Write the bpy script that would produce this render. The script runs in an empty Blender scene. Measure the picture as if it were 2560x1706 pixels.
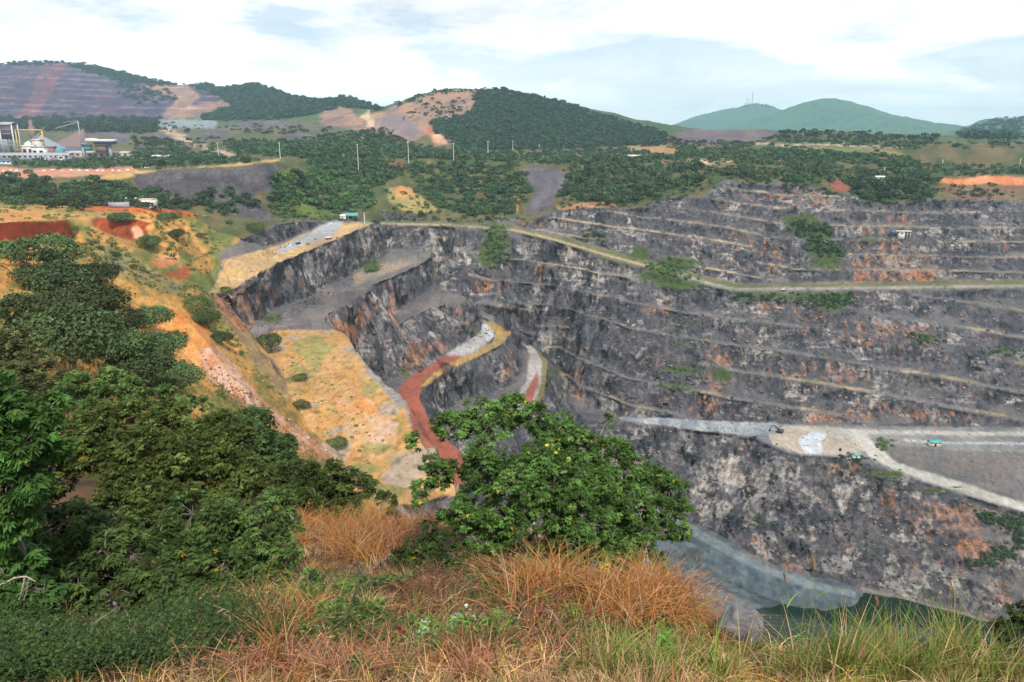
import bpy, math, random
import numpy as np
from mathutils import Vector, Matrix
from mathutils.geometry import delaunay_2d_cdt

# ------------------------------------------------------------------ camera, world, sun, exposure
SC = bpy.context.scene
COL = SC.collection
rng = np.random.default_rng(7)
random.seed(7)
F = 1849.0            # focal length in pixels of the 2560-wide frame
TILT = math.radians(15.79)
CT, ST = math.cos(TILT), math.sin(TILT)
cam_d = bpy.data.cameras.new('camera')
cam = bpy.data.objects.new('camera', cam_d)
COL.objects.link(cam)
cam_d.sensor_width = 36.0
cam_d.lens = 36.0 * F / 2560.0
cam_d.clip_start = 0.1
cam_d.clip_end = 40000.0
cam.location = (0, 0, 0)
cam.rotation_euler = (math.pi / 2 - TILT, 0, 0)
SC.camera = cam

SUN_EL, SUN_AZ = math.radians(52), math.radians(163)   # azimuth clockwise from +Y (north)
w = bpy.data.worlds.new('World'); SC.world = w; w.use_nodes = True
nt = w.node_tree; nt.nodes.clear()
def N(t, typ, **kw):
    n = t.nodes.new(typ)
    for k, v in kw.items():
        if hasattr(n, k): setattr(n, k, v)
    return n
def L(t, a, b): t.links.new(a, b)
def math_node(t, op, a, b=None, clamp=False):
    n = t.nodes.new('ShaderNodeMath'); n.operation = op; n.use_clamp = clamp
    for i, s in enumerate((a, b)):
        if s is None: continue
        if isinstance(s, (int, float)): n.inputs[i].default_value = s
        else: t.links.new(s, n.inputs[i])
    return n.outputs[0]
def maprange(t, v, a, b, c=0.0, d=1.0):
    n = t.nodes.new('ShaderNodeMapRange'); n.interpolation_type = 'SMOOTHSTEP'
    t.links.new(v, n.inputs[0])
    for i, s in enumerate((a, b, c, d)):
        if isinstance(s, (int, float)): n.inputs[i + 1].default_value = s
        else: t.links.new(s, n.inputs[i + 1])
    return n.outputs[0]
def mixc(t, f, a, b, mode='MIX'):
    n = t.nodes.new('ShaderNodeMix'); n.data_type = 'RGBA'; n.blend_type = mode
    if isinstance(f, (int, float)): n.inputs[0].default_value = f
    else: t.links.new(f, n.inputs[0])
    for i, s in ((6, a), (7, b)):
        if isinstance(s, (tuple, list)): n.inputs[i].default_value = (s[0], s[1], s[2], 1)
        else: t.links.new(s, n.inputs[i])
    return n.outputs[2]
def noise(t, vec, scale, detail=4.0, rough=0.55, dist=0.0):
    n = t.nodes.new('ShaderNodeTexNoise')
    n.inputs['Scale'].default_value = scale; n.inputs['Detail'].default_value = detail
    n.inputs['Roughness'].default_value = rough; n.inputs['Distortion'].default_value = dist
    if vec is not None: t.links.new(vec, n.inputs['Vector'])
    return n.outputs['Fac']
def mapping(t, vec, scale=(1, 1, 1), rot=(0, 0, 0), loc=(0, 0, 0)):
    n = t.nodes.new('ShaderNodeMapping')
    n.inputs['Scale'].default_value = scale; n.inputs['Rotation'].default_value = rot; n.inputs['Location'].default_value = loc
    t.links.new(vec, n.inputs['Vector'])
    return n.outputs[0]

def build_world():
    t = nt
    out = N(t, 'ShaderNodeOutputWorld'); bg = N(t, 'ShaderNodeBackground'); bg2 = N(t, 'ShaderNodeBackground')
    sky = N(t, 'ShaderNodeTexSky'); sky.sky_type = 'NISHITA'; sky.sun_disc = False
    sky.sun_elevation = SUN_EL; sky.sun_rotation = SUN_AZ
    sky.air_density = 1.0; sky.dust_density = 1.2; sky.ozone_density = 1.2; sky.altitude = 900
    L(t, sky.outputs[0], bg.inputs[0]); bg.inputs[1].default_value = 0.14
    tc = N(t, 'ShaderNodeTexCoord')
    sep = N(t, 'ShaderNodeSeparateXYZ'); L(t, tc.outputs['Generated'], sep.inputs[0])
    zz = math_node(t, 'ADD', math_node(t, 'MAXIMUM', sep.outputs[2], 0.0), 0.10)
    cx = math_node(t, 'DIVIDE', sep.outputs[0], zz); cy = math_node(t, 'DIVIDE', sep.outputs[1], zz)
    cmb = N(t, 'ShaderNodeCombineXYZ'); L(t, cx, cmb.inputs[0]); L(t, cy, cmb.inputs[1])
    v = mapping(t, tc.outputs['Generated'], (2.6, 2.6, 9.0), (0, 0.06, 0.25), (3.1, 1.7, 0.4))
    n1 = noise(t, v, 1.0, 10, 0.56, 0.35)
    # the cover thins towards the right and high up
    thin = math_node(t, 'MULTIPLY', math_node(t, 'ADD', math_node(t, 'MULTIPLY', sep.outputs[0], 0.08), math_node(t, 'MULTIPLY', sep.outputs[2], 0.10)), 1.0)
    cov = maprange(t, math_node(t, 'SUBTRACT', n1, thin), 0.36, 0.50)
    v2 = mapping(t, tc.outputs['Generated'], (3.0, 3.0, 13.0), (0, 0.03, 0.1), (9.3, 4.2, 2))
    n2 = noise(t, v2, 1.3, 10, 0.6, 0.5)
    shade = maprange(t, n2, 0.46, 0.66)
    ccol = mixc(t, shade, (1.22, 1.22, 1.23), (0.92, 0.965, 1.0))
    # thin veil near the horizon
    L(t, ccol, bg2.inputs[0]); L(t, maprange(t, sep.outputs[2], 0.0, 0.14, 1.45, 1.0), bg2.inputs[1])
    hz = maprange(t, sep.outputs[2], 0.0, 0.20, 0.75, 0.0)
    cov = math_node(t, 'MAXIMUM', cov, hz)
    cov = math_node(t, 'MAXIMUM', cov, 0.42)
    low = maprange(t, sep.outputs[2], -0.12, -0.01)
    cov = math_node(t, 'MULTIPLY', cov, low)
    mx = N(t, 'ShaderNodeMixShader'); L(t, cov, mx.inputs[0]); L(t, bg.outputs[0], mx.inputs[1]); L(t, bg2.outputs[0], mx.inputs[2])
    L(t, mx.outputs[0], out.inputs[0])
build_world()
sd = bpy.data.lights.new('sun', 'SUN'); sd.energy = 4.2; sd.angle = math.radians(2.5); sd.color = (1.0, 0.92, 0.82)
so = bpy.data.objects.new('sun', sd); COL.objects.link(so)
so.rotation_euler = (math.pi / 2 - SUN_EL, 0, -SUN_AZ + math.pi)
SC.view_settings.view_transform = 'Standard'; SC.view_settings.look = 'None'
SC.view_settings.exposure = 0.0; SC.view_settings.gamma = 1.0
SC.cycles.use_denoising = True
SC.cycles.max_bounces = 6; SC.cycles.diffuse_bounces = 3; SC.cycles.volume_bounces = 1; SC.cycles.transparent_max_bounces = 8

# ------------------------------------------------------------------ survey helpers (photo pixel + distance or height -> place in the world)
def te(py):                       # tangent of the angle below the horizon
    return math.tan(math.atan((py - 853.0) / F) + TILT)
def P(px, py, d):
    z = -d * te(py)
    return ((px - 1280.0) / F * (d * CT - z * ST), d, z)
def PZ(px, py, z):
    return P(px, py, -z / te(py))
def K(px, py, ref, s):            # along a slope of cotangent s from ref=(d,z)
    return P(px, py, (ref[0] - s * ref[1]) / (1 + s * te(py)))
def project(x, y, z):
    dep = y * CT - z * ST
    dep = np.where(np.abs(dep) < 1e-6, 1e-6, dep)
    v = (-y * ST - z * CT) / dep
    return 1280.0 + F * x / dep, 853.0 + F * v, dep

# ------------------------------------------------------------------ numpy noise
def _h(ix, iy, iz):
    h = (ix * np.int64(374761393) + iy * np.int64(668265263) + iz * np.int64(1274126177)) & np.int64(0x7fffffff)
    h = ((h ^ (h >> 13)) * np.int64(1103515245)) & np.int64(0x7fffffff)
    return ((h ^ (h >> 16)) & np.int64(0xffff)).astype(np.float32) / 32767.5 - 1.0
def vnoise(x, y, z):
    x = np.asarray(x, np.float64); y = np.broadcast_to(np.asarray(y, np.float64), x.shape); z = np.broadcast_to(np.asarray(z, np.float64), x.shape)
    fx = np.floor(x); fy = np.floor(y); fz = np.floor(z)
    ix = fx.astype(np.int64); iy = fy.astype(np.int64); iz = fz.astype(np.int64)
    u = (x - fx).astype(np.float32); v = (y - fy).astype(np.float32); q = (z - fz).astype(np.float32)
    u = u * u * (3 - 2 * u); v = v * v * (3 - 2 * v); q = q * q * (3 - 2 * q)
    r = 0
    for k in (0, 1):
        wk = q if k else 1 - q
        a = _h(ix, iy, iz + k); b = _h(ix + 1, iy, iz + k); c = _h(ix, iy + 1, iz + k); d = _h(ix + 1, iy + 1, iz + k)
        r = r + wk * ((a + (b - a) * u) * (1 - v) + (c + (d - c) * u) * v)
    return r
def fbm(x, y, z, oct=4, g=0.5):
    r = 0; a = 1.0; s = 0.0
    for i in range(oct):
        r = r + a * vnoise(x + 17.3 * i, y - 9.1 * i, z + 5.7 * i); s += a
        a *= g; x = x * 2.03; y = y * 2.03; z = z * 2.03
    return r / s
def ss(x, a, b):
    t = np.clip((x - a) / (b - a), 0, 1); return t * t * (3 - 2 * t)

# ------------------------------------------------------------------ control lines of the land
PTS = []
def line(pts, step=6.0):
    """breakline through world points, densified so the triangulation keeps it"""
    for a, b in zip(pts[:-1], pts[1:]):
        L_ = math.dist(a[:2], b[:2]); D_ = max(3.0, 0.5 * (a[1] + b[1]))
        n = max(1, int(L_ / (step * D_ / 400.0 + 0.5)))
        for i in range(n):
            f = i / n; PTS.append(tuple(a[k] + (b[k] - a[k]) * f for k in range(3)))
    PTS.append(tuple(pts[-1]))
def pts(*a):
    for p in a: PTS.append(P(*p))
def dz(p): return (p[1], p[2])

# near slope in metres
for q in [(0, 0, -1.65), (-3, 0, -1.75), (3, 0, -1.7), (0, 3, -3.0), (-3, 3, -3.1), (2.5, 3, -3.0), (0, 5, -4.05), (0, 8, -5.35), (0, 12, -7.1),
          (0, 16, -8.9), (-3, 5, -4.1), (-4.5, 9, -6.2), (-8, 9, -6.3), (-14, 9, -5.0), (-6, 14, -8.4), (-3, 16, -9.0), (1.4, 9, -6.2), (1.5, 12, -7.9),
          (3, 5, -4.25), (2.9, 6.6, -5.42), (1.75, 7.6, -5.25), (1.2, 8.3, -5.5), (2.3, 7.0, -5.35), (4.6, 6.3, -5.12), (6, 5.5, -4.95), (3.7, 6.5, -5.3), (10, 5, -6.0), (8, 2, -2.8), (20, 5, -7), (3.4, 8.5, -7.6), (5.5, 8.5, -7.8), (1.9, 10, -6.9), (3.0, 13, -12), (8, 10, -10.5), (14, 10, -11),
          (0, 22, -13.5), (3, 22, -18), (-6, 22, -12.3), (0, 40, -30), (8, 40, -36), (20, 30, -32), (40, 40, -40), (-60, 0, 2), (-30, 0, -1), (60, 0, -5), (0, -40, -3), (-60, -40, 6), (60, -40, -4), (0, -10, -2),
          (-200, -200, 10), (200, -200, -10), (0, -400, 0), (400, 0, -40), (-400, 0, 0)]:
    PTS.append(q)
# hidden side of the pit below us
for q in [(0, 100, -92), (25, 100, -98), (-10, 60, -42), (60, 120, -128), (120, 120, -132), (0, 170, -140), (60, 190, -190), (140, 190, -195), (90, 225, -214.5), (180, 225, -214.5), (260, 225, -214.5), (40, 225, -200),
          (0, 230, -160), (20, 300, -190), (60, 330, -204), (200, 60, -70), (300, 100, -110), (400, 200, -150), (330, 230, -210), (130, 265, -216), (220, 265, -216), (200, 290, -216.5), (165, 290, -216), (240, 280, -216)]:
    PTS.append(q)
# left hillside
pts((0, 1150, 16), (0, 930, 35), (0, 760, 75), (0, 660, 140), (-400, 760, 75), (-400, 930, 35), (-500, 640, 150), (-800, 1100, 20),
    (250, 1300, 13), (250, 1100, 28), (250, 980, 50), (250, 800, 85), (250, 690, 150), (120, 640, 165), (200, 630, 190),
    (450, 1200, 22), (450, 1050, 55), (450, 900, 100), (450, 780, 160), (450, 700, 220), (500, 660, 285),
    (600, 1240, 24), (600, 1100, 70), (600, 1010, 120), (560, 900, 165), (560, 800, 225), (540, 740, 275), (690, 1150, 75), (750, 1260, 22), (740, 1110, 130), (820, 1180, 115), (680, 1050, 140), (640, 960, 175), (600, 880, 215))
line([P(0, 603, 195), P(90, 604, 197), P(180, 598, 202)]); line([P(-300, 603, 195), P(0, 603, 195)])
line([P(0, 556, 198), P(90, 552, 200), P(168, 549, 203), P(182, 556, 206)]); line([P(-300, 552, 200), P(0, 556, 198)])
line([P(235, 562, 268), P(300, 590, 262), P(350, 610, 258), P(385, 590, 264)]); line([P(228, 552, 270), P(280, 546, 273), P(345, 548, 273), P(390, 562, 272)])
line([P(245, 598, 235), P(290, 640, 225), P(400, 684, 228), P(470, 700, 240), P(500, 680, 262)])
line([P(245, 590, 240), P(290, 630, 231), P(400, 674, 233), P(460, 690, 245)])
pts((200, 560, 240), (210, 600, 225), (430, 640, 270), (480, 600, 310), (400, 600, 290), (430, 560, 320), (480, 530, 370), (540, 580, 375), (560, 600, 395), (400, 520, 350), (300, 525, 330), (250, 520, 340), (150, 510, 375), (0, 520, 300), (0, 500, 380), (-300, 500, 380))
pts((530, 690, 297), (520, 640, 340))
# upper left flats and the plant
pts((0, 465, 480), (150, 460, 480), (300, 470, 460), (0, 440, 590), (150, 432, 600), (300, 426, 600), (400, 412, 640), (0, 400, 880), (200, 400, 880), (400, 395, 830), (550, 395, 720), (700, 397, 690), (-400, 440, 590), (-400, 400, 880), (-400, 330, 1600),
    (0, 345, 1300), (250, 340, 1300), (400, 345, 1150), (560, 350, 1000), (700, 345, 1000), (560, 320, 1400), (400, 318, 1500), (700, 318, 1350), (850, 320, 1300), (900, 345, 950), (800, 370, 820))
# grey spoil heap
hp_t = [P(335, 468, 478), P(400, 492, 463), P(500, 520, 448), P(600, 545, 452), P(650, 553, 462), P(690, 556, 472), P(705, 540, 490)]
def href(x):
    xs = [330, 400, 500, 600, 650, 690, 720]; return (float(np.interp(x, xs, [p[1] for p in hp_t])), float(np.interp(x, xs, [p[2] for p in hp_t])))
line([K(x, y, href(x), 1.45) for x, y in [(325, 440), (400, 428), (480, 424), (560, 419), (640, 411), (690, 409), (712, 430)]])
line([P(330, 425, 540), P(480, 414, 545), P(640, 404, 550), P(700, 403, 550)])
line([P(335, 468, 478), P(400, 492, 463), P(500, 520, 448), P(600, 545, 452), P(650, 553, 462), P(690, 556, 472), P(705, 540, 490), P(700, 480, 508), P(716, 438, 526)])
pts((720, 470, 545), (760, 535, 545), (800, 450, 600), (800, 500, 570), (760, 420, 640))
# bench B and the wall up to bench A
ZB = -80.0
B_tz = [(616, 818, -80), (650, 799, -80.5), (708, 764, -81.5), (785, 732, -83), (861, 695, -83), (907, 669, -81.5), (953, 648, -80)]
B_t = [PZ(*q) for q in B_tz]; line(B_t)
def bref(x):
    xs = [q[0] for q in B_tz]
    return (float(np.interp(x, xs, [p[1] for p in B_t])), float(np.interp(x, xs, [p[2] for p in B_t])))
A_c = [K(x, y, bref(x), 0.38) for x, y in [(590, 722), (625, 697), (670, 670), (727, 643), (804, 615), (840, 597), (870, 585), (907, 569), (930, 563)]]
line(A_c)
A_toe = [(560, 650, -64), (600, 640, -63.5), (640, 625, -63), (700, 605, -62), (760, 580, -61), (800, 566, -60.5)]
A_t = [PZ(*q) for q in A_toe]; line(A_t)
line([K(x, y, dz(t), 0.45) for (x, y), t in zip([(556, 632), (596, 606), (640, 585), (700, 561), (755, 553), (800, 556)], A_t)])
line([PZ(535, 722, -64.5), PZ(555, 740, -65), A_c[0]]); line([PZ(830, 562, -60.3), PZ(905, 561, -60)])
line([PZ(953, 648, ZB), PZ(960, 625, ZB), PZ(1005, 618, ZB), PZ(1060, 628, ZB)])
line([K(940, 585, dz(PZ(955, 625, ZB)), 0.9), K(990, 575, dz(PZ(1005, 618, ZB)), 0.6), K(1050, 580, dz(PZ(1060, 628, ZB)), 0.5)])
B_c = [PZ(x, y, ZB) for x, y in [(1085, 638), (1045, 662), (1007, 682), (934, 712), (892, 749), (840, 775), (800, 790), (835, 815), (880, 853), (903, 894), (953, 948), (991, 982), (1030, 1017), (1045, 1074), (1085, 1120), (1110, 1160), (1150, 1230)]]
line(B_c)
line([PZ(616, 818, ZB), PZ(650, 858, ZB), PZ(700, 930, ZB), PZ(735, 1005, ZB), PZ(770, 1065, ZB), PZ(810, 1115, ZB), PZ(870, 1165, ZB), PZ(950, 1260, ZB)])
line([PZ(950, 1260, ZB), PZ(1150, 1230, ZB)])
line([P(575, 745, 312), P(582, 775, 300), P(600, 805, 299)])
# walls under B, mid bench and haul road C
ZM, ZC = -97.0, -120.0
bcx = [(800, 790), (892, 749), (934, 712), (1007, 682), (1045, 662), (1085, 638)]
bcp = [PZ(x, y, ZB) for x, y in bcx]
def bcref(x): return (float(np.interp(x, [q[0] for q in bcx], [p[1] for p in bcp])), ZB)
line([K(x, y, bcref(x), 0.5) for x, y in [(960, 812), (1000, 775), (1045, 741), (1085, 712)]] + [PZ(1150, 690, ZM)])
line([PZ(960, 850, -104), PZ(1014, 797, -99), PZ(1060, 777, -98), PZ(1106, 758, -97.5), PZ(1150, 735, -97), PZ(1180, 745, -97), PZ(1190, 770, -98)])
line([PZ(900, 975, -122), PZ(940, 975, -122), PZ(965, 955, -122), PZ(1007, 945, -122), PZ(1030, 930, -121.5), PZ(1068, 908, -121), PZ(1118, 878, -119.5), PZ(1152, 860, -118), PZ(1196, 836, -115.5), PZ(1200, 805, -114)])
line([PZ(830, 880, -112), PZ(870, 920, -118), PZ(940, 985, -122), PZ(985, 1025, -122.5), PZ(1010, 1090, -124), PZ(1060, 1150, -126), PZ(1120, 1230, -128)])
C_o = [PZ(1230, 810, -114), PZ(1275, 838, -115), PZ(1245, 868, -117.5), PZ(1164, 903, -119.5), PZ(1091, 938, -121), PZ(1052, 968, -122), PZ(1050, 1002, -122.5), PZ(1070, 1036, -123.5), PZ(1125, 1100, -125.5), PZ(1190, 1180, -128)]
line(C_o)
ZD = -134.0
line([PZ(1290, 872, ZD), PZ(1310, 900, ZD), PZ(1295, 965, ZD - 3), PZ(1200, 985, ZD - 5), PZ(1110, 1010, ZD - 6), PZ(1100, 1040, ZD - 7), PZ(1180, 1110, ZD - 8)])
line([PZ(1300, 848, ZD + 3), PZ(1340, 868, ZD), PZ(1368, 900, ZD), PZ(1366, 955, ZD - 1), PZ(1345, 1000, ZD - 2), PZ(1320, 1060, ZD - 4)])
line([PZ(1395, 910, ZD - 16), PZ(1430, 965, ZD - 22), PZ(1440, 1030, ZD - 30), PZ(1420, 1100, ZD - 40)])
# ridge road and far wall
R = [(950, 562, -60.5), (1030, 563, -60.5), (1100, 565, -61), (1200, 570, -62.5), (1280, 577, -64.5), (1340, 590, -67), (1400, 606, -70), (1500, 636, -76.5), (1600, 663, -83), (1700, 692, -90), (1780, 715, -95.5), (1830, 727, -97.5), (2100, 725, -97.5), (2300, 721, -97.5), (2560, 718, -97.5), (2800, 716, -97.5)]
Rl = [PZ(*r) for r in R]; line(Rl)
Rf = [(950, 557, -60.3), (1030, 558, -60.3), (1100, 560, -60.8), (1200, 564, -62.2), (1285, 568, -64), (1345, 580, -66.5), (1410, 596, -69.5), (1510, 624, -75.5), (1610, 648, -82), (1710, 674, -89), (1790, 700, -95), (1835, 713, -97.2), (2100, 711, -97.2), (2300, 707, -97.2), (2560, 704, -97.2), (2800, 702, -97.2)]
Rfl = [PZ(*r) for r in Rf]; line(Rfl)
# steps on the far wall left part
line([K(1110, 640, dz(Rl[2]), 0.8), K(1150, 655, dz(Rl[3]), 0.8), K(1230, 650, dz(Rl[3]), 0.9)])
line([K(1200, 735, dz(Rl[3]), 0.9), K(1260, 750, dz(Rl[4]), 1.0), K(1330, 765, dz(Rl[5]), 1.0)])
# bench E (excavator) z -163
ZE = -163.0
E_t = [PZ(x, y, ZE) for x, y in [(1450, 1040), (1545, 1044), (1660, 1047), (1900, 1056), (2030, 1063), (2300, 1069), (2560, 1073), (2800, 1077)]]; line(E_t)
E_c = [(1450, 1046), (1555, 1051), (1660, 1060), (1760, 1077), (1860, 1088), (1890, 1096), (1930, 1115), (1965, 1130), (2010, 1139), (2060, 1140), (2140, 1147)]
Ecl = [PZ(x, y, ZE) for x, y in E_c]
Edn = [PZ(2180, 1150, ZE - 1), PZ(2234, 1178, ZE - 3.5), PZ(2349, 1216, ZE - 8), PZ(2464, 1252, ZE - 12), PZ(2560, 1283, ZE - 15), PZ(2800, 1360, ZE - 22)]
line(Ecl + Edn)
line([PZ(2170, 1090, ZE), PZ(2196, 1119, ZE), PZ(2234, 1152, ZE - 3), PZ(2311, 1178, ZE - 7), PZ(2425, 1211, ZE - 11), PZ(2560, 1256, ZE - 14.5), PZ(2800, 1330, ZE - 21)])
line([PZ(2200, 1105, ZE), PZ(2260, 1112, ZE), PZ(2400, 1124, ZE - 0.5), PZ(2560, 1128, ZE - 0.5), PZ(2800, 1135, ZE - 1)])
# toe of the lowest wall, tailings apron, lake shore
ZW = -212.0
toe = [(1600, 1270, -203), (1698, 1297, -205), (1790, 1334, -206.5), (1890, 1397, -208), (1966, 1427, -209.5), (2062, 1447, -211), (2150, 1473, -211.8), (2234, 1492, -212), (2349, 1523, -212), (2464, 1554, -212), (2540, 1584, -212), (2620, 1620, -212), (2700, 1700, -212)]
toel = [PZ(*t) for t in toe]; line(toel)
line([PZ(2153, 1489, -212.2), PZ(2119, 1519, -212.2), PZ(2027, 1521, -212.2), PZ(1947, 1510, -212.2), PZ(1880, 1530, -212.2), PZ(1800, 1600, -212.2)])
for q in [(2180, 1500, -214), (2140, 1535, -215), (2000, 1545, -215), (2250, 1515, -214.5), (2349, 1540, -214.5), (2464, 1575, -214.5), (2520, 1600, -214.5)]: PTS.append(PZ(*q))
for q in [(1690, 1340, -205.5), (1760, 1400, -207), (1800, 1440, -209), (1860, 1470, -210.5), (1650, 1400, -206), (1740, 1370, -204.5), (1830, 1405, -207), (1930, 1450, -210), (1600, 1330, -203)]: PTS.append(PZ(*q))
# upper right wall above the ridge road
UT = [(1312, 572), (1350, 579), (1450, 603), (1527, 626), (1610, 646), (1700, 668), (1790, 698), (1835, 711)]
UTl = [P(x, y, -0.3 + float(np.interp(x, [r[0] for r in Rf], [p[1] for p in Rfl])) + 3) for x, y in UT]; line(UTl)
UTr = [P(x, y, float(np.interp(x, [r[0] for r in Rf], [p[1] for p in Rfl])) + 2.0) for x, y in [(2100, 710), (2300, 706), (2560, 703), (2800, 701)]]; line(UTr)
UC = [(1300, 553), (1336, 546), (1427, 515), (1500, 520), (1565, 521), (1623, 516), (1660, 490), (1752, 494), (1813, 452), (1900, 460), (2004, 466), (2131, 487), (2196, 515), (2280, 505), (2337, 500), (2450, 503), (2560, 505), (2800, 508)]
allx = [p for p in UT] + [(2100, 710), (2300, 706), (2560, 703), (2800, 701)]
alll = UTl + UTr
def uref(x):
    xs = [q[0] for q in allx]
    return (float(np.interp(x, xs, [p[1] for p in alll])), float(np.interp(x, xs, [p[2] for p in alll])))
UCl = [K(x, y, uref(x), 1.0) for x, y in UC]; line(UCl)
# small road on the upper wall with white building
line([K(x, y, uref(x), 0.95) for x, y in [(2060, 560), (2120, 575), (2180, 583), (2260, 592), (2330, 600), (2400, 612)]])
def above(pairs):
    for x, y, d in pairs: PTS.append(P(x, y, d))
above([(1310, 530, 560), (1320, 480, 600), (1330, 418, 660), (1420, 470, 590), (1430, 418, 650), (1380, 470, 605), (1380, 415, 660), (1500, 460, 580), (1500, 415, 660), (1600, 450, 580), (1650, 410, 660), (1700, 440, 580), (1800, 415, 610), (1650, 385, 800), (1500, 390, 800),
       (1800, 385, 760), (1720, 395, 740), (1800, 360, 950), (1620, 372, 1050), (1900, 430, 575), (2000, 425, 590), (2000, 395, 690), (2000, 366, 900), (2100, 440, 570), (2200, 440, 590), (2200, 400, 680), (2150, 368, 880), (2280, 460, 560), (2300, 440, 590)])
line([P(1690, 362, 1000), P(1800, 358, 1000), P(1900, 355, 1000)]); line([P(1680, 332, 1090), P(1740, 325, 1110), P(1900, 325, 1110), P(1950, 330, 1100)])
line([P(1960, 345, 960), P(2100, 352, 930), P(2250, 362, 880)]); pts((2050, 326, 1050), (2150, 330, 1050), (2250, 345, 1000), (2330, 355, 900), (2050, 340, 1300), (1800, 335, 1500), (2200, 340, 1500), (2450, 342, 1500), (2700, 342, 1500))
line([P(2350, 458, 570), P(2420, 462, 568), P(2560, 466, 566), P(2800, 470, 565)]); line([P(2345, 446, 580), P(2420, 443, 578), P(2560, 440, 576), P(2800, 440, 576)])
line([P(2260, 408, 730), P(2400, 412, 720), P(2560, 414, 715), P(2800, 416, 715)]); line([P(2265, 372, 770), P(2380, 365, 775), P(2460, 372, 770), P(2560, 374, 765), P(2800, 376, 760)])
# green slopes at the far end of the pit
pts((870, 480, 605), (900, 410, 680), (900, 535, 535), (960, 470, 600), (960, 420, 675), (1000, 520, 545), (1100, 520, 545), (1060, 460, 630), (1100, 410, 690), (1200, 540, 525), (1180, 480, 610), (1200, 410, 680), (1280, 540, 530), (1250, 460, 625), (1270, 410, 675),
    (1130, 392, 720), (1000, 395, 720), (1280, 378, 1000), (1450, 376, 1000), (1130, 380, 900), (980, 380, 850), (850, 550, 520), (1640, 370, 1080))
# hills
def hill(crest, D, base, back=1.35, drop=0.6):
    c = [P(x, y, d if d else D) for x, y, d in crest]; line(c, 3.0)
    for x, y, d in crest:
        d = d or D; z = -d * te(y)
        PTS.append(((x - 1280.0) / F * d * back * CT, d * back, z * (1 - drop) - 10))
    line([P(*b) for b in base], 8.0)
hill([(-500, 150, 2700), (-200, 158, 2650), (0, 159, 2600), (60, 156, 2600), (120, 154, 2600), (165, 153, 2600), (205, 160, 2600), (260, 170, 2580), (310, 182, 2560), (350, 193, 2530), (395, 205, 2500), (430, 208, 2450), (465, 212, 2400), (490, 213, 2350), (530, 218, 2300), (570, 219, 2250), (600, 216, 2200), (632, 212, 2150), (660, 219, 2100), (700, 231, 2050), (740, 243, 2000), (775, 251, 1950),
      (800, 247, 1900), (840, 242, 1850), (870, 243, 1830), (900, 252, 1800), (930, 263, 1790), (957, 273, 1780)], 0,
     [(-500, 305, 1950), (0, 300, 1950), (200, 302, 1900), (400, 302, 1800), (560, 300, 1700), (700, 302, 1560), (800, 305, 1480), (900, 312, 1400), (960, 320, 1300)])
hill([(957, 273, 1600), (985, 258, 1560), (1030, 243, 1520), (1090, 228, 1500), (1150, 222, 1500), (1200, 220, 1500), (1225, 222, 1500), (1262, 221, 1500), (1290, 232, 1490), (1320, 234, 1480), (1370, 243, 1470), (1430, 260, 1450), (1500, 280, 1430), (1560, 300, 1400), (1620, 318, 1370), (1660, 330, 1350)], 0,
     [(960, 325, 1250), (1050, 365, 1020), (1150, 373, 1000), (1300, 370, 1060), (1450, 366, 1100), (1600, 360, 1150), (1670, 345, 1250)])
pts((1080, 300, 1260), (1020, 290, 1350), (1200, 300, 1260))
hill([(1655, 325, 5600), (1700, 305, 5600), (1740, 290, 5600), (1800, 276, 5600), (1845, 269, 5600), (1870, 260, 5600), (1895, 258, 5600), (1920, 262, 5600), (1950, 274, 5600), (2000, 287, 5600), (2060, 310, 5600)], 0, [(1500, 336, 3000), (1655, 336, 3000)], 1.3)
hill([(1780, 330, 4300), (1860, 308, 4300), (1940, 281, 4300), (1970, 270, 4300), (2010, 257, 4300), (2040, 248, 4300), (2075, 244, 4300), (2110, 249, 4300), (2150, 260, 4300), (2200, 277, 4300), (2250, 294, 4300), (2300, 312, 4300), (2370, 333, 4300)], 0, [(1780, 337, 3000), (1900, 338, 2500), (2100, 340, 2300), (2300, 341, 2300), (2370, 341, 2300)], 1.12)
hill([(2375, 334, 2700), (2420, 318, 2700), (2460, 300, 2700), (2500, 294, 2700), (2530, 294, 2700), (2560, 290, 2700), (2650, 270, 2700), (2800, 250, 2700)], 0, [(2385, 345, 1900), (2480, 348, 1700), (2560, 350, 1650), (2800, 350, 1600)], 1.3)
for i in range(24):
    a = i / 24 * 2 * math.pi
    PTS.append((12000 * math.sin(a), 12000 * math.cos(a), -60))
    PTS.append((9000 * math.sin(a), 9000 * math.cos(a), -45))
PTS += [(-2500, 800, 0), (2500, 800, -20), (-2500, -800, 20), (2500, -800, -20), (-1200, 300, 10), (1000, 300, -60), (900, 600, -30), (-1500, 1600, 30)]

# ------------------------------------------------------------------ triangulate and sample on a polar survey grid
def build_tin():
    arr = np.array(PTS, np.float64)
    key = np.round(arr[:, :2] / 0.05).astype(np.int64)
    _, idx = np.unique(key, axis=0, return_index=True)
    arr = arr[np.sort(idx)]
    res = delaunay_2d_cdt([Vector((p[0], p[1])) for p in arr], [], [], 0, 1e-4, True)
    vs, _, fs, ov = res[0], res[1], res[2], res[3]
    xy = np.array([(v.x, v.y) for v in vs]); z = np.array([arr[o[0], 2] if len(o) else 0.0 for o in ov])
    return xy, z, np.array(fs)
TXY, TZ, TF = build_tin()
dense = np.radians(np.arange(-40.0, 40.01, 0.075))
left = np.radians(np.concatenate([np.arange(-180, -60, 4.0), np.arange(-60, -40, 0.8)]))
AZ = np.concatenate([left, dense, -left[::-1]])
RR = np.concatenate([np.geomspace(0.8, 150, 620)[:-1], np.arange(150, 640, 0.42), np.geomspace(640, 8800, 680)])
NA, NR = len(AZ), len(RR)
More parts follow.
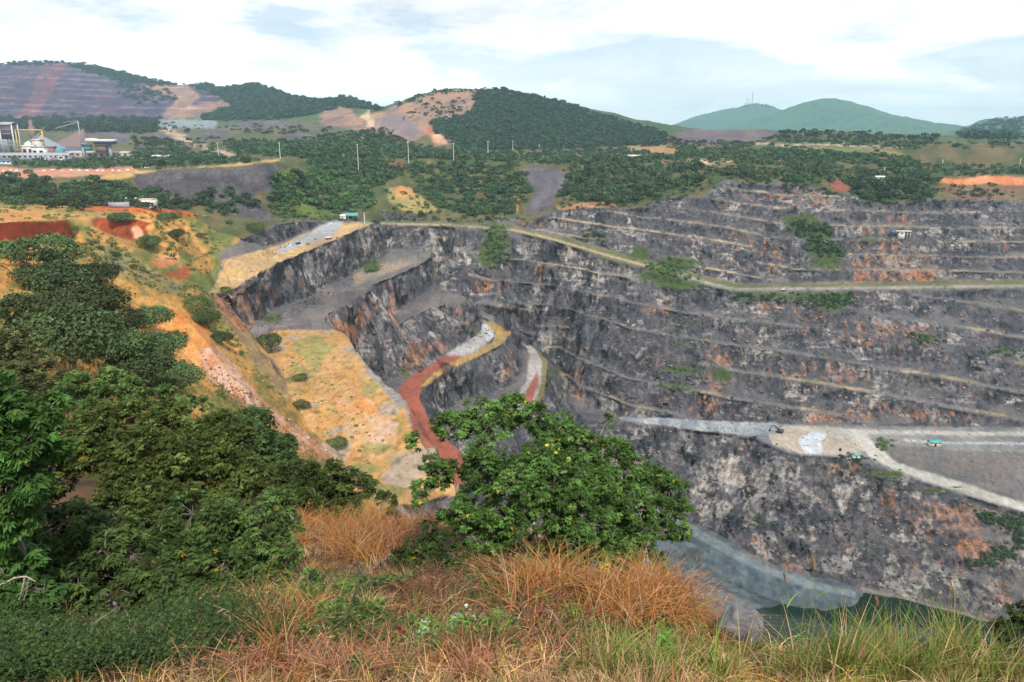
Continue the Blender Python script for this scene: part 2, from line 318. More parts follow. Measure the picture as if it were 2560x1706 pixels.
GX = np.sin(AZ)[:, None] * RR[None]; GY = np.cos(AZ)[:, None] * RR[None]
def raster():
    H = np.full((NA, NR), np.nan)
    for f in TF:
        p = TXY[f]; zz = TZ[f]
        den = (p[1, 1] - p[2, 1]) * (p[0, 0] - p[2, 0]) + (p[2, 0] - p[1, 0]) * (p[0, 1] - p[2, 1])
        if abs(den) < 1e-9: continue
        rad = np.hypot(p[:, 0], p[:, 1]); az = np.arctan2(p[:, 0], p[:, 1])
        seg = []
        for i in range(3):
            a, b = p[i], p[(i + 1) % 3]; d = b - a
            t = np.clip(-(a @ d) / max(d @ d, 1e-12), 0, 1); q = a + d * t; seg.append(np.hypot(*q))
        cr = [(p[i, 0] * p[(i + 1) % 3, 1] - p[i, 1] * p[(i + 1) % 3, 0]) for i in range(3)]
        inside = all(c >= 0 for c in cr) or all(c <= 0 for c in cr)
        r0 = 0.0 if inside else min(seg); r1 = rad.max()
        if inside or az.max() - az.min() > math.pi: a0, a1 = -9, 9
        else: a0, a1 = az.min(), az.max()
        i0, i1 = np.searchsorted(AZ, a0 - 1e-6), np.searchsorted(AZ, a1 + 1e-6)
        j0, j1 = np.searchsorted(RR, r0 - 1e-6), np.searchsorted(RR, r1 + 1e-6)
        if i0 >= i1 or j0 >= j1: continue
        x = GX[i0:i1, j0:j1]; y = GY[i0:i1, j0:j1]
        w0 = ((p[1, 1] - p[2, 1]) * (x - p[2, 0]) + (p[2, 0] - p[1, 0]) * (y - p[2, 1])) / den
        w1 = ((p[2, 1] - p[0, 1]) * (x - p[2, 0]) + (p[0, 0] - p[2, 0]) * (y - p[2, 1])) / den
        w2 = 1 - w0 - w1
        m = (w0 > -1e-7) & (w1 > -1e-7) & (w2 > -1e-7)
        sub = H[i0:i1, j0:j1]; sub[m] = (w0 * zz[0] + w1 * zz[1] + w2 * zz[2])[m]
    if np.isnan(H).any(): H[np.isnan(H)] = -20.0
    return H
HB = raster()
def lookup(G, x, y):
    a = np.arctan2(x, y); r = np.hypot(x, y)
    fi = np.interp(a, AZ, np.arange(NA)); fj = np.interp(r, RR, np.arange(NR))
    i = np.clip(fi.astype(int), 0, NA - 2); j = np.clip(fj.astype(int), 0, NR - 2); u = fi - i; v = fj - j
    return (G[i, j] * (1 - u) + G[i + 1, j] * u) * (1 - v) + (G[i, j + 1] * (1 - u) + G[i + 1, j + 1] * u) * v

def in_poly(px, py, poly):
    m = np.zeros(px.shape, bool); q = np.array(poly, float)
    x0, y0 = q.min(0); x1, y1 = q.max(0)
    box = (px >= x0) & (px <= x1) & (py >= y0) & (py <= y1)
    X = px[box]; Y = py[box]; r = np.zeros(X.shape, bool)
    for (ax, ay), (bx, by) in zip(q, np.roll(q, -1, 0)):
        if ay == by: continue
        c = ((ay > Y) != (by > Y)) & (X < (bx - ax) * (Y - ay) / (by - ay) + ax)
        r ^= c
    m[box] = r
    return m

# irregular edges: the land is read at slightly wandering places, then terraced where blasted in benches
def refine():
    R_ = np.hypot(GX, GY)
    amp = np.where(R_ < 30, 0.12 * R_ / 30, np.where(R_ < 140, 0.6, np.where(R_ < 700, 1.5, np.minimum(14, 1.5 + (R_ - 700) * 0.008))))
    sc = np.where(R_ < 140, 5.0, np.where(R_ < 700, 11.0, 60.0))
    sel = R_ < 20000
    wx = fbm(GX / 11.0, GY / 11.0, np.float64(1.5), 3); wy = fbm(GX / 11.0, GY / 11.0, np.float64(8.5), 3)
    wx2 = fbm(GX / 70.0, GY / 70.0, np.float64(2.5), 3); wy2 = fbm(GX / 70.0, GY / 70.0, np.float64(6.5), 3)
    far = ss(R_, 600, 900)
    dx = (wx * (1 - far) + wx2 * far) * amp * 1.5; dy = (wy * (1 - far) + wy2 * far) * amp * 1.5
    keep = 1 - ss(R_, 500, 900) * 0.6
    H = lookup(HB, GX + dx * keep, GY + dy * keep)
    px, py, dep = project(GX, GY, H)
    return H, px, py, R_
H1, PX1, PY1, R1 = refine()
TRD = np.zeros(GX.shape, np.float32)
def terrace(H, k, h, flat, poly, d0, d1, strength, seed, tal=0.33):
    m = in_poly(PX1, PY1, poly) & (R1 > d0) & (R1 < d1)
    if not m.any(): return
    x = GX[m]; y = GY[m]; z = H[m]
    t = (z + k(x) + 0.5 * fbm(x / 60.0, y / 60.0, np.float64(seed), 3) * h * 0.35) / h
    fl = np.floor(t); f = t - fl
    g = np.clip((f - flat) / (1 - flat), 0, 1); lip = 0.5 + 0.3 * vnoise(x / 16.0, fl * 3.1, np.float64(seed + 1)); g = np.where(g < lip, g / lip * tal, tal + (1 - tal) * (g - lip) / (1 - lip)); face = (f > flat) & (np.clip((f - flat) / (1 - flat), 0, 1) > lip)
    s = strength * np.clip(0.80 + 1.1 * vnoise(x / 70.0, fl * 5.3, np.float64(seed + 3)), 0.05, 1)
    H[m] = z + s * (fl + g - t) * h
    TRD[m] = np.where(((f < flat * 0.9) & (s > 0.3)), -1.0, np.where(face, 1.0, 0.0))
MAIN = [(1150, 590), (1280, 590), (1400, 614), (1600, 674), (1780, 728), (1830, 737), (2100, 735), (2560, 728), (2900, 726), (2900, 1068), (2560, 1064), (2030, 1054), (1545, 1038), (1430, 1030), (1385, 900), (1300, 820), (1180, 760)]
UPPER = [(1336, 555), (1427, 522), (1565, 528), (1623, 524), (1752, 500), (1813, 460), (2004, 472), (2131, 492), (2196, 522), (2337, 507), (2900, 510), (2900, 695), (2100, 703), (1835, 703), (1700, 662), (1527, 622), (1345, 575)]
LOWER = [(1500, 1060), (1760, 1085), (1890, 1104), (1965, 1140), (2150, 1156), (2234, 1184), (2349, 1222), (2560, 1290), (2900, 1390), (2900, 1600), (2540, 1580), (2349, 1519), (2150, 1470), (1966, 1423), (1790, 1330), (1690, 1290), (1500, 1200)]
LHILL = [(-600, 100), (165, 150), (340, 200), (470, 216), (560, 240), (520, 280), (420, 300), (-600, 302)]
terrace(H1, lambda x: 0.13 * x, 13.5, 0.22, MAIN, 350, 620, 0.85, 3.3)
terrace(H1, lambda x: 0.13 * np.minimum(x, 190) + 0.03 * np.maximum(x - 190, 0), 9.0, 0.26, UPPER, 440, 640, 0.9, 7.7)
terrace(H1, lambda x: 0.10 * x, 15.0, 0.15, LOWER, 250, 460, 0.16, 11.1)
terrace(H1, lambda x: 0.02 * x, 19.0, 0.42, LHILL, 1900, 2900, 0.95, 5.1)
# small roughness everywhere
H1 += np.where(R1 < 140, 0.10 * np.minimum(R1, 60) / 20 * fbm(GX / 2.2, GY / 2.2, np.float64(4.4), 3), 0)
H1 += np.where((R1 > 100) & (R1 < 620), 0.35 * fbm(GX / 6.0, GY / 6.0, np.float64(2.2), 4), 0)
H1 += np.where(R1 > 620, np.minimum(9, 1.0 + (R1 - 620) * 0.006) * fbm(GX / 60.0, GY / 60.0, np.float64(3.2), 4) * (1 - ss(R1, 6200, 9000)), 0)

hp = in_poly(PX1, PY1, [(322, 438), (400, 428), (480, 424), (560, 419), (640, 411), (690, 409), (714, 430), (712, 470), (690, 556), (600, 548), (540, 520), (400, 494), (338, 470)]) & (R1 > 400) & (R1 < 620)
H1[hp] += 0.9 * vnoise((GX[hp] + 0.5 * GY[hp]) / 5.0, GY[hp] / 60.0, np.float64(2.0)) + 1.2 * vnoise((GX[hp] + 0.5 * GY[hp]) / 14.0, GY[hp] / 90.0, np.float64(5.0)) + 0.35 * fbm(GX[hp] / 1.5, GY[hp] / 1.5, np.float64(1.0), 2)
hs = (R1 > 45) & (R1 < 420) & (PX1 < 760) & (PY1 > 560) & ~in_poly(PX1, PY1, [(540, 742), (560, 650), (640, 628), (760, 580), (930, 556), (1000, 700), (760, 800), (640, 862), (700, 930), (735, 1005), (810, 1118), (950, 1275), (1200, 1250), (1200, 600), (900, 540), (540, 640)])
gu = np.abs(fbm(GX[hs] / 26.0 + 0.25 * GY[hs] / 26.0, GY[hs] / 60.0, np.float64(6.1), 4, 0.55))
H1[hs] -= np.clip(1 - gu * 5.0, 0, 1) ** 1.3 * 2.2 * np.clip(R1[hs] / 150, 0.25, 1.2)
H1[hs] += 1.3 * fbm(GX[hs] / 7.0, GY[hs] / 7.0, np.float64(1.7), 4) * np.clip(R1[hs] / 150, 0.3, 1.2)
def ground_z(x, y):
    return lookup(H1, np.asarray(x, float), np.asarray(y, float))

# ------------------------------------------------------------------ adaptive rows: as many as the slope seen from here needs
NROW = 1000
def resample():
    el = np.degrees(np.arctan2(H1, R1))
    de = np.abs(np.diff(el, axis=1))
    run = np.maximum.accumulate(el, axis=1)
    vis = el[:, 1:] >= run[:, 1:] - 0.25
    frame = (el[:, 1:] > -46) & (el[:, 1:] < 9)
    wgt = de * np.where(vis, 1.0, 0.12) * np.where(frame, 1.0, 0.15)
    wgt = np.minimum(wgt, 1.2) + np.diff(np.log(RR))[None] * 0.55
    # neighbours agree on where their rows go
    for _ in range(2):
        wgt[1:-1] = 0.25 * wgt[:-2] + 0.5 * wgt[1:-1] + 0.25 * wgt[2:]
    c = np.concatenate([np.zeros((NA, 1)), np.cumsum(wgt, 1)], 1); c /= c[:, -1:]
    u = np.linspace(0, 1, NROW)
    R = np.empty((NA, NROW)); Z = np.empty((NA, NROW)); T = np.empty((NA, NROW), np.float32)
    for i in range(NA):
        R[i] = np.interp(u, c[i], RR); Z[i] = np.interp(R[i], RR, H1[i]); T[i] = np.interp(R[i], RR, TRD[i])
    return R, Z, T
VR, VZ, VT = resample()
VX = np.sin(AZ)[:, None] * VR; VY = np.cos(AZ)[:, None] * VR
def normals(X, Y, Z):
    def g(a, ax):
        return np.gradient(a, axis=ax)
    ux, uy, uz = g(X, 0), g(Y, 0), g(Z, 0); vx, vy, vz = g(X, 1), g(Y, 1), g(Z, 1)
    nx = uy * vz - uz * vy; ny = uz * vx - ux * vz; nz = ux * vy - uy * vx
    s = np.where(nz < 0, -1, 1) / np.maximum(np.sqrt(nx * nx + ny * ny + nz * nz), 1e-9)
    return nx * s, ny * s, nz * s
NX, NY, NZ = normals(VX, VY, VZ)
for _ in range(2):
    for A in (NX, NY, NZ):
        A[1:-1] = (A[:-2] + 2 * A[1:-1] + A[2:]) / 4; A[:, 1:-1] = (A[:, :-2] + 2 * A[:, 1:-1] + A[:, 2:]) / 4

# ------------------------------------------------------------------ what the ground is made of
PX, PY, DEP = project(VX, VY, VZ)
# wandering outlines, sized in metres
wsz = np.clip(VR * 0.011, 0.3, 14)
q1 = fbm(VX / (wsz * 2.2), VY / (wsz * 2.2), VZ / (wsz * 2.2), 3); q2 = fbm(VX / (wsz * 2.2) + 31, VY / (wsz * 2.2), VZ / (wsz * 2.2) + 7, 3)
WPX = PX + 13 * q1; WPY = PY + 8 * q2
STEEP = 1 - ss(NZ, 0.72, 0.93)
CLR = np.empty(VX.shape + (3,), np.float32); ROCK = np.zeros(VX.shape, np.float32); OCH = np.zeros(VX.shape, np.float32); PALE = np.zeros(VX.shape, np.float32)
OBJ = np.zeros(VX.shape, np.int32)
NAMES = ['ground', 'quarry_wall', 'bench', 'haul_road', 'spoil_heap', 'hill', 'hillside', 'tailings', 'red_bank', 'lake_bed']
def col3(m, c, var=0.0, c2=None):
    CLR[m] = c
    if c2 is not None:
        f = VAR[m][:, None]; CLR[m] = np.array(c) * (1 - f) + np.array(c2) * f
VAR = ss(fbm(VX / (wsz * 1.6), VY / (wsz * 4), VZ / (wsz * 1.6) + 3.3, 5, 0.62), -0.30, 0.32)
GRN = (0.070, 0.120, 0.028); GRN2 = (0.13, 0.155, 0.045); DRY = (0.50, 0.265, 0.080); TAN = (0.47, 0.29, 0.13)
col3(np.ones(VX.shape, bool), (0.13, 0.11, 0.05), 0, (0.07, 0.085, 0.032))
Dm = VY
m = (VR < 32); col3(m, (0.12, 0.068, 0.035), 0, (0.045, 0.032, 0.02)); OBJ[m] = 6
m = (VR >= 32) & (VR < 420) & (WPX < 1000); col3(m, DRY, 0, GRN2); OBJ[m] = 6
m = (VR > 1150); col3(m, (0.045, 0.085, 0.030), 0, (0.075, 0.115, 0.04)); OBJ[m] = 5
def zone(poly, d0, d1, c, rock=0.0, och=0.0, obj=None, c2=None, warp=True, pale=0.0, steep_only=None):
    m = in_poly(WPX if warp else PX, WPY if warp else PY, poly) & (VY >= d0) & (VY < d1)
    if steep_only is not None: m &= (STEEP > steep_only)
    if c is not None: col3(m, c, 0, c2)
    if rock is not None: ROCK[m] = rock
    if och is not None: OCH[m] = och
    if pale: PALE[m] = pale
    if obj is not None: OBJ[m] = NAMES.index(obj)
    return m
PIT = [(556, 628), (600, 603), (640, 583), (700, 559), (760, 551), (830, 553), (930, 553), (1000, 548), (1100, 556), (1200, 553), (1300, 548), (1336, 544), (1427, 513), (1565, 519), (1623, 514), (1660, 488), (1752, 492), (1813, 450), (2004, 464), (2131, 485), (2196, 513), (2337, 498), (2560, 503), (2900, 505), (2900, 1900), (1500, 1900), (1000, 1300), (850, 1165), (740, 1012), (640, 848), (590, 785), (530, 735)]
pit = zone(PIT, 60, 640, None, None, None, 'quarry_wall')
col3(pit, (0.105, 0.10, 0.108), 0, (0.155, 0.14, 0.132))
ROCK[pit] = STEEP[pit]
# grassy bench treads on the walls
tread = pit & (VT < -0.4) & (PX > 1150) & (PY < 1040)
FACE = np.clip(VT, 0, 1) * np.clip(0.55 + 1.3 * fbm(VX / 45.0, VY / 45.0, VZ / 14.0, 3), 0, 1)
FACE[pit & (VY < 560) & (PX < 1180)] = 0.75
lw = in_poly(PX, PY, LOWER) & (VY < 420) & (VY > 200); FACE[lw] = 0.62 * np.clip(0.6 + 1.6 * fbm(VX[lw] / 30.0, VY[lw] / 30.0, VZ[lw] / 20.0, 3), 0, 1)
PALE[lw] += (0.55 * ss(2150 - PX[lw], 0, 250)).astype(np.float32)
ROCK[tread] *= 0.25
tg_ = tread & (fbm(VX / 30.0, VY / 30.0, VZ / 9.0, 3) + np.where(PY < 690, 0.2, np.where(PX > 2000, -0.02, -0.1)) > 0.06)
col3(tread, (0.125, 0.122, 0.13), 0, (0.165, 0.155, 0.155))
col3(tg_, (0.20, 0.18, 0.12), 0, (0.36, 0.285, 0.175)); col3(tg_ & (PY < 700), (0.36, 0.29, 0.19), 0, (0.48, 0.37, 0.23)); col3(tread & ~tg_ & (PY < 700), (0.22, 0.19, 0.15), 0, (0.30, 0.25, 0.18))
# flats and roads
GREYF = (0.185, 0.175, 0.18)
zone([(530, 742), (556, 650), (640, 630), (700, 611), (760, 585), (840, 560), (932, 557), (907, 571), (870, 587), (804, 617), (727, 645), (625, 700), (590, 725)], 250, 620, (0.40, 0.27, 0.15), 0, 0, 'bench', (0.47, 0.33, 0.15))
zone([(690, 626), (735, 600), (770, 584), (800, 563), (830, 553), (858, 556), (845, 578), (800, 602), (740, 622), (690, 640)], 380, 620, (0.30, 0.315, 0.34), 0, 0, 'haul_road', (0.36, 0.36, 0.37))
zone([(616, 820), (650, 801), (708, 766), (785, 734), (861, 697), (907, 671), (953, 650), (958, 624), (1005, 619), (1062, 628), (1088, 640), (1045, 664), (1007, 684), (934, 714), (892, 751), (840, 777), (800, 792), (835, 817), (740, 822), (700, 822), (650, 862)], 250, 640, (0.115, 0.108, 0.116), 0, 0, 'bench', (0.165, 0.15, 0.14))
zone([(880, 690), (960, 655), (1040, 640), (1050, 655), (960, 690), (890, 715)], 330, 640, (0.30, 0.23, 0.15), 0, 0, 'bench', (0.18, 0.17, 0.165))
zone([(645, 862), (665, 832), (710, 822), (800, 810), (835, 815), (880, 853), (903, 894), (953, 948), (991, 982), (1030, 1017), (1047, 1074), (1085, 1120), (1110, 1160), (1155, 1235), (950, 1275), (870, 1168), (810, 1118), (770, 1067), (735, 1007), (700, 932)], 120, 300, (0.48, 0.29, 0.125), 0, 0, 'bench', (0.45, 0.245, 0.075))
bt = in_poly(WPX, WPY, [(650, 840), (835, 815), (1040, 1030), (1110, 1160), (950, 1275), (810, 1118), (700, 932)]) & (VY > 120) & (VY < 300); bn = fbm(VX / 9.0, VY / 13.0, VZ * 0 + 6.0, 5, 0.6)
col3(bt & (bn > 0.16), (0.27, 0.235, 0.085)); col3(bt & (bn < -0.22), (0.34, 0.27, 0.20)); bt2 = bt & (fbm(VX / 1.6, VY / 2.4, VZ * 0 + 1.0, 2) > 0.34); CLR[bt2] *= 0.62
zone([(830, 985), (880, 975), (930, 1000), (950, 1035), (900, 1050), (850, 1030)], 120, 300, (0.46, 0.205, 0.065), 0, 0, 'bench', (0.45, 0.29, 0.15))
zone([(860, 1050), (960, 1040), (1000, 1060), (990, 1110), (930, 1110), (870, 1090)], 120, 300, (0.46, 0.33, 0.24), 0, 0, 'bench', (0.44, 0.26, 0.10))
zone([(890, 872), (905, 880), (950, 935), (1000, 975), (1040, 1015), (1050, 1075), (1030, 1068), (1015, 1025), (975, 990), (925, 940)], 150, 300, (0.42, 0.38, 0.36), 0.5, 0, 'quarry_wall')
RED = (0.29, 0.088, 0.055)
zone([(1158, 882), (1118, 890), (1060, 920), (1010, 955), (996, 975), (1020, 1012), (1035, 1074), (1060, 1115), (1130, 1215), (1205, 1205), (1125, 1101), (1068, 1036), (1049, 1002), (1049, 975), (1068, 944), (1110, 915), (1166, 892)], 180, 420, RED, 0, 0, 'haul_road', (0.24, 0.080, 0.055))
zone([(1112, 893), (1152, 887), (1165, 890), (1215, 865), (1240, 842), (1235, 812), (1203, 812), (1198, 838), (1150, 862)], 300, 480, (0.36, 0.36, 0.37), 0, 0, 'haul_road', (0.42, 0.42, 0.42))
zone([(1203, 800), (1240, 808), (1280, 836), (1250, 870), (1164, 908), (1091, 942), (1060, 970), (1052, 965), (1085, 932), (1164, 892), (1232, 858), (1242, 836), (1225, 822)], 280, 480, (0.44, 0.27, 0.08), 0, 0, 'bench', (0.24, 0.19, 0.09))
zone([(1298, 847), (1338, 872), (1360, 900), (1358, 955), (1338, 1005), (1310, 1060), (1285, 1010), (1312, 955), (1322, 890)], 280, 450, (0.30, 0.295, 0.30), 0, 0, 'haul_road', (0.36, 0.34, 0.33))
zone([(1322, 955), (1348, 925), (1345, 960), (1330, 1010), (1312, 1010)], 280, 450, (0.29, 0.10, 0.075), 0, 0, 'haul_road')
zone([(1300, 843), (1345, 866), (1374, 895), (1372, 955), (1348, 1010), (1335, 1010), (1354, 955), (1354, 902), (1335, 876)], 280, 450, (0.15, 0.12, 0.05), 0, 0, 'bench', (0.20, 0.17, 0.08))
road = [(r[0], r[1] + 4) for r in R] + [(r[0], r[1] - 4) for r in Rf][::-1]
zone(road, 430, 600, (0.16, 0.14, 0.085), 0, 0, 'bench', (0.10, 0.115, 0.045))
zone([(r[0], r[1] - 0.5) for r in R[:10]] + [(r[0], r[1] - 4.5) for r in R[:10]][::-1], 430, 600, (0.42, 0.33, 0.20), 0, 0, 'haul_road', (0.34, 0.30, 0.22), warp=False)
zone([(1690, 688), (1780, 714), (1830, 726), (2100, 724), (2560, 717), (2900, 715), (2900, 710.5), (2560, 712), (2100, 718.5), (1840, 720.5), (1780, 708), (1700, 684)], 430, 600, (0.33, 0.315, 0.29), 0, 0, 'haul_road', (0.27, 0.26, 0.24), warp=False)
# bench E
zone([(1540, 1042), (1900, 1054), (2030, 1061), (2560, 1071), (2900, 1077), (2900, 1140), (2560, 1131), (2400, 1127), (2260, 1114), (2200, 1108), (2240, 1155), (2311, 1180), (2425, 1213), (2560, 1258), (2900, 1350), (2900, 1380), (2560, 1286), (2464, 1254), (2349, 1219), (2234, 1181), (2180, 1153), (2060, 1142), (1965, 1132), (1930, 1117), (1890, 1098), (1760, 1079), (1555, 1053)], 290, 440, (0.155, 0.165, 0.178), 0, 0, 'bench', (0.225, 0.225, 0.225))
zone([(1545, 1042), (1800, 1050), (1950, 1060), (1935, 1085), (1890, 1093), (1760, 1075), (1555, 1051)], 330, 440, (0.20, 0.23, 0.27), 0, 0, 'bench', (0.36, 0.38, 0.40))
zone([(1920, 1085), (1970, 1062), (2080, 1066), (2160, 1078), (2170, 1110), (2150, 1135), (2070, 1138), (2005, 1136), (1960, 1120), (1925, 1110)], 330, 440, (0.38, 0.33, 0.27), 0, 0, 'bench', (0.33, 0.295, 0.26))
zone([(2002, 1098), (2030, 1080), (2072, 1071), (2068, 1088), (2048, 1108), (2055, 1134), (2018, 1136)], 330, 440, (0.52, 0.56, 0.62), 0, 0, 'bench', (0.42, 0.45, 0.50))
zone([(1960, 1066), (2200, 1075), (2560, 1081), (2900, 1088), (2900, 1098), (2560, 1091), (2300, 1087), (2165, 1086), (2185, 1108), (2205, 1124), (2240, 1156), (2315, 1180), (2425, 1214), (2560, 1260), (2900, 1352), (2900, 1374), (2560, 1279), (2464, 1249), (2349, 1214), (2238, 1176), (2178, 1146), (2135, 1102), (2060, 1084)], 290, 440, (0.46, 0.44, 0.405), 0, 0, 'haul_road', (0.38, 0.36, 0.335), warp=False)
zone([(2260, 1098), (2340, 1105), (2900, 1112), (2900, 1117), (2340, 1109), (2258, 1102)], 330, 440, (0.46, 0.46, 0.46), 0, 0, 'haul_road', warp=False)
zone([(2205, 1112), (2260, 1118), (2400, 1130), (2900, 1140), (2900, 1340), (2560, 1254), (2425, 1209), (2311, 1174), (2245, 1150)], 300, 440, (0.135, 0.13, 0.135), 0.25, 0.05, 'spoil_heap', (0.18, 0.155, 0.14))
# tailings apron and lake bed
zone([(1560, 1240), (1698, 1299), (1790, 1336), (1890, 1399), (1966, 1429), (2062, 1449), (2150, 1475), (2160, 1492), (2119, 1522), (2027, 1524), (1947, 1514), (1880, 1540), (1800, 1620), (1500, 1700), (1400, 1400)], 240, 420, (0.072, 0.102, 0.120), 0, 0, 'tailings', (0.12, 0.150, 0.165))
ta = OBJ == NAMES.index('tailings')
fl_ = ss(np.abs(fbm((VX * 0.55 + VY * 0.83) / 9.0, (VX * 0.83 - VY * 0.55) / 70.0, VZ * 0 + 4.0, 4, 0.6)), 0.02, 0.16)
CLR[ta] = CLR[ta] * (0.62 + 0.50 * fl_[ta])[:, None] * (0.8 + 0.5 * fbm(VX[ta] / 2.5, VY[ta] / 2.5, VZ[ta] / 2.5, 3))[:, None]
ta2 = ta & in_poly(PX, PY, [(1560, 1240), (1690, 1292), (1790, 1345), (1900, 1410), (2000, 1445), (2140, 1480), (2140, 1495), (1990, 1462), (1880, 1420), (1770, 1362), (1680, 1310), (1560, 1262)])
col3(ta2, (0.13, 0.165, 0.185), 0, (0.19, 0.22, 0.23))
m = (VZ < -212.3) & (VY > 150) & (VY < 420); col3(m, (0.05, 0.06, 0.04)); ROCK[m] = 0; OBJ[m] = NAMES.index('lake_bed')
shore = [(t[0], t[1] + 1) for t in toe[6:]] + [(t[0], t[1] - 5) for t in toe[6:]][::-1]
zone(shore, 240, 330, (0.17, 0.15, 0.13), 0, 0, 'quarry_wall', (0.24, 0.205, 0.175))
# spoil heap on the rim, spoil chute and purple dumps
SP = (0.055, 0.050, 0.060); SP2 = (0.115, 0.106, 0.114)
zone([(322, 440), (400, 428), (480, 424), (560, 419), (640, 411), (690, 409), (714, 430), (712, 470), (640, 482), (630, 500), (690, 556), (600, 548), (540, 520), (470, 500), (400, 494), (338, 470)], 430, 600, SP, 0.15, 0, 'spoil_heap', SP2)
zone([(1305, 418), (1430, 420), (1425, 450), (1385, 490), (1380, 530), (1320, 530), (1335, 480)], 540, 720, (0.085, 0.075, 0.092), 0.1, 0, 'spoil_heap', (0.13, 0.118, 0.132))
zone([(1690, 362), (1690, 332), (1740, 323), (1905, 323), (1950, 330), (1900, 352), (1800, 358)], 950, 1200, (0.12, 0.095, 0.115), 0.1, 0, 'spoil_heap', (0.17, 0.13, 0.13))
zone([(2260, 408), (2275, 385), (2380, 362), (2460, 368), (2900, 372), (2900, 416), (2400, 412)], 680, 820, (0.19, 0.165, 0.16), 0.1, 0, 'spoil_heap', (0.26, 0.22, 0.20))
for pl in ([(255, 360), (270, 325), (315, 322), (318, 355)], [(150, 340), (180, 320), (206, 300), (206, 365)], [(380, 370), (400, 335), (480, 340), (500, 368)], [(480, 350), (545, 320), (570, 335), (555, 350)], [(560, 315), (670, 300), (760, 315), (680, 322)], [(690, 345), (760, 335), (820, 345), (810, 365), (720, 362)]):
    zone(pl, 700, 2000, (0.12, 0.10, 0.125), 0, 0, 'spoil_heap', (0.18, 0.14, 0.14))
zone([(370, 322), (385, 300), (520, 298), (545, 308), (540, 318), (400, 322)], 1000, 2100, (0.24, 0.27, 0.28), 0, 0, 'tailings')
zone([(385, 318), (420, 322), (500, 360), (600, 388), (590, 394), (490, 368), (400, 330)], 600, 2000, (0.40, 0.28, 0.20), 0, 0, 'haul_road')
zone([(0, 300), (400, 300), (560, 305), (820, 300), (900, 318), (820, 340), (560, 350), (400, 400), (0, 400)], 760, 1950, (0.13, 0.115, 0.062), 0, 0, 'ground', (0.075, 0.090, 0.042))
for pl in ([(255, 362), (270, 325), (315, 322), (320, 358)], [(190, 345), (205, 325), (250, 318), (262, 340)], [(330, 368), (380, 335), (470, 338), (500, 372)], [(480, 352), (545, 320), (575, 335), (555, 352)], [(545, 315), (670, 298), (770, 315), (680, 324)], [(690, 345), (760, 333), (830, 345), (810, 366), (720, 362)]):
    zone(pl, 700, 2000, (0.085, 0.072, 0.095), 0, 0, 'spoil_heap', (0.14, 0.112, 0.118))
zone([(370, 322), (385, 300), (520, 298), (545, 308), (540, 318), (400, 322)], 1000, 2100, (0.22, 0.25, 0.27), 0, 0, 'tailings')
zone([(385, 318), (420, 322), (500, 360), (600, 388), (590, 394), (490, 368), (400, 330)], 600, 2000, (0.40, 0.29, 0.21), 0, 0, 'haul_road')
# red earth
BANK = (0.150, 0.030, 0.012); BANK2 = (0.27, 0.060, 0.018); ORG = (0.52, 0.155, 0.040)
zone([(-400, 556), (0, 556), (90, 552), (168, 549), (185, 590), (180, 600), (90, 606), (0, 606), (-400, 606)], 160, 215, BANK, 0, 0, 'red_bank', (0.09, 0.022, 0.010))
zone([(228, 552), (280, 546), (345, 548), (385, 556), (368, 570), (390, 606), (340, 610), (290, 592), (240, 570)], 240, 290, BANK2, 0, 0, 'red_bank', BANK)
zone([(332, 572), (345, 562), (362, 580), (366, 600), (335, 600)], 240, 290, (0.62, 0.25, 0.12), 0, 0, 'red_bank', (0.55, 0.40, 0.30))
zone([(190, 525), (260, 512), (330, 520), (420, 503), (505, 508), (500, 540), (440, 545), (350, 535), (300, 530), (230, 535)], 300, 420, ORG, 0, 0, 'red_bank', (0.40, 0.09, 0.025))
zone([(228, 600), (262, 612), (290, 640), (340, 652), (402, 684), (380, 690), (330, 668), (270, 640), (235, 618)], 200, 260, ORG, 0, 0, 'red_bank', (0.42, 0.10, 0.03))
zone([(405, 684), (440, 672), (475, 668), (470, 700), (420, 698)], 200, 300, (0.42, 0.12, 0.035), 0, 0, 'red_bank', (0.3, 0.08, 0.03))
zone([(375, 650), (420, 635), (445, 630), (440, 660), (400, 670)], 200, 300, (0.55, 0.26, 0.13), 0, 0, 'red_bank', ORG)
zone([(40, 640), (52, 625), (90, 680), (85, 715), (48, 700)], 110, 190, BANK, 0, 0, 'red_bank', BANK2)
zone([(0, 640), (40, 635), (45, 700), (0, 740)], 80, 190, (0.62, 0.29, 0.085), 0, 0, 'hillside', (0.5, 0.22, 0.06))
# eroded gully on the left slope
zone([(240, 690), (300, 750), (400, 790), (450, 850), (520, 860), (500, 960), (450, 920), (400, 840), (300, 760)], 70, 240, (0.52, 0.23, 0.065), 0, 0, 'hillside', (0.55, 0.30, 0.12))
zone([(430, 770), (500, 800), (540, 850), (520, 880), (470, 860), (430, 820)], 70, 260, (0.55, 0.20, 0.05), 0, 0, 'hillside', (0.50, 0.26, 0.08))
zone([(500, 880), (540, 865), (600, 930), (640, 985), (700, 1040), (790, 1100), (870, 1168), (830, 1170), (740, 1110), (640, 1030), (560, 985), (520, 950)], 70, 240, (0.62, 0.40, 0.29), 0.15, 0.3, 'hillside', (0.48, 0.21, 0.085))
zone([(540, 740), (600, 800), (640, 860), (690, 940), (735, 1005), (700, 1000), (640, 920), (600, 850), (550, 790)], 130, 320, (0.34, 0.24, 0.10), 0.1, 0.2, 'hillside', (0.26, 0.18, 0.10))
zone([(535, 740), (560, 735), (600, 790), (622, 815), (600, 830), (560, 790)], 200, 330, (0.50, 0.20, 0.09), 0.6, 1.0, 'quarry_wall')
zone([(220, 590), (330, 640), (420, 700), (470, 720), (420, 740), (330, 700), (240, 650)], 120, 260, (0.20, 0.19, 0.10), 0, 0, 'hillside', (0.30, 0.22, 0.09))
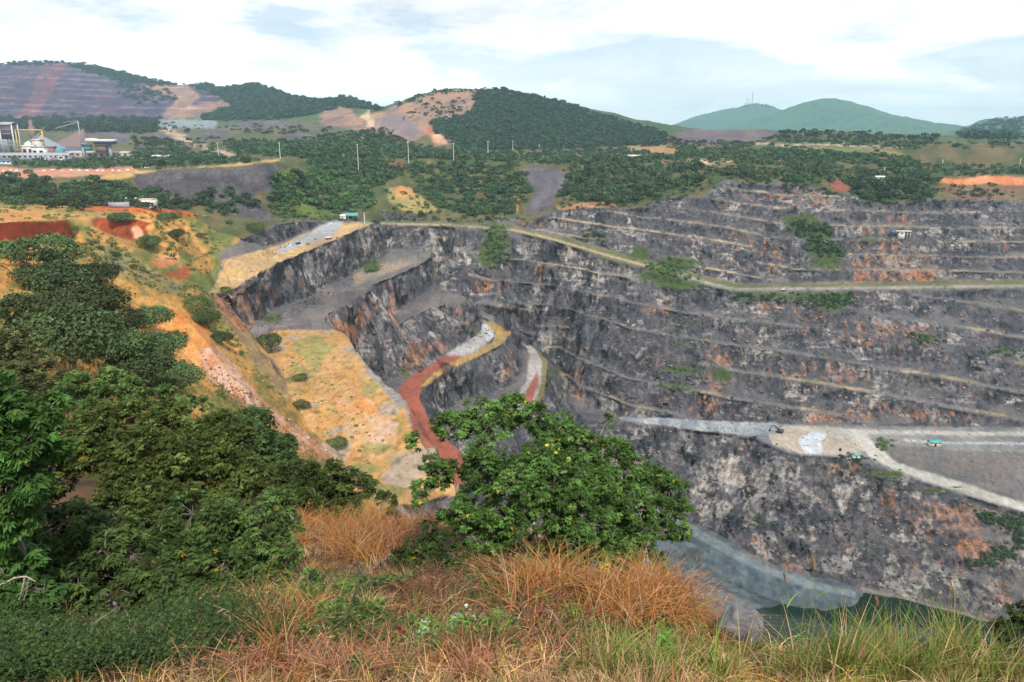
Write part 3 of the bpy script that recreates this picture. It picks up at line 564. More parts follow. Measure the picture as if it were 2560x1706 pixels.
# plateau strips: red earth road, grassy rim
zone([(-400, 448), (-400, 428), (0, 420), (330, 421), (345, 430), (250, 438), (0, 446)], 520, 720, (0.50, 0.21, 0.12), 0, 0, 'haul_road', (0.46, 0.26, 0.17))
zone([(180, 455), (250, 442), (330, 432), (330, 442), (280, 455), (200, 465)], 430, 700, (0.50, 0.32, 0.11), 0, 0, 'ground', (0.42, 0.27, 0.09))
zone([(330, 430), (480, 420), (700, 398), (700, 405), (560, 416), (400, 426), (335, 438)], 480, 720, (0.46, 0.30, 0.12), 0, 0, 'ground')
zone([(0, 515), (80, 520), (170, 535), (180, 548), (0, 552)], 190, 390, (0.52, 0.24, 0.08), 0, 0, 'ground', (0.42, 0.25, 0.07))
zone([(690, 430), (760, 420), (780, 470), (860, 540), (700, 540), (700, 470)], 430, 700, GRN, 0, 0, 'hillside', GRN2)
# green slopes at the far end, with orange scars
zone([(740, 400), (1300, 395), (1310, 540), (1200, 560), (860, 550), (760, 500)], 540, 800, (0.052, 0.078, 0.025), 0, 0, 'hillside', (0.130, 0.120, 0.046))
zone([(960, 470), (990, 465), (1040, 480), (1090, 520), (1060, 535), (1000, 525), (970, 500)], 540, 720, (0.30, 0.24, 0.09), 0, 0, 'hillside', (0.24, 0.20, 0.07))
for pl in ([(985, 470), (1010, 462), (1040, 475), (1035, 488), (1000, 490)], [(1055, 462), (1068, 465), (1085, 485), (1075, 488)], [(1186, 448), (1208, 446), (1210, 462), (1192, 462)], [(1190, 475), (1215, 478), (1212, 490), (1195, 488)], [(1285, 490), (1298, 488), (1295, 530), (1280, 545)]):
    zone(pl, 540, 800, (0.52, 0.24, 0.09), 0, 0, 'hillside', (0.44, 0.2, 0.08))
zone([(950, 400), (1010, 405), (1010, 418), (955, 425)], 600, 800, (0.22, 0.07, 0.04), 0, 0, 'hillside')
zone([(900, 545), (960, 530), (1120, 540), (1140, 552), (940, 556)], 540, 640, (0.22, 0.2, 0.17), 0.9, 0.1, 'quarry_wall')
# rim on the right
zone([(1310, 395), (2900, 345), (2900, 470), (2560, 466), (2350, 460), (2337, 496), (2196, 512), (2131, 484), (2004, 463), (1813, 449), (1752, 490), (1660, 487), (1623, 513), (1427, 512), (1380, 530), (1430, 440)], 520, 1000, (0.050, 0.072, 0.025), 0, 0, 'ground', (0.135, 0.105, 0.050))
zone([(1390, 515), (1500, 508), (1560, 518), (1480, 524), (1400, 524)], 480, 640, (0.42, 0.21, 0.10), 0.2, 0.2, 'quarry_wall')
zone([(2080, 455), (2095, 448), (2135, 450), (2130, 475), (2090, 478)], 480, 640, (0.24, 0.075, 0.04), 0.2, 0.3, 'quarry_wall')
zone([(2345, 458), (2350, 446), (2420, 443), (2560, 440), (2900, 440), (2900, 466), (2560, 463), (2420, 462)], 540, 620, (0.48, 0.17, 0.07), 0, 0, 'red_bank', (0.54, 0.24, 0.12))
zone([(2330, 470), (2560, 466), (2900, 470), (2900, 500), (2400, 500)], 500, 600, (0.22, 0.085, 0.05), 0.3, 0.2, 'ground', (0.20, 0.15, 0.06))
zone([(1710, 395), (1830, 395), (1830, 402), (1790, 412), (1740, 412)], 600, 900, (0.50, 0.37, 0.22), 0, 0, 'ground')
zone([(1560, 362), (1610, 350), (1690, 372), (1690, 392), (1580, 380)], 800, 1300, (0.40, 0.20, 0.10), 0, 0, 'ground', (0.26, 0.2, 0.09))
zone([(1890, 358), (2100, 362), (2300, 372), (2300, 376), (2100, 367), (1890, 363)], 800, 1000, (0.40, 0.34, 0.26), 0, 0, 'haul_road')
zone([(1990, 368), (2130, 372), (2260, 385), (2240, 400), (2040, 392)], 640, 950, (0.13, 0.16, 0.05), 0, 0, 'ground', (0.20, 0.17, 0.06))
# hills
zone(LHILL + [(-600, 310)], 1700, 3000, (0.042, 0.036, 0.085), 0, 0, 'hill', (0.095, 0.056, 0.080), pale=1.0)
hl = (VT < -0.4) & (VY > 1800); col3(hl, (0.10, 0.06, 0.08), 0, (0.06, 0.045, 0.085))
zone([(110, 150), (160, 150), (165, 170), (130, 230), (95, 305), (35, 305), (80, 240)], 1700, 3000, (0.16, 0.065, 0.075), 0, 0, 'hill', (0.10, 0.055, 0.085))
zone([(330, 195), (470, 216), (500, 240), (480, 262), (580, 252), (590, 272), (480, 292), (430, 300), (400, 290), (440, 250), (380, 225)], 1500, 2700, (0.30, 0.19, 0.12), 0, 0, 'hill', (0.22, 0.13, 0.12))
zone([(165, 156), (310, 185), (400, 210), (300, 200), (210, 175)], 2000, 2800, (0.05, 0.09, 0.04), 0, 0, 'hill', (0.07, 0.11, 0.05))
zone([(800, 280), (850, 262), (900, 290), (960, 278), (990, 262), (1060, 236), (1150, 224), (1200, 226), (1190, 250), (1180, 285), (1120, 300), (1080, 292), (1070, 330), (1030, 360), (960, 335), (800, 310)], 1100, 1900, (0.33, 0.20, 0.125), 0, 0, 'hill', (0.20, 0.13, 0.12), pale=1.0)
zone([(930, 300), (1010, 290), (1050, 320), (1040, 350), (980, 340)], 1000, 1700, (0.19, 0.145, 0.16), 0, 0, 'hill', (0.24, 0.18, 0.17))
zone([(1060, 330), (1075, 312), (1110, 335), (1138, 355), (1090, 362)], 900, 1500, (0.36, 0.12, 0.08), 0, 0, 'hill', (0.55, 0.38, 0.24))
zone([(905, 290), (920, 275), (930, 300), (940, 318), (920, 318)], 1000, 1900, (0.5, 0.38, 0.24), 0, 0, 'hill')
far = (VY > 2200) & (PX > 1640); col3(far, (0.055, 0.118, 0.068), 0, (0.085, 0.14, 0.08))
# ochre seams and pale faces on the walls
for x, y, rx, ry, o in [(1800, 905, 45, 60, 1.0), (1760, 1010, 70, 40, 1.0), (1640, 900, 60, 30, .5), (1900, 820, 25, 60, .7), (2020, 800, 60, 40, .6), (2180, 830, 80, 40, .9), (2300, 830, 70, 40, .8), (2130, 950, 60, 25, .9), (2000, 930, 130, 25, .8), (2160, 1040, 90, 25, 1.0), (2060, 1035, 60, 25, .8), (2330, 1045, 80, 22, .6), (2470, 820, 40, 50, .5), (2150, 700, 40, 40, 1.0), (2290, 690, 90, 30, 1.2), (2200, 640, 60, 60, .9), (2310, 640, 60, 40, .5), (1940, 660, 30, 60, .8), (1900, 600, 60, 30, .6),
                        (2060, 490, 25, 40, .9), (2000, 490, 80, 30, .6), (2250, 560, 80, 25, 1.0), (2515, 600, 8, 30, 1.3), (1310, 555, 40, 25, 1.1), (1440, 560, 20, 40, .7), (1340, 680, 14, 18, 1.0), (1240, 640, 30, 50, .7), (1210, 720, 25, 30, .9), (1310, 790, 60, 30, .5), (1660, 760, 30, 50, .7), (1590, 780, 40, 20, .4),
                        (600, 780, 40, 60, 1.0), (640, 740, 30, 40, .7), (760, 680, 50, 30, .3), (620, 640, 30, 20, .7), (860, 830, 50, 40, 1.1), (900, 800, 40, 40, .7), (985, 775, 18, 30, 1.2), (925, 780, 25, 40, .6), (1030, 890, 30, 60, 1.2), (1090, 880, 40, 40, .6), (1270, 930, 30, 60, .9), (1150, 790, 30, 30, .7), (1440, 960, 30, 60, .7),
                        (2420, 1310, 50, 40, 1.0), (2440, 1380, 50, 40, 1.2), (2400, 1270, 60, 30, .6), (2100, 1170, 40, 25, 1.0), (1980, 1420, 20, 15, 1.0), (1880, 1350, 70, 50, .4), (2300, 1300, 60, 60, .4), (2500, 1490, 60, 40, .7), (2260, 1260, 60, 30, .3), (2250, 1310, 190, 90, .35), (2480, 1400, 120, 90, .4)]:
    OCH += (o * np.exp(-(((WPX - x) / rx) ** 2 + ((WPY - y) / ry) ** 2)) * pit * 0.8).astype(np.float32)
for x, y, rx, ry, o in [(1500, 700, 90, 50, .9), (1180, 620, 120, 40, .8), (1420, 560, 50, 25, .9), (1580, 760, 60, 40, .5), (1830, 790, 60, 40, .5), (2050, 500, 60, 40, .9), (2270, 660, 70, 40, .9), (1850, 1170, 120, 40, .9), (1900, 1230, 140, 40, .7), (2100, 1200, 80, 40, .9), (2110, 1330, 40, 60, .9), (2100, 1410, 70, 30, .9), (1800, 1280, 60, 40, .8), (2380, 1450, 50, 30, 1.2), (2440, 1500, 60, 40, 1.0), (2480, 1510, 40, 40, .9), (1920, 880, 60, 30, .5), (2200, 960, 80, 30, .5), (950, 590, 60, 40, .6), (820, 640, 60, 40, .6), (1000, 770, 40, 30, .6), (930, 740, 40, 30, .5)]:
    PALE += (o * np.exp(-(((WPX - x) / rx) ** 2 + ((WPY - y) / ry) ** 2)) * pit).astype(np.float32)
# greenery caught on the benches
GREENS = [(1240, 600, 45, 70, 1.0), (1210, 650, 30, 30, .6), (1640, 690, 60, 16, 1.2), (1700, 715, 60, 14, 1.2), (1960, 742, 160, 10, 1.1), (2080, 760, 50, 22, 1.1), (1680, 800, 40, 25, .6), (2310, 845, 40, 16, 1.0), (2500, 880, 50, 14, .8), (1720, 860, 60, 16, .7), (1690, 925, 60, 12, 1.0), (1800, 940, 50, 25, .8), (1700, 970, 50, 12, .9), (1330, 545, 30, 20, .7), (2050, 620, 40, 60, 1.1), (2000, 555, 50, 25, 1.1), (2090, 660, 30, 40, .6), (2180, 600, 60, 12, .8), (1700, 655, 60, 20, 1.1), (1600, 630, 40, 20, 1.0), (1480, 585, 20, 20, .6), (1390, 930, 25, 50, .7), (2210, 1110, 20, 18, 1.0), (2220, 1185, 60, 14, .9), (2330, 1225, 80, 10, .8), (1900, 1300, 40, 14, .5), (2180, 1385, 20, 14, .8), (930, 660, 28, 12, 1.3), (680, 800, 30, 10, 1.2), (1010, 590, 30, 25, .5), (1180, 830, 50, 12, .7), (1010, 930, 14, 20, 1.0)]
GV = np.zeros(VX.shape, np.float32)
for x, y, rx, ry, o in GREENS:
    GV += (o * np.exp(-(((WPX - x) / rx) ** 2 + ((WPY - y) / ry) ** 2)) * pit).astype(np.float32)
gv = ss(GV + 0.35 * fbm(VX / 3.0, VY / 3.0, VZ / 3.0, 3), 0.45, 0.75)
CLR = CLR * (1 - gv[..., None]) + np.array((0.058, 0.085, 0.026), np.float32) * gv[..., None]
ROCK *= (1 - gv)

def soften(A, n):
    for _ in range(n):
        A[1:-1] = (A[:-2] + 2 * A[1:-1] + A[2:]) / 4; A[:, 1:-1] = (A[:, :-2] + 2 * A[:, 1:-1] + A[:, 2:]) / 4
for A in (CLR, ROCK): soften(A, 1)
lh = in_poly(PX, PY, LHILL + [(-600, 310)]) & (VY > 1800) & (VY < 2900)
ph = (VZ + 0.03 * VX + 2.5 * fbm(VX / 130.0, VY / 130.0, VZ * 0 + 2.0, 3)) / 17.0; ph = ph - np.floor(ph)
ln_ = lh & (ph > 0.70) & (fbm(VX / 60.0, VY / 300.0, VZ / 14.0, 4, 0.6) > 0.02)
CLR[ln_] = CLR[ln_] * 1.5 + np.array((0.050, 0.030, 0.022), np.float32)
# rugged rock: push faces in and out along their own normals
def rugged():
    w_ = ROCK * ss(VR, 120, 160) * (1 - ss(VR, 640, 700))
    m = w_ > 0.02
    x, y, z = VX[m], VY[m], VZ[m]
    a = fbm(x / 22.0, y / 22.0, z / 18.0, 4, 0.55)
    xs = x + 0.35 * z; q = x / 9.0 + 0.6 * fbm(x / 15.0, y / 15.0, z / 15.0, 2)
    b = np.abs(vnoise(xs / 7.0, y / 9.0, z / 22.0 + 9)) * 1.6
    c = np.abs(vnoise(x / 3.0 + z * 0.12, y / 3.0, z / 7.5 + 3)) * 1.6
    # stepped blocks: rock breaks along flat planes
    e = np.floor((vnoise(x / 10.0, y / 10.0, z / 7.0 + 5) + 0.15 * a) * 5) / 5
    d = w_[m] * (2.8 * a - 1.1 * b - 0.55 * c + 1.5 * e)
    VX[m] += NX[m] * d; VY[m] += NY[m] * d; VZ[m] += NZ[m] * d * 0.6
rugged()

# ------------------------------------------------------------------ materials of the land
def new_mat(name):
    m = bpy.data.materials.new(name); m.use_nodes = True
    t = m.node_tree; t.nodes.clear()
    o = t.nodes.new('ShaderNodeOutputMaterial'); p = t.nodes.new('ShaderNodeBsdfPrincipled')
    t.links.new(p.outputs[0], o.inputs[0])
    p.inputs['Roughness'].default_value = 0.9
    if 'Specular IOR Level' in p.inputs: p.inputs['Specular IOR Level'].default_value = 0.2
    return m, t, p
def attr(t, name):
    n = t.nodes.new('ShaderNodeAttribute'); n.attribute_name = name; return n
def bump(t, p, h, strength, dist):
    n = t.nodes.new('ShaderNodeBump'); n.inputs['Strength'].default_value = strength; n.inputs['Distance'].default_value = dist
    t.links.new(h, n.inputs['Height']); t.links.new(n.outputs[0], p.inputs['Normal'])
def land_material():
    m, t, p = new_mat('land')
    base = attr(t, 'base').outputs['Color']
    sp = N(t, 'ShaderNodeSeparateColor'); L(t, attr(t, 'mix').outputs['Color'], sp.inputs[0])
    rock, och, pale = sp.outputs[0], sp.outputs[1], sp.outputs[2]
    amx = attr(t, 'mix'); face = amx.outputs['Alpha']
    pos = N(t, 'ShaderNodeNewGeometry').outputs['Position']
    # soil: mottled tone at several sizes
    s1 = noise(t, mapping(t, pos, (1, 0.5, 1)), 0.5, 9, 0.7); s2 = noise(t, pos, 0.03, 5, 0.6)
    soil = mixc(t, 1.0, base, mixc(t, maprange(t, s1, 0.3, 0.7), (0.74, 0.74, 0.74), (1.26, 1.25, 1.23)), 'MULTIPLY')
    soil = mixc(t, 1.0, soil, mixc(t, maprange(t, s2, 0.35, 0.65), (0.84, 0.86, 0.84), (1.15, 1.12, 1.12)), 'MULTIPLY')
    # rock: dark slate, broken grey faces, ochre seams running down
    fine = noise(t, mapping(t, pos, (1, 1, 0.45), (0, 0.25, 0)), 0.42, 9, 0.68)
    g1 = noise(t, mapping(t, pos, (1, 1, 1.3), (0.2, 0.35, 0.3)), 0.055, 8, 0.66, 0.7)
    v = N(t, 'ShaderNodeTexVoronoi'); v.inputs['Scale'].default_value = 0.12; v.inputs['Randomness'].default_value = 1.0
    wp = N(t, 'ShaderNodeVectorMath'); wp.operation = 'ADD'; L(t, mapping(t, pos, (1, 1, 0.75), (0.3, 0.2, 0.4)), wp.inputs[0])
    nz = N(t, 'ShaderNodeTexNoise'); nz.inputs['Scale'].default_value = 0.3; nz.inputs['Detail'].default_value = 4; L(t, pos, nz.inputs['Vector'])
    sc = N(t, 'ShaderNodeVectorMath'); sc.operation = 'SCALE'; sc.inputs['Scale'].default_value = 5.0; L(t, nz.outputs['Color'], sc.inputs[0]); L(t, sc.outputs[0], wp.inputs[1])
    L(t, wp.outputs[0], v.inputs['Vector'])
    cell = N(t, 'ShaderNodeSeparateColor'); L(t, v.outputs['Color'], cell.inputs[0])
    lightf = math_node(t, 'ADD', math_node(t, 'MULTIPLY', g1, 0.8), math_node(t, 'MULTIPLY', cell.outputs[0], 0.20))
    lightf = math_node(t, 'ADD', lightf, math_node(t, 'MULTIPLY', pale, 0.13))
    jn = noise(t, mapping(t, pos, (1, 1, 0.30), (0.12, 0.1, 0)), 0.26, 5, 0.6, 0.3)
    lightf = math_node(t, 'ADD', lightf, math_node(t, 'MULTIPLY', face, math_node(t, 'ADD', math_node(t, 'MULTIPLY', jn, 0.55), -0.215)))
    lightf = math_node(t, 'ADD', lightf, math_node(t, 'MULTIPLY', fine, 0.30)); lightf = math_node(t, 'SUBTRACT', lightf, 0.20)
    bed = noise(t, mapping(t, pos, (0.05, 0.05, 0.55), (0, -0.13, 0)), 1.0, 6, 0.6, 0.2)
    lightf = math_node(t, 'ADD', lightf, math_node(t, 'MULTIPLY', math_node(t, 'SUBTRACT', bed, 0.5), 0.42))
    lf = maprange(t, lightf, 0.50, 0.68)
    dark = mixc(t, maprange(t, cell.outputs[1], 0.1, 0.9), (0.053, 0.055, 0.067), (0.094, 0.091, 0.099))
    mid = mixc(t, maprange(t, cell.outputs[2], 0.2, 0.9), (0.180, 0.176, 0.176), (0.33, 0.305, 0.28))
    rk = mixc(t, lf, dark, mid)
    rk = mixc(t, 1.0, rk, mixc(t, maprange(t, fine, 0.3, 0.7), (0.55, 0.55, 0.57), (1.5, 1.48, 1.45)), 'MULTIPLY')
    st = noise(t, mapping(t, pos, (1, 1, 0.35)), 0.20, 8, 0.66, 0.4)
    oc = maprange(t, math_node(t, 'ADD', math_node(t, 'ADD', st, math_node(t, 'MULTIPLY', face, 0.05)), math_node(t, 'MULTIPLY', och, 0.20)), 0.575, 0.79)
    ocol = mixc(t, maprange(t, fine, 0.35, 0.62), (0.13, 0.055, 0.034), (0.40, 0.235, 0.155)); ocol = mixc(t, maprange(t, noise(t, pos, 0.05, 3), 0.5, 0.66), ocol, mixc(t, maprange(t, fine, 0.35, 0.62), (0.20, 0.07, 0.025), (0.45, 0.20, 0.09)))
    rk = mixc(t, math_node(t, 'MULTIPLY', oc, 0.9), rk, ocol)
    c = mixc(t, rock, soil, rk)
    L(t, c, p.inputs['Base Color'])
    def facet(scale, sz, k):
        vv = N(t, 'ShaderNodeTexVoronoi'); vv.inputs['Scale'].default_value = scale; vv.distance = 'MANHATTAN'
        wv = N(t, 'ShaderNodeVectorMath'); wv.operation = 'ADD'; L(t, mapping(t, pos, (1, 1, sz), (0.25, 0.15, 0.5)), wv.inputs[0]); s_ = N(t, 'ShaderNodeVectorMath'); s_.operation = 'SCALE'; s_.inputs['Scale'].default_value = 1.1 / scale; L(t, nz.outputs['Color'], s_.inputs[0]); L(t, s_.outputs[0], wv.inputs[1])
        L(t, wv.outputs[0], vv.inputs['Vector'])
        c_ = N(t, 'ShaderNodeVectorMath'); c_.operation = 'SUBTRACT'; L(t, vv.outputs['Color'], c_.inputs[0]); c_.inputs[1].default_value = (0.5, 0.5, 0.5)
        m_ = N(t, 'ShaderNodeVectorMath'); m_.operation = 'SCALE'; m_.inputs['Scale'].default_value = k; L(t, c_.outputs[0], m_.inputs[0]); return m_.outputs[0]
    hb = math_node(t, 'ADD', math_node(t, 'MULTIPLY', fine, 1.0), math_node(t, 'MULTIPLY', g1, 2.0))
    bs = N(t, 'ShaderNodeBump'); bs.inputs['Distance'].default_value = 1.2; L(t, math_node(t, 'ADD', math_node(t, 'MULTIPLY', rock, 0.5), 0.10), bs.inputs['Strength'])
    L(t, hb, bs.inputs['Height'])
    fa = N(t, 'ShaderNodeVectorMath'); fa.operation = 'ADD'; L(t, facet(0.15, 0.6, 0.95), fa.inputs[0]); L(t, facet(0.45, 0.5, 0.75), fa.inputs[1])
    fs = N(t, 'ShaderNodeVectorMath'); fs.operation = 'SCALE'; L(t, fa.outputs[0], fs.inputs[0]); L(t, rock, fs.inputs['Scale'])
    fn = N(t, 'ShaderNodeVectorMath'); fn.operation = 'ADD'; L(t, bs.outputs[0], fn.inputs[0]); L(t, fs.outputs[0], fn.inputs[1])
    fz = N(t, 'ShaderNodeVectorMath'); fz.operation = 'NORMALIZE'; L(t, fn.outputs[0], fz.inputs[0]); L(t, fz.outputs[0], p.inputs['Normal'])
    return m
LAND = land_material()

def struct(o, label=None):
    o['kind'] = 'structure'
    if label: o['label'] = label
    return o
def mesh_np(name, verts, faces, mat, attrs=None, smooth=True, parent=None, midx=None):
    """verts (n,3), faces (m,k) int -> one mesh object"""
    verts = np.ascontiguousarray(verts, np.float32); faces = np.ascontiguousarray(faces, np.int32)
    me = bpy.data.meshes.new(name)
    me.vertices.add(len(verts)); me.vertices.foreach_set('co', verts.ravel())
    k = faces.shape[1]
    me.loops.add(faces.size); me.loops.foreach_set('vertex_index', faces.ravel())
    me.polygons.add(len(faces)); me.polygons.foreach_set('loop_start', np.arange(0, faces.size, k, dtype=np.int32))
    me.update(calc_edges=True)
    if smooth: me.polygons.foreach_set('use_smooth', np.ones(len(faces), bool))
    for n_, a in (attrs or {}).items():
        at = me.attributes.new(n_, 'FLOAT_COLOR', 'POINT')
        b = np.ones((len(verts), 4), np.float32); b[:, :a.shape[1]] = a; at.data.foreach_set('color', b.ravel())
    for mm in (mat if isinstance(mat, (list, tuple)) else [mat]): me.materials.append(mm)
    if midx is not None: me.polygons.foreach_set('material_index', np.ascontiguousarray(midx, np.int32))
    o = bpy.data.objects.new(name, me); COL.objects.link(o)
    if parent is not None: o.parent = parent
    return o
def build_land():
    idx = np.arange(NA * NROW).reshape(NA, NROW)
    a = idx[:-1, :-1].ravel(); b = idx[1:, :-1].ravel(); c = idx[1:, 1:].ravel(); d = idx[:-1, 1:].ravel()
    faces = np.stack([a, d, c, b], 1)
    # close the ring behind the camera
    faces = np.concatenate([faces, np.stack([idx[-1, :-1], idx[-1, 1:], idx[0, 1:], idx[0, :-1]], 1)])
    V = np.stack([VX.ravel(), VY.ravel(), VZ.ravel()], 1); C = CLR.reshape(-1, 3)
    Mx = np.stack([ROCK.ravel(), np.clip(OCH, 0, 1.5).ravel(), np.clip(PALE, 0, 1.5).ravel(), FACE.ravel()], 1)
    ob = OBJ.ravel(); fo = ob[faces[:, 0]]
    # hill pieces by direction
    for k, nm in enumerate(NAMES):
        sel = fo == k
        if not sel.any(): continue
        if nm == 'hill':
            cx = V[faces[:, 0]]; pxx, _, _ = project(cx[:, 0], cx[:, 1], cx[:, 2])
            part = np.where(cx[:, 1] < 0, 9, np.where(pxx < 958, 0, np.where((pxx < 1650) & (cx[:, 1] < 2500), 1, np.where(pxx < 2376, 2, 3))))
            groups = [(sel & (part == q)) for q in (0, 1, 2, 3, 9)]
        else: groups = [sel]
        for g in groups:
            if not g.any(): continue
            f = faces[g]; u, inv = np.unique(f, return_inverse=True)
            struct(mesh_np(nm, V[u], inv.reshape(f.shape), LAND, {'base': C[u], 'mix': Mx[u]}))
build_land()
# ground right under the camera
def under():
    V = [(0, 0, float(VZ[0, 0]))] + [(VX[i, 0], VY[i, 0], VZ[i, 0]) for i in range(NA)]
    Fc = [(0, i + 2 if i + 1 < NA else 1, i + 1) for i in range(NA)]
    n = len(V)
    struct(mesh_np('ground', np.array(V), np.array(Fc), LAND, {'base': np.tile((0.2, 0.12, 0.05), (n, 1)), 'mix': np.zeros((n, 3))}))
under()
def water():
    m, t, p = new_mat('pit_water')
    p.inputs['Base Color'].default_value = (0.006, 0.022, 0.013, 1); p.inputs['Roughness'].default_value = 0.06
    if 'Specular IOR Level' in p.inputs: p.inputs['Specular IOR Level'].default_value = 0.35
    pos = N(t, 'ShaderNodeNewGeometry').outputs['Position']
    bump(t, p, noise(t, pos, 1.2, 3), 0.05, 0.2)
    n = 24; xs = np.linspace(30, 330, n); ys = np.linspace(200, 360, n)
    V = [(x, y, -212.3) for y in ys for x in xs]
    Fc = [(j * n + i, j * n + i + 1, (j + 1) * n + i + 1, (j + 1) * n + i) for j in range(n - 1) for i in range(n - 1)]
    struct(mesh_np('pit_lake', np.array(V), np.array(Fc), m), 'dark green water on the pit floor')
water()
#--SPLIT--
# ------------------------------------------------------------------ things: tags, leaves, trees
def tag(o, label, cat, group=None, kind=None):
    o['label'] = label; o['category'] = cat
    if group: o['group'] = group
    if kind: o['kind'] = kind
    return o
def empty(name, loc, rz=0.0, s=1.0):
    o = bpy.data.objects.new(name, None); COL.objects.link(o)
    o.location = loc; o.rotation_euler = (0, 0, rz); o.scale = (s, s, s); o.empty_display_size = 0.2
    return o
def copy_tree(o, parent=None):
    c = o.copy(); COL.objects.link(c)
    if parent is not None: c.parent = parent
    for ch in list(o.children): copy_tree(ch, c)
    return c
def leaf_material(name, tint=(1, 1, 1), trans=0.3):
    m, t, p = new_mat(name)
    base = attr(t, 'base').outputs['Color']
    inf = N(t, 'ShaderNodeObjectInfo')
    hs = N(t, 'ShaderNodeHueSaturation')
    L(t, maprange(t, inf.outputs['Random'], 0, 1, 0.475, 0.52), hs.inputs['Hue']); L(t, maprange(t, inf.outputs['Random'], 0, 1, 0.65, 1.4), hs.inputs['Value'])
    L(t, mixc(t, 1.0, base, tint, 'MULTIPLY'), hs.inputs['Color'])
    L(t, hs.outputs[0], p.inputs['Base Color']); p.inputs['Roughness'].default_value = 0.65
    tr = t.nodes.new('ShaderNodeBsdfTranslucent'); L(t, hs.outputs[0], tr.inputs['Color'])
    mx = t.nodes.new('ShaderNodeMixShader'); mx.inputs[0].default_value = trans
    out = [n for n in t.nodes if n.type == 'OUTPUT_MATERIAL'][0]
    L(t, p.outputs[0], mx.inputs[1]); L(t, tr.outputs[0], mx.inputs[2]); L(t, mx.outputs[0], out.inputs[0])
    return m
LEAF = leaf_material('leaf')
FOL = leaf_material('far_leaf', trans=0.15)
def bark_material(name, c1, c2, sc=14):
    m, t, p = new_mat(name)
    tc = N(t, 'ShaderNodeTexCoord').outputs['Object']
    n = noise(t, mapping(t, tc, (1, 1, 0.3)), sc, 5, 0.6)
    L(t, mixc(t, maprange(t, n, 0.35, 0.65), c1, c2), p.inputs['Base Color']); bump(t, p, n, 0.5, 0.02)
    return m
BARK = bark_material('bark', (0.10, 0.085, 0.07), (0.26, 0.23, 0.20))
PALEBARK = bark_material('pale_dead_wood', (0.26, 0.19, 0.15), (0.52, 0.42, 0.36))
REDBARK = bark_material('red_dead_wood', (0.20, 0.07, 0.045), (0.36, 0.16, 0.11))

def unit(a): return a / np.maximum(np.linalg.norm(a, axis=-1, keepdims=True), 1e-9)
def quads(C, U, V, jitter=0.0, r=rng):
    """leaf-like four-cornered faces, tips pointed"""
    n = len(C)
    j = (1 + jitter * (r.random((n, 4, 1)) - 0.5) * 2)
    P4 = np.stack([C - U * 1.0, C + V * 0.55 - U * 0.1, C + U * 1.0, C - V * 0.55 - U * 0.1], 1)
    P4 = C[:, None] + (P4 - C[:, None]) * j
    return P4.reshape(-1, 3), np.arange(n * 4).reshape(n, 4)
def lobe_leaves(lobes, n, size, r, flat=0.35):
    """leaf clumps over the outer part of overlapping lobes (c, (rx,ry,rz))"""
    lobes_c = np.array([l[0] for l in lobes]); lobes_r = np.array([l[1] for l in lobes])
    area = np.array([(a * b + b * c + a * c) for a, b, c in lobes_r]); pick = r.choice(len(lobes), n * 2, p=area / area.sum())
    d = unit(r.normal(size=(n * 2, 3))); rad = 0.62 + 0.42 * r.random((n * 2, 1)) ** 0.6
    rad = rad * (1 + 0.16 * np.sin(d[:, :1] * 7 + pick[:, None] * 2.1) * np.cos(d[:, 1:2] * 6 + pick[:, None])) + 0.10 * r.normal(size=rad.shape)
    p = lobes_c[pick] + d * lobes_r[pick] * rad
    keep = np.ones(len(p), bool)
    for k in range(len(lobes)):
        q = np.linalg.norm((p - lobes_c[k]) / lobes_r[k], axis=1)
        keep &= ~((q < 0.72) & (pick != k))
    keep &= (r.random(len(p)) < np.clip(0.75 + 0.5 * d[:, 2], 0.25, 1))
    p = p[keep][:n]; d = d[keep][:n]; pk = pick[keep][:n]
    nrm = unit(d * 0.6 + np.array((0, 0, flat)) + 0.6 * r.normal(size=p.shape))
    u = unit(np.cross(nrm, r.normal(size=p.shape))); v = np.cross(nrm, u)
    s = size * (0.55 + 0.9 * r.random((len(p), 1)))
    return p, u * s, v * s, pk
def tint(n, base, var, r, lobe=None):
    b = np.array(base)[None] * (1 + var * (r.random((n, 1)) * 2 - 1))
    if lobe is not None: b = b * (0.62 + 0.76 * r.random(lobe.max() + 1))[lobe][:, None]
    b = b * (1 + 0.25 * (r.random((n, 3)) - 0.5) * np.array((1, 0.4, 0.8)))
    return np.repeat(b, 4, 0)
def tube(path, radii, seg=6):
    path = np.array(path, float); n = len(path)
    t = unit(np.gradient(path, axis=0)); ref = np.array((0.3, 0.9, 0.31))
    a = unit(np.cross(t, ref)); b = np.cross(t, a)
    ang = np.arange(seg) / seg * 2 * np.pi
    V = (path[:, None] + (a[:, None] * np.cos(ang)[None, :, None] + b[:, None] * np.sin(ang)[None, :, None]) * np.array(radii)[:, None, None]).reshape(-1, 3)
    i = np.arange(n - 1)[:, None] * seg; k = np.arange(seg)[None]; k2 = (k + 1) % seg
    Fq = np.stack([i + k, i + k2, i + seg + k2, i + seg + k], -1).reshape(-1, 4)
    return V, Fq
class Bag:
    def __init__(s): s.v = []; s.f = []; s.c = []; s.n = 0
    def add(s, V, Fq, C=None):
        s.v.append(V); s.f.append(Fq + s.n); s.n += len(V)
        if C is not None: s.c.append(C)
    def build(s, name, mat, parent=None, smooth=True):
        a = {'base': np.concatenate(s.c)} if s.c else None
        return mesh_np(name, np.concatenate(s.v), np.concatenate(s.f), mat, a, smooth, parent)
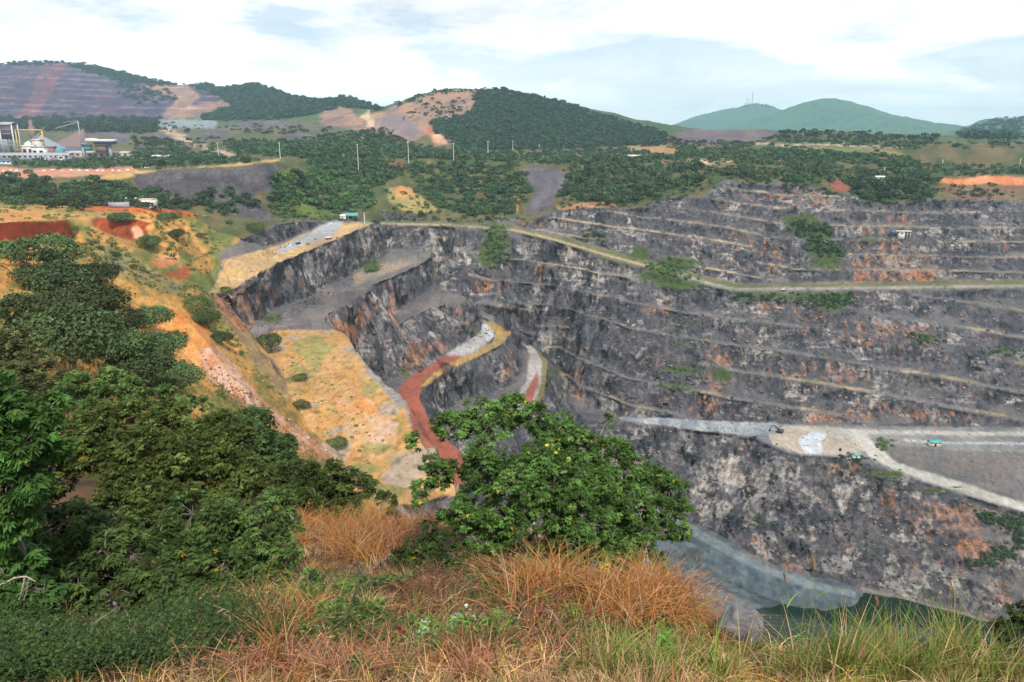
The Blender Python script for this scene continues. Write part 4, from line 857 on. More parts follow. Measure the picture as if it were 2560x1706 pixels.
def bend(a, b, r, wob=0.08, n=6, sag=0.0):
    a = np.array(a, float); b = np.array(b, float); t = np.linspace(0, 1, n)[:, None]
    p = a + (b - a) * t; Ln = np.linalg.norm(b - a)
    off = np.cumsum(r.normal(size=(n, 3)), 0) * wob * Ln / n; off -= off[0]; off -= t * off[-1]
    p = p + off; p[:, 2] += sag * Ln * (4 * t * (1 - t))[:, 0]
    return p
def tree_lobes(kind, r, R, H):
    """R crown radius, H height"""
    lobes = []
    if kind == 'flat':          # spreading layered crown
        for i in range(9):
            a = i * 2.4 + r.random(); q = R * (0.15 + 0.6 * math.sqrt((i + 0.5) / 9))
            s = R * (0.40 + 0.18 * r.random())
            lobes.append(((q * math.cos(a), q * math.sin(a), H * (0.80 - 0.34 * (q / R) - 0.14 * r.random())), (s, s, s * 0.58)))
    elif kind == 'bush':
        for i in range(8):
            a = i * 2.4 + r.random(); q = R * (0.1 + 0.55 * math.sqrt((i + 0.5) / 8)); s = R * (0.42 + 0.2 * r.random())
            lobes.append(((q * math.cos(a), q * math.sin(a), H * (0.62 - 0.30 * (q / R)) * (0.8 + 0.3 * r.random())), (s, s, s * 0.8)))
    else:                       # round
        for i in range(9):
            a = i * 2.4 + r.random(); q = R * (0.1 + 0.55 * math.sqrt((i + 0.5) / 9)); s = R * (0.36 + 0.2 * r.random())
            lobes.append(((q * math.cos(a), q * math.sin(a), H * (0.72 - 0.28 * (q / R) + 0.16 * (r.random() - 0.4))), (s, s, s * 0.7)))
    return lobes
def make_tree(name, kind, R, H, nleaf, lsize, base, seed, parts=True, var=0.3):
    r = np.random.default_rng(seed)
    lobes = tree_lobes(kind, r, R, H)
    p, u, v, pk = lobe_leaves(lobes, nleaf, lsize, r, 0.6 if kind == 'flat' else 0.35)
    crown = Bag(); V, Fq = quads(p, u, v, 0.35, r); crown.add(V, Fq, tint(len(p), base, var, r, pk))
    wood = Bag()
    wood.add(*tube(bend((0, 0, -0.25 * H), (0.03 * R, 0.02 * R, H * 0.42), r, 0.1), np.linspace(0.075, 0.05, 6) * H * 0.5, 6))
    for c, rr in lobes:
        wood.add(*tube(bend((0.0, 0.0, H * 0.18 + 0.12 * H * r.random()), (c[0] * .9, c[1] * .9, c[2] - rr[2] * 0.2), r, 0.12), np.linspace(0.045, 0.012, 6) * H * 0.5, 5))
    if parts:
        root = empty(name, (0, 0, 0)); crown.build('crown', FOL, root); wood.build('trunk', BARK, root)
        return root
    nw = len(np.concatenate(wood.v)); Vw = np.concatenate(wood.v)
    b = Bag(); b.add(np.concatenate(crown.v), np.concatenate(crown.f), np.concatenate(crown.c)); b.add(Vw, np.concatenate(wood.f), np.tile((0.16, 0.13, 0.10), (nw, 1)))
    return b.build(name, FOL)

# ------------------------------------------------------------------ where a pixel of the survey photo meets the ground
def build_zbuf():
    B = 4; W, Hh = 2560 // B, 1708 // B
    m = (PX >= 0) & (PX < 2560) & (PY >= 0) & (PY < 1706) & (DEP > 0.5)
    ii = np.nonzero(m.ravel())[0]
    bx = (PX.ravel()[ii] // B).astype(int); by = (PY.ravel()[ii] // B).astype(int); k = by * W + bx
    o = np.argsort(-DEP.ravel()[ii], kind='stable')
    Z = np.full(W * Hh, -1, np.int64); Z[k[o]] = ii[o]
    Z = Z.reshape(Hh, W)
    for _ in range(8):
        e = Z < 0
        if not e.any(): break
        up = np.roll(Z, 1, 0); lf = np.roll(Z, 1, 1); Z = np.where(e & (up >= 0), up, Z); e = Z < 0; Z = np.where(e & (lf >= 0), lf, Z)
    return Z, B
ZBUF, ZB_ = build_zbuf()
VXr, VYr, VZr, NZr = VX.ravel(), VY.ravel(), VZ.ravel(), NZ.ravel()
def hit(px, py):
    i = ZBUF[np.clip((np.asarray(py) // ZB_).astype(int), 0, ZBUF.shape[0] - 1), np.clip((np.asarray(px) // ZB_).astype(int), 0, ZBUF.shape[1] - 1)]
    return VXr[i], VYr[i], VZr[i], i
def hit1(px, py):
    x, y, z, i = hit(np.array([px]), np.array([py])); return float(x[0]), float(y[0]), float(z[0])
def dep_of(x, y, z): return y * CT - z * ST

DK = (0.056, 0.088, 0.036); MG = (0.078, 0.128, 0.038); LG = (0.085, 0.130, 0.034)
# ------------------------------------------------------------------ trees of the left hillside, each placed on its own
HILL_TREES = [  # px, py of crown centre, crown width px, kind, label
    (112, 618, 125, 'flat', 'dark flat-topped tree just below the end of the dark red earth bank'),
    (225, 668, 105, 'flat', 'dark spreading tree at the upper right end of the hillside thicket'),
    (130, 690, 130, 'flat', 'dark spreading tree right of the small red gash in the tan slope'),
    (60, 745, 100, 'bush', 'yellow-green bush at the left edge of the dark hillside thicket'),
    (200, 745, 150, 'flat', 'broad dark tree in the upper middle of the hillside thicket'),
    (115, 800, 150, 'round', 'dark rounded tree on the lower left of the hillside thicket'),
    (265, 790, 130, 'flat', 'dark tree on the right flank of the hillside thicket, above its lowest crown'),
    (185, 860, 190, 'round', 'largest dark crown at the foot of the hillside thicket'),
    (285, 875, 150, 'round', 'dark crown at the lower right foot of the hillside thicket'),
    (375, 785, 80, 'flat', 'topmost dark tree of the narrow clump beside the orange gully'),
    (400, 850, 110, 'flat', 'middle dark tree of the narrow clump beside the orange gully'),
    (360, 925, 140, 'round', 'broad dark tree between the hillside thicket and the narrow clump'),
    (430, 935, 110, 'flat', 'lowest dark tree of the narrow clump beside the orange gully'),
    (490, 745, 80, 'bush', 'bright green bush on the tan spur under the upper bench'),
    (520, 790, 75, 'round', 'green tree on the tan spur below the bright green bush'),
    (555, 838, 55, 'round', 'small dark tree on the crest of the tan spur'),
    (676, 850, 66, 'round', 'dark green rounded tree standing alone at the head of the tan bench'),
    (748, 935, 36, 'bush', 'small pale green bush left on the tan bench, below the lone tree'),
    (753, 998, 44, 'bush', 'small dark bush at the left edge of the tan bench beside the rocky spur'),
    (843, 1093, 58, 'bush', 'low dark bush at the near left edge of the tan bench'),
    (572, 718, 36, 'bush', 'small dark bush at the near corner of the upper tan bench'),
    (375, 607, 44, 'round', 'dark round tree below the orange cut bank'),
    (444, 582, 46, 'round', 'dark round tree on the grass slope right of the orange cut bank'),
    (500, 583, 24, 'bush', 'small dark bush right of the round tree on the grass slope'),
    (290, 630, 24, 'bush', 'small dark bush beside the red gully ridge'),
    (335, 664, 16, 'bush', 'tiny dark bush in the red gully below the orange bank'),
    (300, 530, 62, 'flat', 'dark flat-topped tree on orange earth below the small white building'),
    (420, 532, 48, 'flat', 'dark flat-topped tree in front of the orange earth patch'),
    (640, 556, 50, 'bush', 'dark bush at the toe of the grey spoil heap'),
    (575, 550, 18, 'bush', 'tiny bush on tan grass left of the spoil heap toe'),
    (928, 661, 40, 'bush', 'low bright green bush on the grey bench under the rock wall'),
    (255, 1165, 10, 'bush', ''),
]
def hill_trees():
    r = np.random.default_rng(21)
    protos = {('flat', i): make_tree('acacia_tree', 'flat', 1.0, 1.15, 5200, 0.045, (0.074, 0.112, 0.040), 100 + i) for i in range(3)}
    protos.update({('round', i): make_tree('broadleaf_tree', 'round', 1.0, 1.5, 5200, 0.045, (0.074, 0.112, 0.040), 120 + i) for i in range(3)})
    protos.update({('bush', i): make_tree('bush', 'bush', 1.0, 1.05, 4200, 0.043, (0.098, 0.140, 0.044), 140 + i) for i in range(3)})
    used = set()
    for k, (px, py, wpx, kind, lab) in enumerate(HILL_TREES):
        if not lab: continue
        key = (kind, k % 3); hgt = {'flat': 1.15, 'round': 1.5, 'bush': 1.05}[kind]
        x, y, z = hit1(px, min(py + wpx * 0.42, 1700))
        s = wpx * (0.64 if px < 460 and 600 < py < 960 else 0.5) / F * dep_of(x, y, z)
        o = protos[key] if key not in used else copy_tree(protos[key])
        used.add(key)
        # the ground under the crown's middle
        o.location = (x, y, float(ground_z(x, y)) - 0.05 * s); o.rotation_euler = (0, 0, r.random() * 6.28); o.scale = (s, s, s * (0.9 + 0.25 * r.random()))
        tag(o, lab, 'bush' if kind == 'bush' else 'tree')
    for key, o in protos.items():
        if key not in used:
            for c in list(o.children): bpy.data.objects.remove(c)
            bpy.data.objects.remove(o)
hill_trees()

# ------------------------------------------------------------------ woods: the nearest as single trees, the rest as one mass per wood
WOODS = [  # poly, count, crown radius range m, colour, label for single trees (None = mass only), group
    ([(0, 445), (90, 440), (130, 470), (300, 452), (330, 470), (480, 502), (470, 525), (300, 515), (160, 520), (0, 510)], 150, (2.2, 4.2), DK, 'dark tree in the belt between the red road and the orange earth', 'trees in the belt below the red road'),
    ([(0, 585), (0, 610), (60, 640), (0, 640)], 3, (1.2, 2.0), MG, None, None),
    ([(470, 480), (560, 470), (640, 500), (620, 530), (560, 540), (490, 520)], 16, (2.2, 3.6), DK, 'dark tree at the left foot of the grey spoil heap', 'trees at the foot of the spoil heap'),
    ([(680, 440), (780, 420), (930, 440), (930, 520), (860, 535), (760, 510), (690, 530), (690, 480)], 140, (2.2, 4.0), MG, 'green tree on the slope right of the grey spoil heap', 'trees on the slope right of the spoil heap'),
    ([(760, 395), (960, 400), (1010, 430), (960, 460), (900, 450), (800, 425)], 110, (2.2, 4.2), DK, 'dark tree on the pit rim under the white poles', 'trees on the pit rim under the poles'),
    ([(1010, 410), (1290, 405), (1310, 440), (1315, 480), (1290, 530), (1200, 545), (1090, 515), (1045, 470)], 190, (2.2, 4.2), DK, 'dark tree on the wooded slope left of the grey chute', 'trees on the slope left of the chute'),
    ([(960, 470), (1050, 475), (1090, 520), (1060, 535), (980, 520)], 18, (1.0, 2.0), MG, None, None),
    ([(1430, 410), (1700, 400), (1790, 425), (1740, 475), (1650, 475), (1620, 505), (1440, 505), (1390, 490)], 210, (2.2, 4.2), DK, 'dark tree on the wooded rim right of the grey chute', 'trees on the rim right of the chute'),
    ([(1790, 410), (1980, 385), (2100, 400), (2130, 450), (2000, 462), (1810, 445)], 110, (2.0, 3.8), DK, 'dark tree on the rim above the upper rock wall', 'trees on the rim above the upper wall'),
    ([(2130, 420), (2250, 400), (2330, 440), (2340, 480), (2300, 500), (2200, 512), (2130, 480)], 100, (2.4, 4.6), DK, 'dark green tree in the clump hanging over the right rock wall', 'trees in the clump over the right wall'),
    ([(2010, 540), (2060, 560), (2100, 600), (2110, 640), (2050, 645), (2010, 600), (1970, 560)], 34, (1.8, 3.4), DK, 'dark tree growing on the ledge across the right rock wall', 'trees on the ledge of the right wall'),
    ([(2380, 425), (2560, 425), (2560, 438), (2400, 440), (2350, 430)], 22, (1.8, 3.0), DK, 'small tree on the rim above the bright red bank', 'trees above the bright red bank'),
    ([(2360, 470), (2480, 462), (2540, 490), (2380, 495)], 14, (1.4, 2.6), DK, 'bush on the reddish slope under the bright red bank', 'bushes under the red bank'),
    ([(1640, 640), (1720, 660), (1760, 700), (1700, 700), (1610, 665)], 26, (1.0, 2.0), MG, 'green bush on the strip beside the pale ledge road', 'bushes beside the ledge road'),
    ([(1820, 738), (2130, 736), (2140, 760), (2080, 770), (1900, 752), (1830, 750)], 60, (0.9, 2.1), DK, 'dark bush below the long pale road across the far wall', 'bushes below the long pale road'),
    ([(1225, 570), (1270, 580), (1275, 660), (1230, 680), (1215, 620)], 26, (1.0, 2.0), DK, 'dark bush in the green seam of the back wall', 'bushes in the seam of the back wall'),
    ([(1480, 570), (1520, 585), (1510, 600), (1470, 598)], 5, (1.2, 2.4), DK, 'dark bush on the ledge above the pale road bend', 'bushes above the road bend'),
    ([(1650, 790), (1740, 800), (1735, 870), (1660, 860)], 9, (0.7, 1.4), MG, None, None),
    ([(1640, 915), (1760, 920), (1790, 960), (1650, 975)], 16, (0.7, 1.4), MG, None, None),
    ([(2270, 835), (2350, 830), (2350, 855), (2280, 860)], 9, (0.8, 1.5), DK, 'dark bush on a bench of the right far wall', 'bushes on a bench of the far wall'),
    ([(2450, 870), (2560, 868), (2560, 890), (2470, 895)], 9, (0.8, 1.5), DK, 'dark bush on the bench at the right end of the far wall', 'bushes at the right end of the bench'),
    ([(2190, 1100), (2225, 1095), (2222, 1125), (2200, 1125)], 7, (0.6, 1.2), MG, 'green bush in the fork of the pale roads', 'bushes in the fork of the roads'),
    ([(2080, 1138), (2180, 1140), (2175, 1150), (2090, 1150)], 9, (0.7, 1.4), DK, 'dark bush beside the small turquoise hut', 'bushes beside the turquoise hut'),
    ([(2440, 1285), (2560, 1290), (2560, 1340), (2530, 1390), (2450, 1420), (2420, 1405), (2520, 1360), (2540, 1330), (2450, 1300)], 70, (0.8, 1.7), DK, 'dark bush hanging on the wall below the descending road', 'bushes below the descending road'),
    ([(1880, 1150), (2180, 1170), (2300, 1215), (2150, 1190), (1900, 1170)], 14, (0.4, 0.9), MG, None, None),
    ([(700, 595), (860, 590), (1000, 585), (1000, 620), (900, 640), (800, 620)], 10, (0.5, 1.0), MG, None, None),
    ([(980, 530), (1300, 520), (1310, 552), (1200, 556), (1000, 552)], 45, (0.8, 2.2), DK, None, None),
    ([(1400, 505), (1620, 508), (1660, 480), (1800, 450), (2000, 462), (2130, 485), (2200, 513), (2330, 498), (2560, 500), (2560, 508), (2330, 508), (2190, 522), (2000, 474), (1810, 462), (1700, 500), (1560, 524), (1400, 520)], 120, (0.6, 1.8), DK, None, None),
    ([(700, 520), (860, 545), (860, 556), (760, 550), (690, 552)], 30, (0.8, 2.0), MG, None, None),
    ([(1960, 376), (2250, 388), (2330, 420), (2230, 415), (2000, 400)], 120, (1.6, 3.4), DK, None, None),
    # plateau and farther away
    ([(30, 402), (330, 398), (420, 385), (560, 388), (640, 402), (420, 418), (200, 422), (40, 414)], 150, (2.6, 4.4), DK, 'dark tree in the row between the works and the red road', 'trees between the works and the road'),
    ([(330, 345), (420, 350), (480, 375), (430, 392), (340, 390)], 46, (3.0, 5.0), DK, 'dark tree beside the pale works building', 'trees beside the works building'),
    ([(565, 350), (760, 354), (830, 332), (960, 322), (1050, 370), (1280, 382), (1300, 402), (1130, 398), (700, 394), (570, 380)], 620, (2.5, 4.5), DK, None, None),
    ([(400, 350), (540, 340), (560, 385), (480, 372)], 22, (2.5, 4.0), MG, None, None),
    ([(1300, 380), (1560, 372), (1720, 400), (1430, 408), (1310, 405)], 200, (2.5, 4.2), DK, None, None),
    ([(1680, 372), (1960, 372), (2130, 385), (2250, 395), (1980, 392), (1800, 408), (1700, 395)], 210, (2.2, 4.0), DK, None, None),
    ([(1960, 326), (2150, 332), (2350, 346), (2300, 372), (2080, 362), (1900, 355)], 150, (2.5, 5.0), DK, None, None),
    ([(1640, 340), (1720, 352), (1900, 356), (1890, 366), (1700, 372), (1620, 362)], 60, (2.5, 4.0), DK, None, None),
    ([(2300, 345), (2560, 345), (2560, 372), (2320, 372)], 16, (3.0, 6.0), DK, None, None),
    ([(2260, 412), (2560, 416), (2560, 428), (2300, 430)], 30, (1.6, 3.0), DK, None, None),
    ([(0, 296), (200, 296), (400, 300), (380, 332), (180, 330), (0, 328)], 330, (5.0, 9.0), DK, None, None),
    ([(380, 308), (560, 315), (720, 312), (850, 325), (700, 340), (540, 322), (400, 335)], 30, (3.0, 5.5), MG, None, None),
    ([(1195, 228), (1262, 224), (1320, 237), (1430, 263), (1560, 303), (1660, 333), (1650, 362), (1450, 370), (1150, 376), (1130, 350), (1090, 330), (1080, 302), (1180, 285)], 3000, (3.0, 5.5), (0.062, 0.125, 0.056), None, None),
    ([(165, 156), (310, 184), (400, 207), (465, 213), (400, 212), (300, 200), (220, 180)], 260, (5.0, 9.0), DK, None, None),
    ([(475, 215), (632, 214), (775, 253), (870, 246), (958, 275), (850, 266), (800, 280), (700, 296), (560, 300), (500, 298), (590, 270), (560, 245)], 1300, (5.0, 9.0), (0.062, 0.120, 0.060), None, None),
    ([(0, 159), (165, 154), (165, 157), (0, 163)], 60, (4.0, 7.0), DK, None, None),
    ([(300, 205), (420, 225), (440, 250), (340, 260), (290, 230)], 40, (5.0, 9.0), DK, None, None),
    ([(985, 258), (1090, 229), (1200, 222), (1200, 226), (1090, 234), (990, 264)], 40, (2.5, 4.0), DK, None, None),
    ([(1040, 250), (1180, 240), (1170, 285), (1080, 292), (1000, 300)], 30, (2.5, 4.5), DK, None, None),
    ([(2390, 330), (2480, 300), (2560, 292), (2560, 348), (2400, 345)], 130, (5.0, 9.0), (0.05, 0.09, 0.03), None, None),
    ([(1850, 262), (1920, 262), (1930, 268), (1850, 268)], 10, (5.0, 9.0), DK, None, None),
]
def sample_poly(poly, n, r):
    q = np.array(poly, float); x0, y0 = q.min(0); x1, y1 = q.max(0); X = []; Y = []
    got = 0
    while got < n:
        x = x0 + (x1 - x0) * r.random(n * 3); y = y0 + (y1 - y0) * r.random(n * 3)
        m = in_poly(x, y, poly); X.append(x[m]); Y.append(y[m]); got += m.sum()
    return np.concatenate(X)[:n], np.concatenate(Y)[:n]
def woods():
    r = np.random.default_rng(33)
    rec = []
    for wi, (poly, n, (ra, rb), colr, lab, grp) in enumerate(WOODS):
        n = int(n * (2.2 if lab is None else 2.9)); px, py = sample_poly(poly, n, r); jt = (9 if lab else 4); px = (px + jt * r.normal(size=n)).clip(0, 2559); py = (py + jt * 0.4 * r.normal(size=n)).clip(0, 1705); x, y, z, i = hit(px, py)
        rad = (ra * 0.75) + (rb - ra * 0.75) * r.random(n) ** 2.0
        for k in range(n):
            if y[k] < 40 or (y[k] < 200 and py[k] < 500): continue
            rec.append((rad[k] / dep_of(x[k], y[k], z[k]) if lab else 0.0, wi, x[k], y[k], z[k], rad[k]))
    rec.sort(key=lambda q: -q[0])
    single = [q for q in rec if q[0] > 0][:285]; rest = rec[len(single):]
    kinds = ['flat', 'flat', 'round', 'bush']
    protos = {}
    for kd in ('flat', 'round', 'bush'):
        for i in range(4):
            protos[(kd, i)] = make_tree('woodland_tree', kd, 1.0, {'flat': 1.25, 'round': 1.6, 'bush': 1.1}[kd], 520, 0.125, DK, 200 + i + 10 * len(kd), parts=False)
    first = set()
    for q in single:
        _, wi, x, y, z, rad = q
        kd = 'bush' if rad < 2 else kinds[r.integers(4)]; key = (kd, int(r.integers(4)))
        o = protos[key] if key not in first else protos[key].copy()
        if key in first: COL.objects.link(o)
        first.add(key)
        o.location = (x, y, z - 0.1 * rad); o.rotation_euler = (0, 0, r.random() * 6.28); o.scale = (rad, rad, rad * (0.8 + 0.4 * r.random()))
        tag(o, WOODS[wi][4], 'bush' if 'bush' in WOODS[wi][4] else 'tree', WOODS[wi][5])
        if 'bush' in WOODS[wi][4]: o.name = 'woodland_bush'
    for key, o in protos.items():
        if key not in first: bpy.data.objects.remove(o)
    # the masses
    far_p = []
    for i in range(6):
        rr = np.random.default_rng(300 + i); kd = kinds[i % 4]
        lob = tree_lobes(kd, rr, 1.0, {'flat': 1.25, 'round': 1.6, 'bush': 1.1}[kd])
        p, u, v, pk = lobe_leaves(lob, 90, 0.27, rr, 0.5); V, Fq = quads(p, u, v, 0.35, rr); far_p.append((V, Fq, tint(len(p), (1, 1, 1), 0.35, rr, pk)))
    near, far = Bag(), Bag()
    for q in rest:
        _, wi, x, y, z, rad = q
        V, Fq, C = far_p[int(r.integers(6))]; a = r.random() * 6.28; c, s = math.cos(a), math.sin(a)
        W = np.stack([V[:, 0] * c - V[:, 1] * s, V[:, 0] * s + V[:, 1] * c, V[:, 2] * (0.8 + 0.4 * r.random())], 1) * rad + np.array((x, y, z - 0.1 * rad))
        (near if y < 950 else far).add(W, Fq, C * np.array(WOODS[wi][3]) * (0.7 + 0.6 * r.random()))
    tag(near.build('woodland', FOL), 'dark green scrub and small trees covering the plateau and pit rim', 'woodland', None, 'stuff')
    tag(far.build('hill_woodland', FOL), 'distant woodland covering the hills and plain behind the quarry', 'woodland', None, 'stuff')
woods()
def scrub():
    r = np.random.default_rng(77); b = Bag(); tp = []
    for i in range(5):
        rr = np.random.default_rng(400 + i); lob = tree_lobes('bush', rr, 1.0, 1.0); p, u, v, pk = lobe_leaves(lob, 130, 0.2, rr, 0.4); V, Fq = quads(p, u, v, 0.35, rr); tp.append((V, Fq, tint(len(p), (1, 1, 1), 0.35, rr, pk)))
    def put(poly, n, ra, rb, cols):
        px, py = sample_poly(poly, n, r); x, y, z, i = hit(px, py)
        for k in range(n):
            rad = ra + (rb - ra) * r.random() ** 2; V, Fq, C = tp[r.integers(5)]; a = r.random() * 6.28; c, s = math.cos(a), math.sin(a)
            W = np.stack([V[:, 0] * c - V[:, 1] * s, V[:, 0] * s + V[:, 1] * c, V[:, 2] * (0.6 + 0.5 * r.random())], 1) * rad + np.array((x[k], y[k], z[k] - 0.1 * rad))
            b.add(W, Fq, C * np.array(cols[r.integers(len(cols))]) * (0.7 + 0.6 * r.random()))
    OL = (0.13, 0.15, 0.05); GR = (0.08, 0.13, 0.035); ST_ = (0.33, 0.23, 0.09)
    put([(180, 560), (260, 580), (420, 700), (520, 720), (500, 760), (330, 700), (200, 640)], 190, 0.4, 1.3, [OL, OL, GR, (0.2, 0.2, 0.1)])
    put([(0, 610), (110, 640), (250, 700), (470, 900), (600, 1000), (520, 1000), (330, 900), (0, 900)], 220, 0.3, 0.9, [OL, GR, ST_])
    put([(460, 690), (540, 740), (600, 850), (690, 960), (720, 1010), (640, 950), (540, 850)], 150, 0.3, 1.0, [OL, GR, ST_])
    put([(300, 520), (520, 530), (560, 620), (520, 700), (420, 650), (390, 560)], 150, 0.4, 1.5, [OL, GR, GR, ST_])
    put([(650, 850), (760, 880), (860, 960), (960, 1100), (900, 1200), (760, 1030)], 90, 0.15, 0.7, [OL, GR, ST_, ST_])
    put([(0, 500), (300, 520), (260, 545), (0, 550)], 60, 0.6, 1.6, [OL, GR])
    for x, y, rx, ry, o in GREENS: put([(x - rx, y - ry), (x + rx, y - ry), (x + rx, y + ry), (x - rx, y + ry)], int(10 + rx * ry / 45), 0.3, 1.1, [OL, GR, GR])
    put([(1310, 560), (1560, 600), (1800, 700), (1560, 640)], 60, 0.3, 0.9, [OL, GR]); put([(1500, 700), (2540, 760), (2540, 1040), (1600, 1030)], 160, 0.25, 0.8, [OL, GR]); put([(640, 560), (1000, 560), (1050, 640), (700, 780)], 60, 0.25, 0.9, [OL, GR, ST_])
    put([(1560, 1060), (2300, 1200), (2500, 1500), (2100, 1440)], 80, 0.25, 0.8, [OL, GR])
    tag(b.build('scrub', FOL), 'low olive and green scrub dotted over the slopes and benches', 'scrub', None, 'stuff')
scrub()
def rubble():
    r = np.random.default_rng(91); B8 = np.array([(x, y, z) for z in (-1, 1) for y in (-1, 1) for x in (-1, 1)], float); F6 = np.array([(0, 2, 3, 1), (4, 5, 7, 6), (0, 1, 5, 4), (2, 6, 7, 3), (0, 4, 6, 2), (1, 3, 7, 5)]); b = Bag()
    def put(poly, n, a_, c_, cols):
        px, py = sample_poly(poly, n, r); x, y, z, i = hit(px, py)
        for k in range(n):
            s = a_ + (c_ - a_) * r.random() ** 3; V = B8 * (0.6 + 0.5 * r.random((8, 1))) * s * np.array((1, 0.8, 0.6)); q = r.random() * 6.28; cc, ss_ = math.cos(q), math.sin(q)
            V = np.stack([V[:, 0] * cc - V[:, 1] * ss_, V[:, 0] * ss_ + V[:, 1] * cc, V[:, 2] + 0.3 * V[:, 0]], 1) + np.array((x[k], y[k], z[k] + 0.25 * s)); b.add(V, F6, np.tile(np.array(cols[r.integers(len(cols))]) * (0.7 + 0.6 * r.random()), (8, 1)))
    GRY = [(0.12, 0.118, 0.13), (0.20, 0.195, 0.20), (0.07, 0.068, 0.078)]; TAN_ = [(0.36, 0.25, 0.15), (0.26, 0.19, 0.13), (0.16, 0.14, 0.13)]
    put([(616, 825), (660, 805), (785, 738), (953, 655), (960, 668), (800, 755), (690, 815)], 260, 0.15, 0.6, GRY); put([(640, 640), (760, 590), (800, 572), (700, 640), (600, 700)], 120, 0.12, 0.5, GRY + TAN_)
    put([(650, 830), (830, 815), (1040, 1040), (1100, 1150), (900, 1180), (700, 930)], 420, 0.06, 0.30, TAN_); put([(700, 800), (1060, 640), (960, 640), (650, 830)], 200, 0.1, 0.45, GRY)
    put([(1545, 1044), (1900, 1058), (1950, 1068), (1900, 1090), (1760, 1074)], 420, 0.15, 0.7, [(0.34, 0.38, 0.42), (0.22, 0.25, 0.28), (0.42, 0.44, 0.46)]); put([(1960, 1070), (2560, 1080), (2560, 1120), (2200, 1105), (2000, 1130)], 160, 0.1, 0.4, GRY + TAN_)
    put([(2230, 1120), (2560, 1135), (2560, 1240), (2300, 1160)], 360, 0.08, 0.35, GRY); put([(1560, 1056), (1900, 1098), (2150, 1156), (2560, 1300), (2560, 1560), (2150, 1470), (1800, 1330), (1640, 1250)], 900, 0.2, 0.9, GRY + TAN_[1:])
    put([(1300, 600), (1830, 740), (2560, 735), (2560, 1060), (1560, 1035), (1300, 830)], 1500, 0.25, 1.0, GRY + TAN_[1:]); put([(1340, 560), (1820, 470), (2560, 515), (2560, 695), (1840, 700)], 900, 0.25, 0.9, GRY + TAN_)
    put([(330, 440), (560, 422), (700, 412), (700, 545), (600, 545), (400, 490)], 1800, 0.10, 0.42, [(0.10, 0.095, 0.105), (0.17, 0.16, 0.17), (0.13, 0.12, 0.13)])
    put([(500, 880), (640, 985), (790, 1100), (860, 1165), (740, 1110), (560, 985)], 300, 0.08, 0.4, [(0.55, 0.38, 0.28), (0.36, 0.2, 0.11), (0.2, 0.11, 0.07)]); put([(1120, 900), (1240, 845), (1230, 810), (1200, 830)], 60, 0.1, 0.4, GRY)
    m, t, p = new_mat('rubble_stone'); L(t, attr(t, 'base').outputs['Color'], p.inputs['Base Color'])
    tag(b.build('rubble', m, None, False), 'loose broken stones scattered over the quarry benches, walls and dumps', 'rubble', None, 'stuff')
rubble()
#--SPLIT2--
# ------------------------------------------------------------------ foreground trees and shrubs, leaf by leaf
def sprays(C, D, r, nl=7, length=0.085, width=0.30, droop=0.55, col=LG, var=0.3, colour_pick=None):
    """compound leaves: C anchor points, D outward directions -> leaflet faces fanned and drooping"""
    n = len(C)
    up = np.array((0, 0, 1.0))
    ax = unit(D * np.array((1, 1, 0.5)) + 0.35 * r.normal(size=(n, 3)))
    side = unit(np.cross(ax, up) + 1e-4); nrm = unit(np.cross(side, ax))
    ang = np.linspace(-1.25, 1.25, nl)[None] + 0.18 * r.normal(size=(n, nl))
    ln = length * (0.65 + 0.7 * r.random((n, nl))) * (0.75 + 0.5 * r.random((n, 1)))
    d = ax[:, None] * np.cos(ang)[..., None] + side[:, None] * np.sin(ang)[..., None]
    d[..., 2] -= droop * (0.5 + r.random((n, nl))); d = unit(d)
    w = unit(np.cross(d, nrm[:, None] + 0.4 * r.normal(size=(n, nl, 3)))) * (ln * width * 0.5)[..., None]
    off = ax[:, None] * (np.linspace(0, 0.35, nl)[None] * length)[..., None]
    b = C[:, None] + off; tip = b + d * ln[..., None]; mid = b + d * (ln * 0.45)[..., None]
    V = np.stack([b, mid + w, tip, mid - w], 2).reshape(-1, 3)
    Fq = np.arange(n * nl * 4).reshape(-1, 4)
    c = np.array(col)[None] * (1 + var * (r.random((n, 1)) * 2 - 1)) * (1 + 0.2 * (r.random((n, 3)) - 0.5) * np.array((1.2, 0.3, 0.8)))
    if colour_pick is not None:
        y = r.random(n) < colour_pick; c[y] = np.array((0.52, 0.36, 0.035)) * (0.8 + 0.4 * r.random((y.sum(), 1)))
    return V, Fq, np.repeat(c, nl * 4, 0)
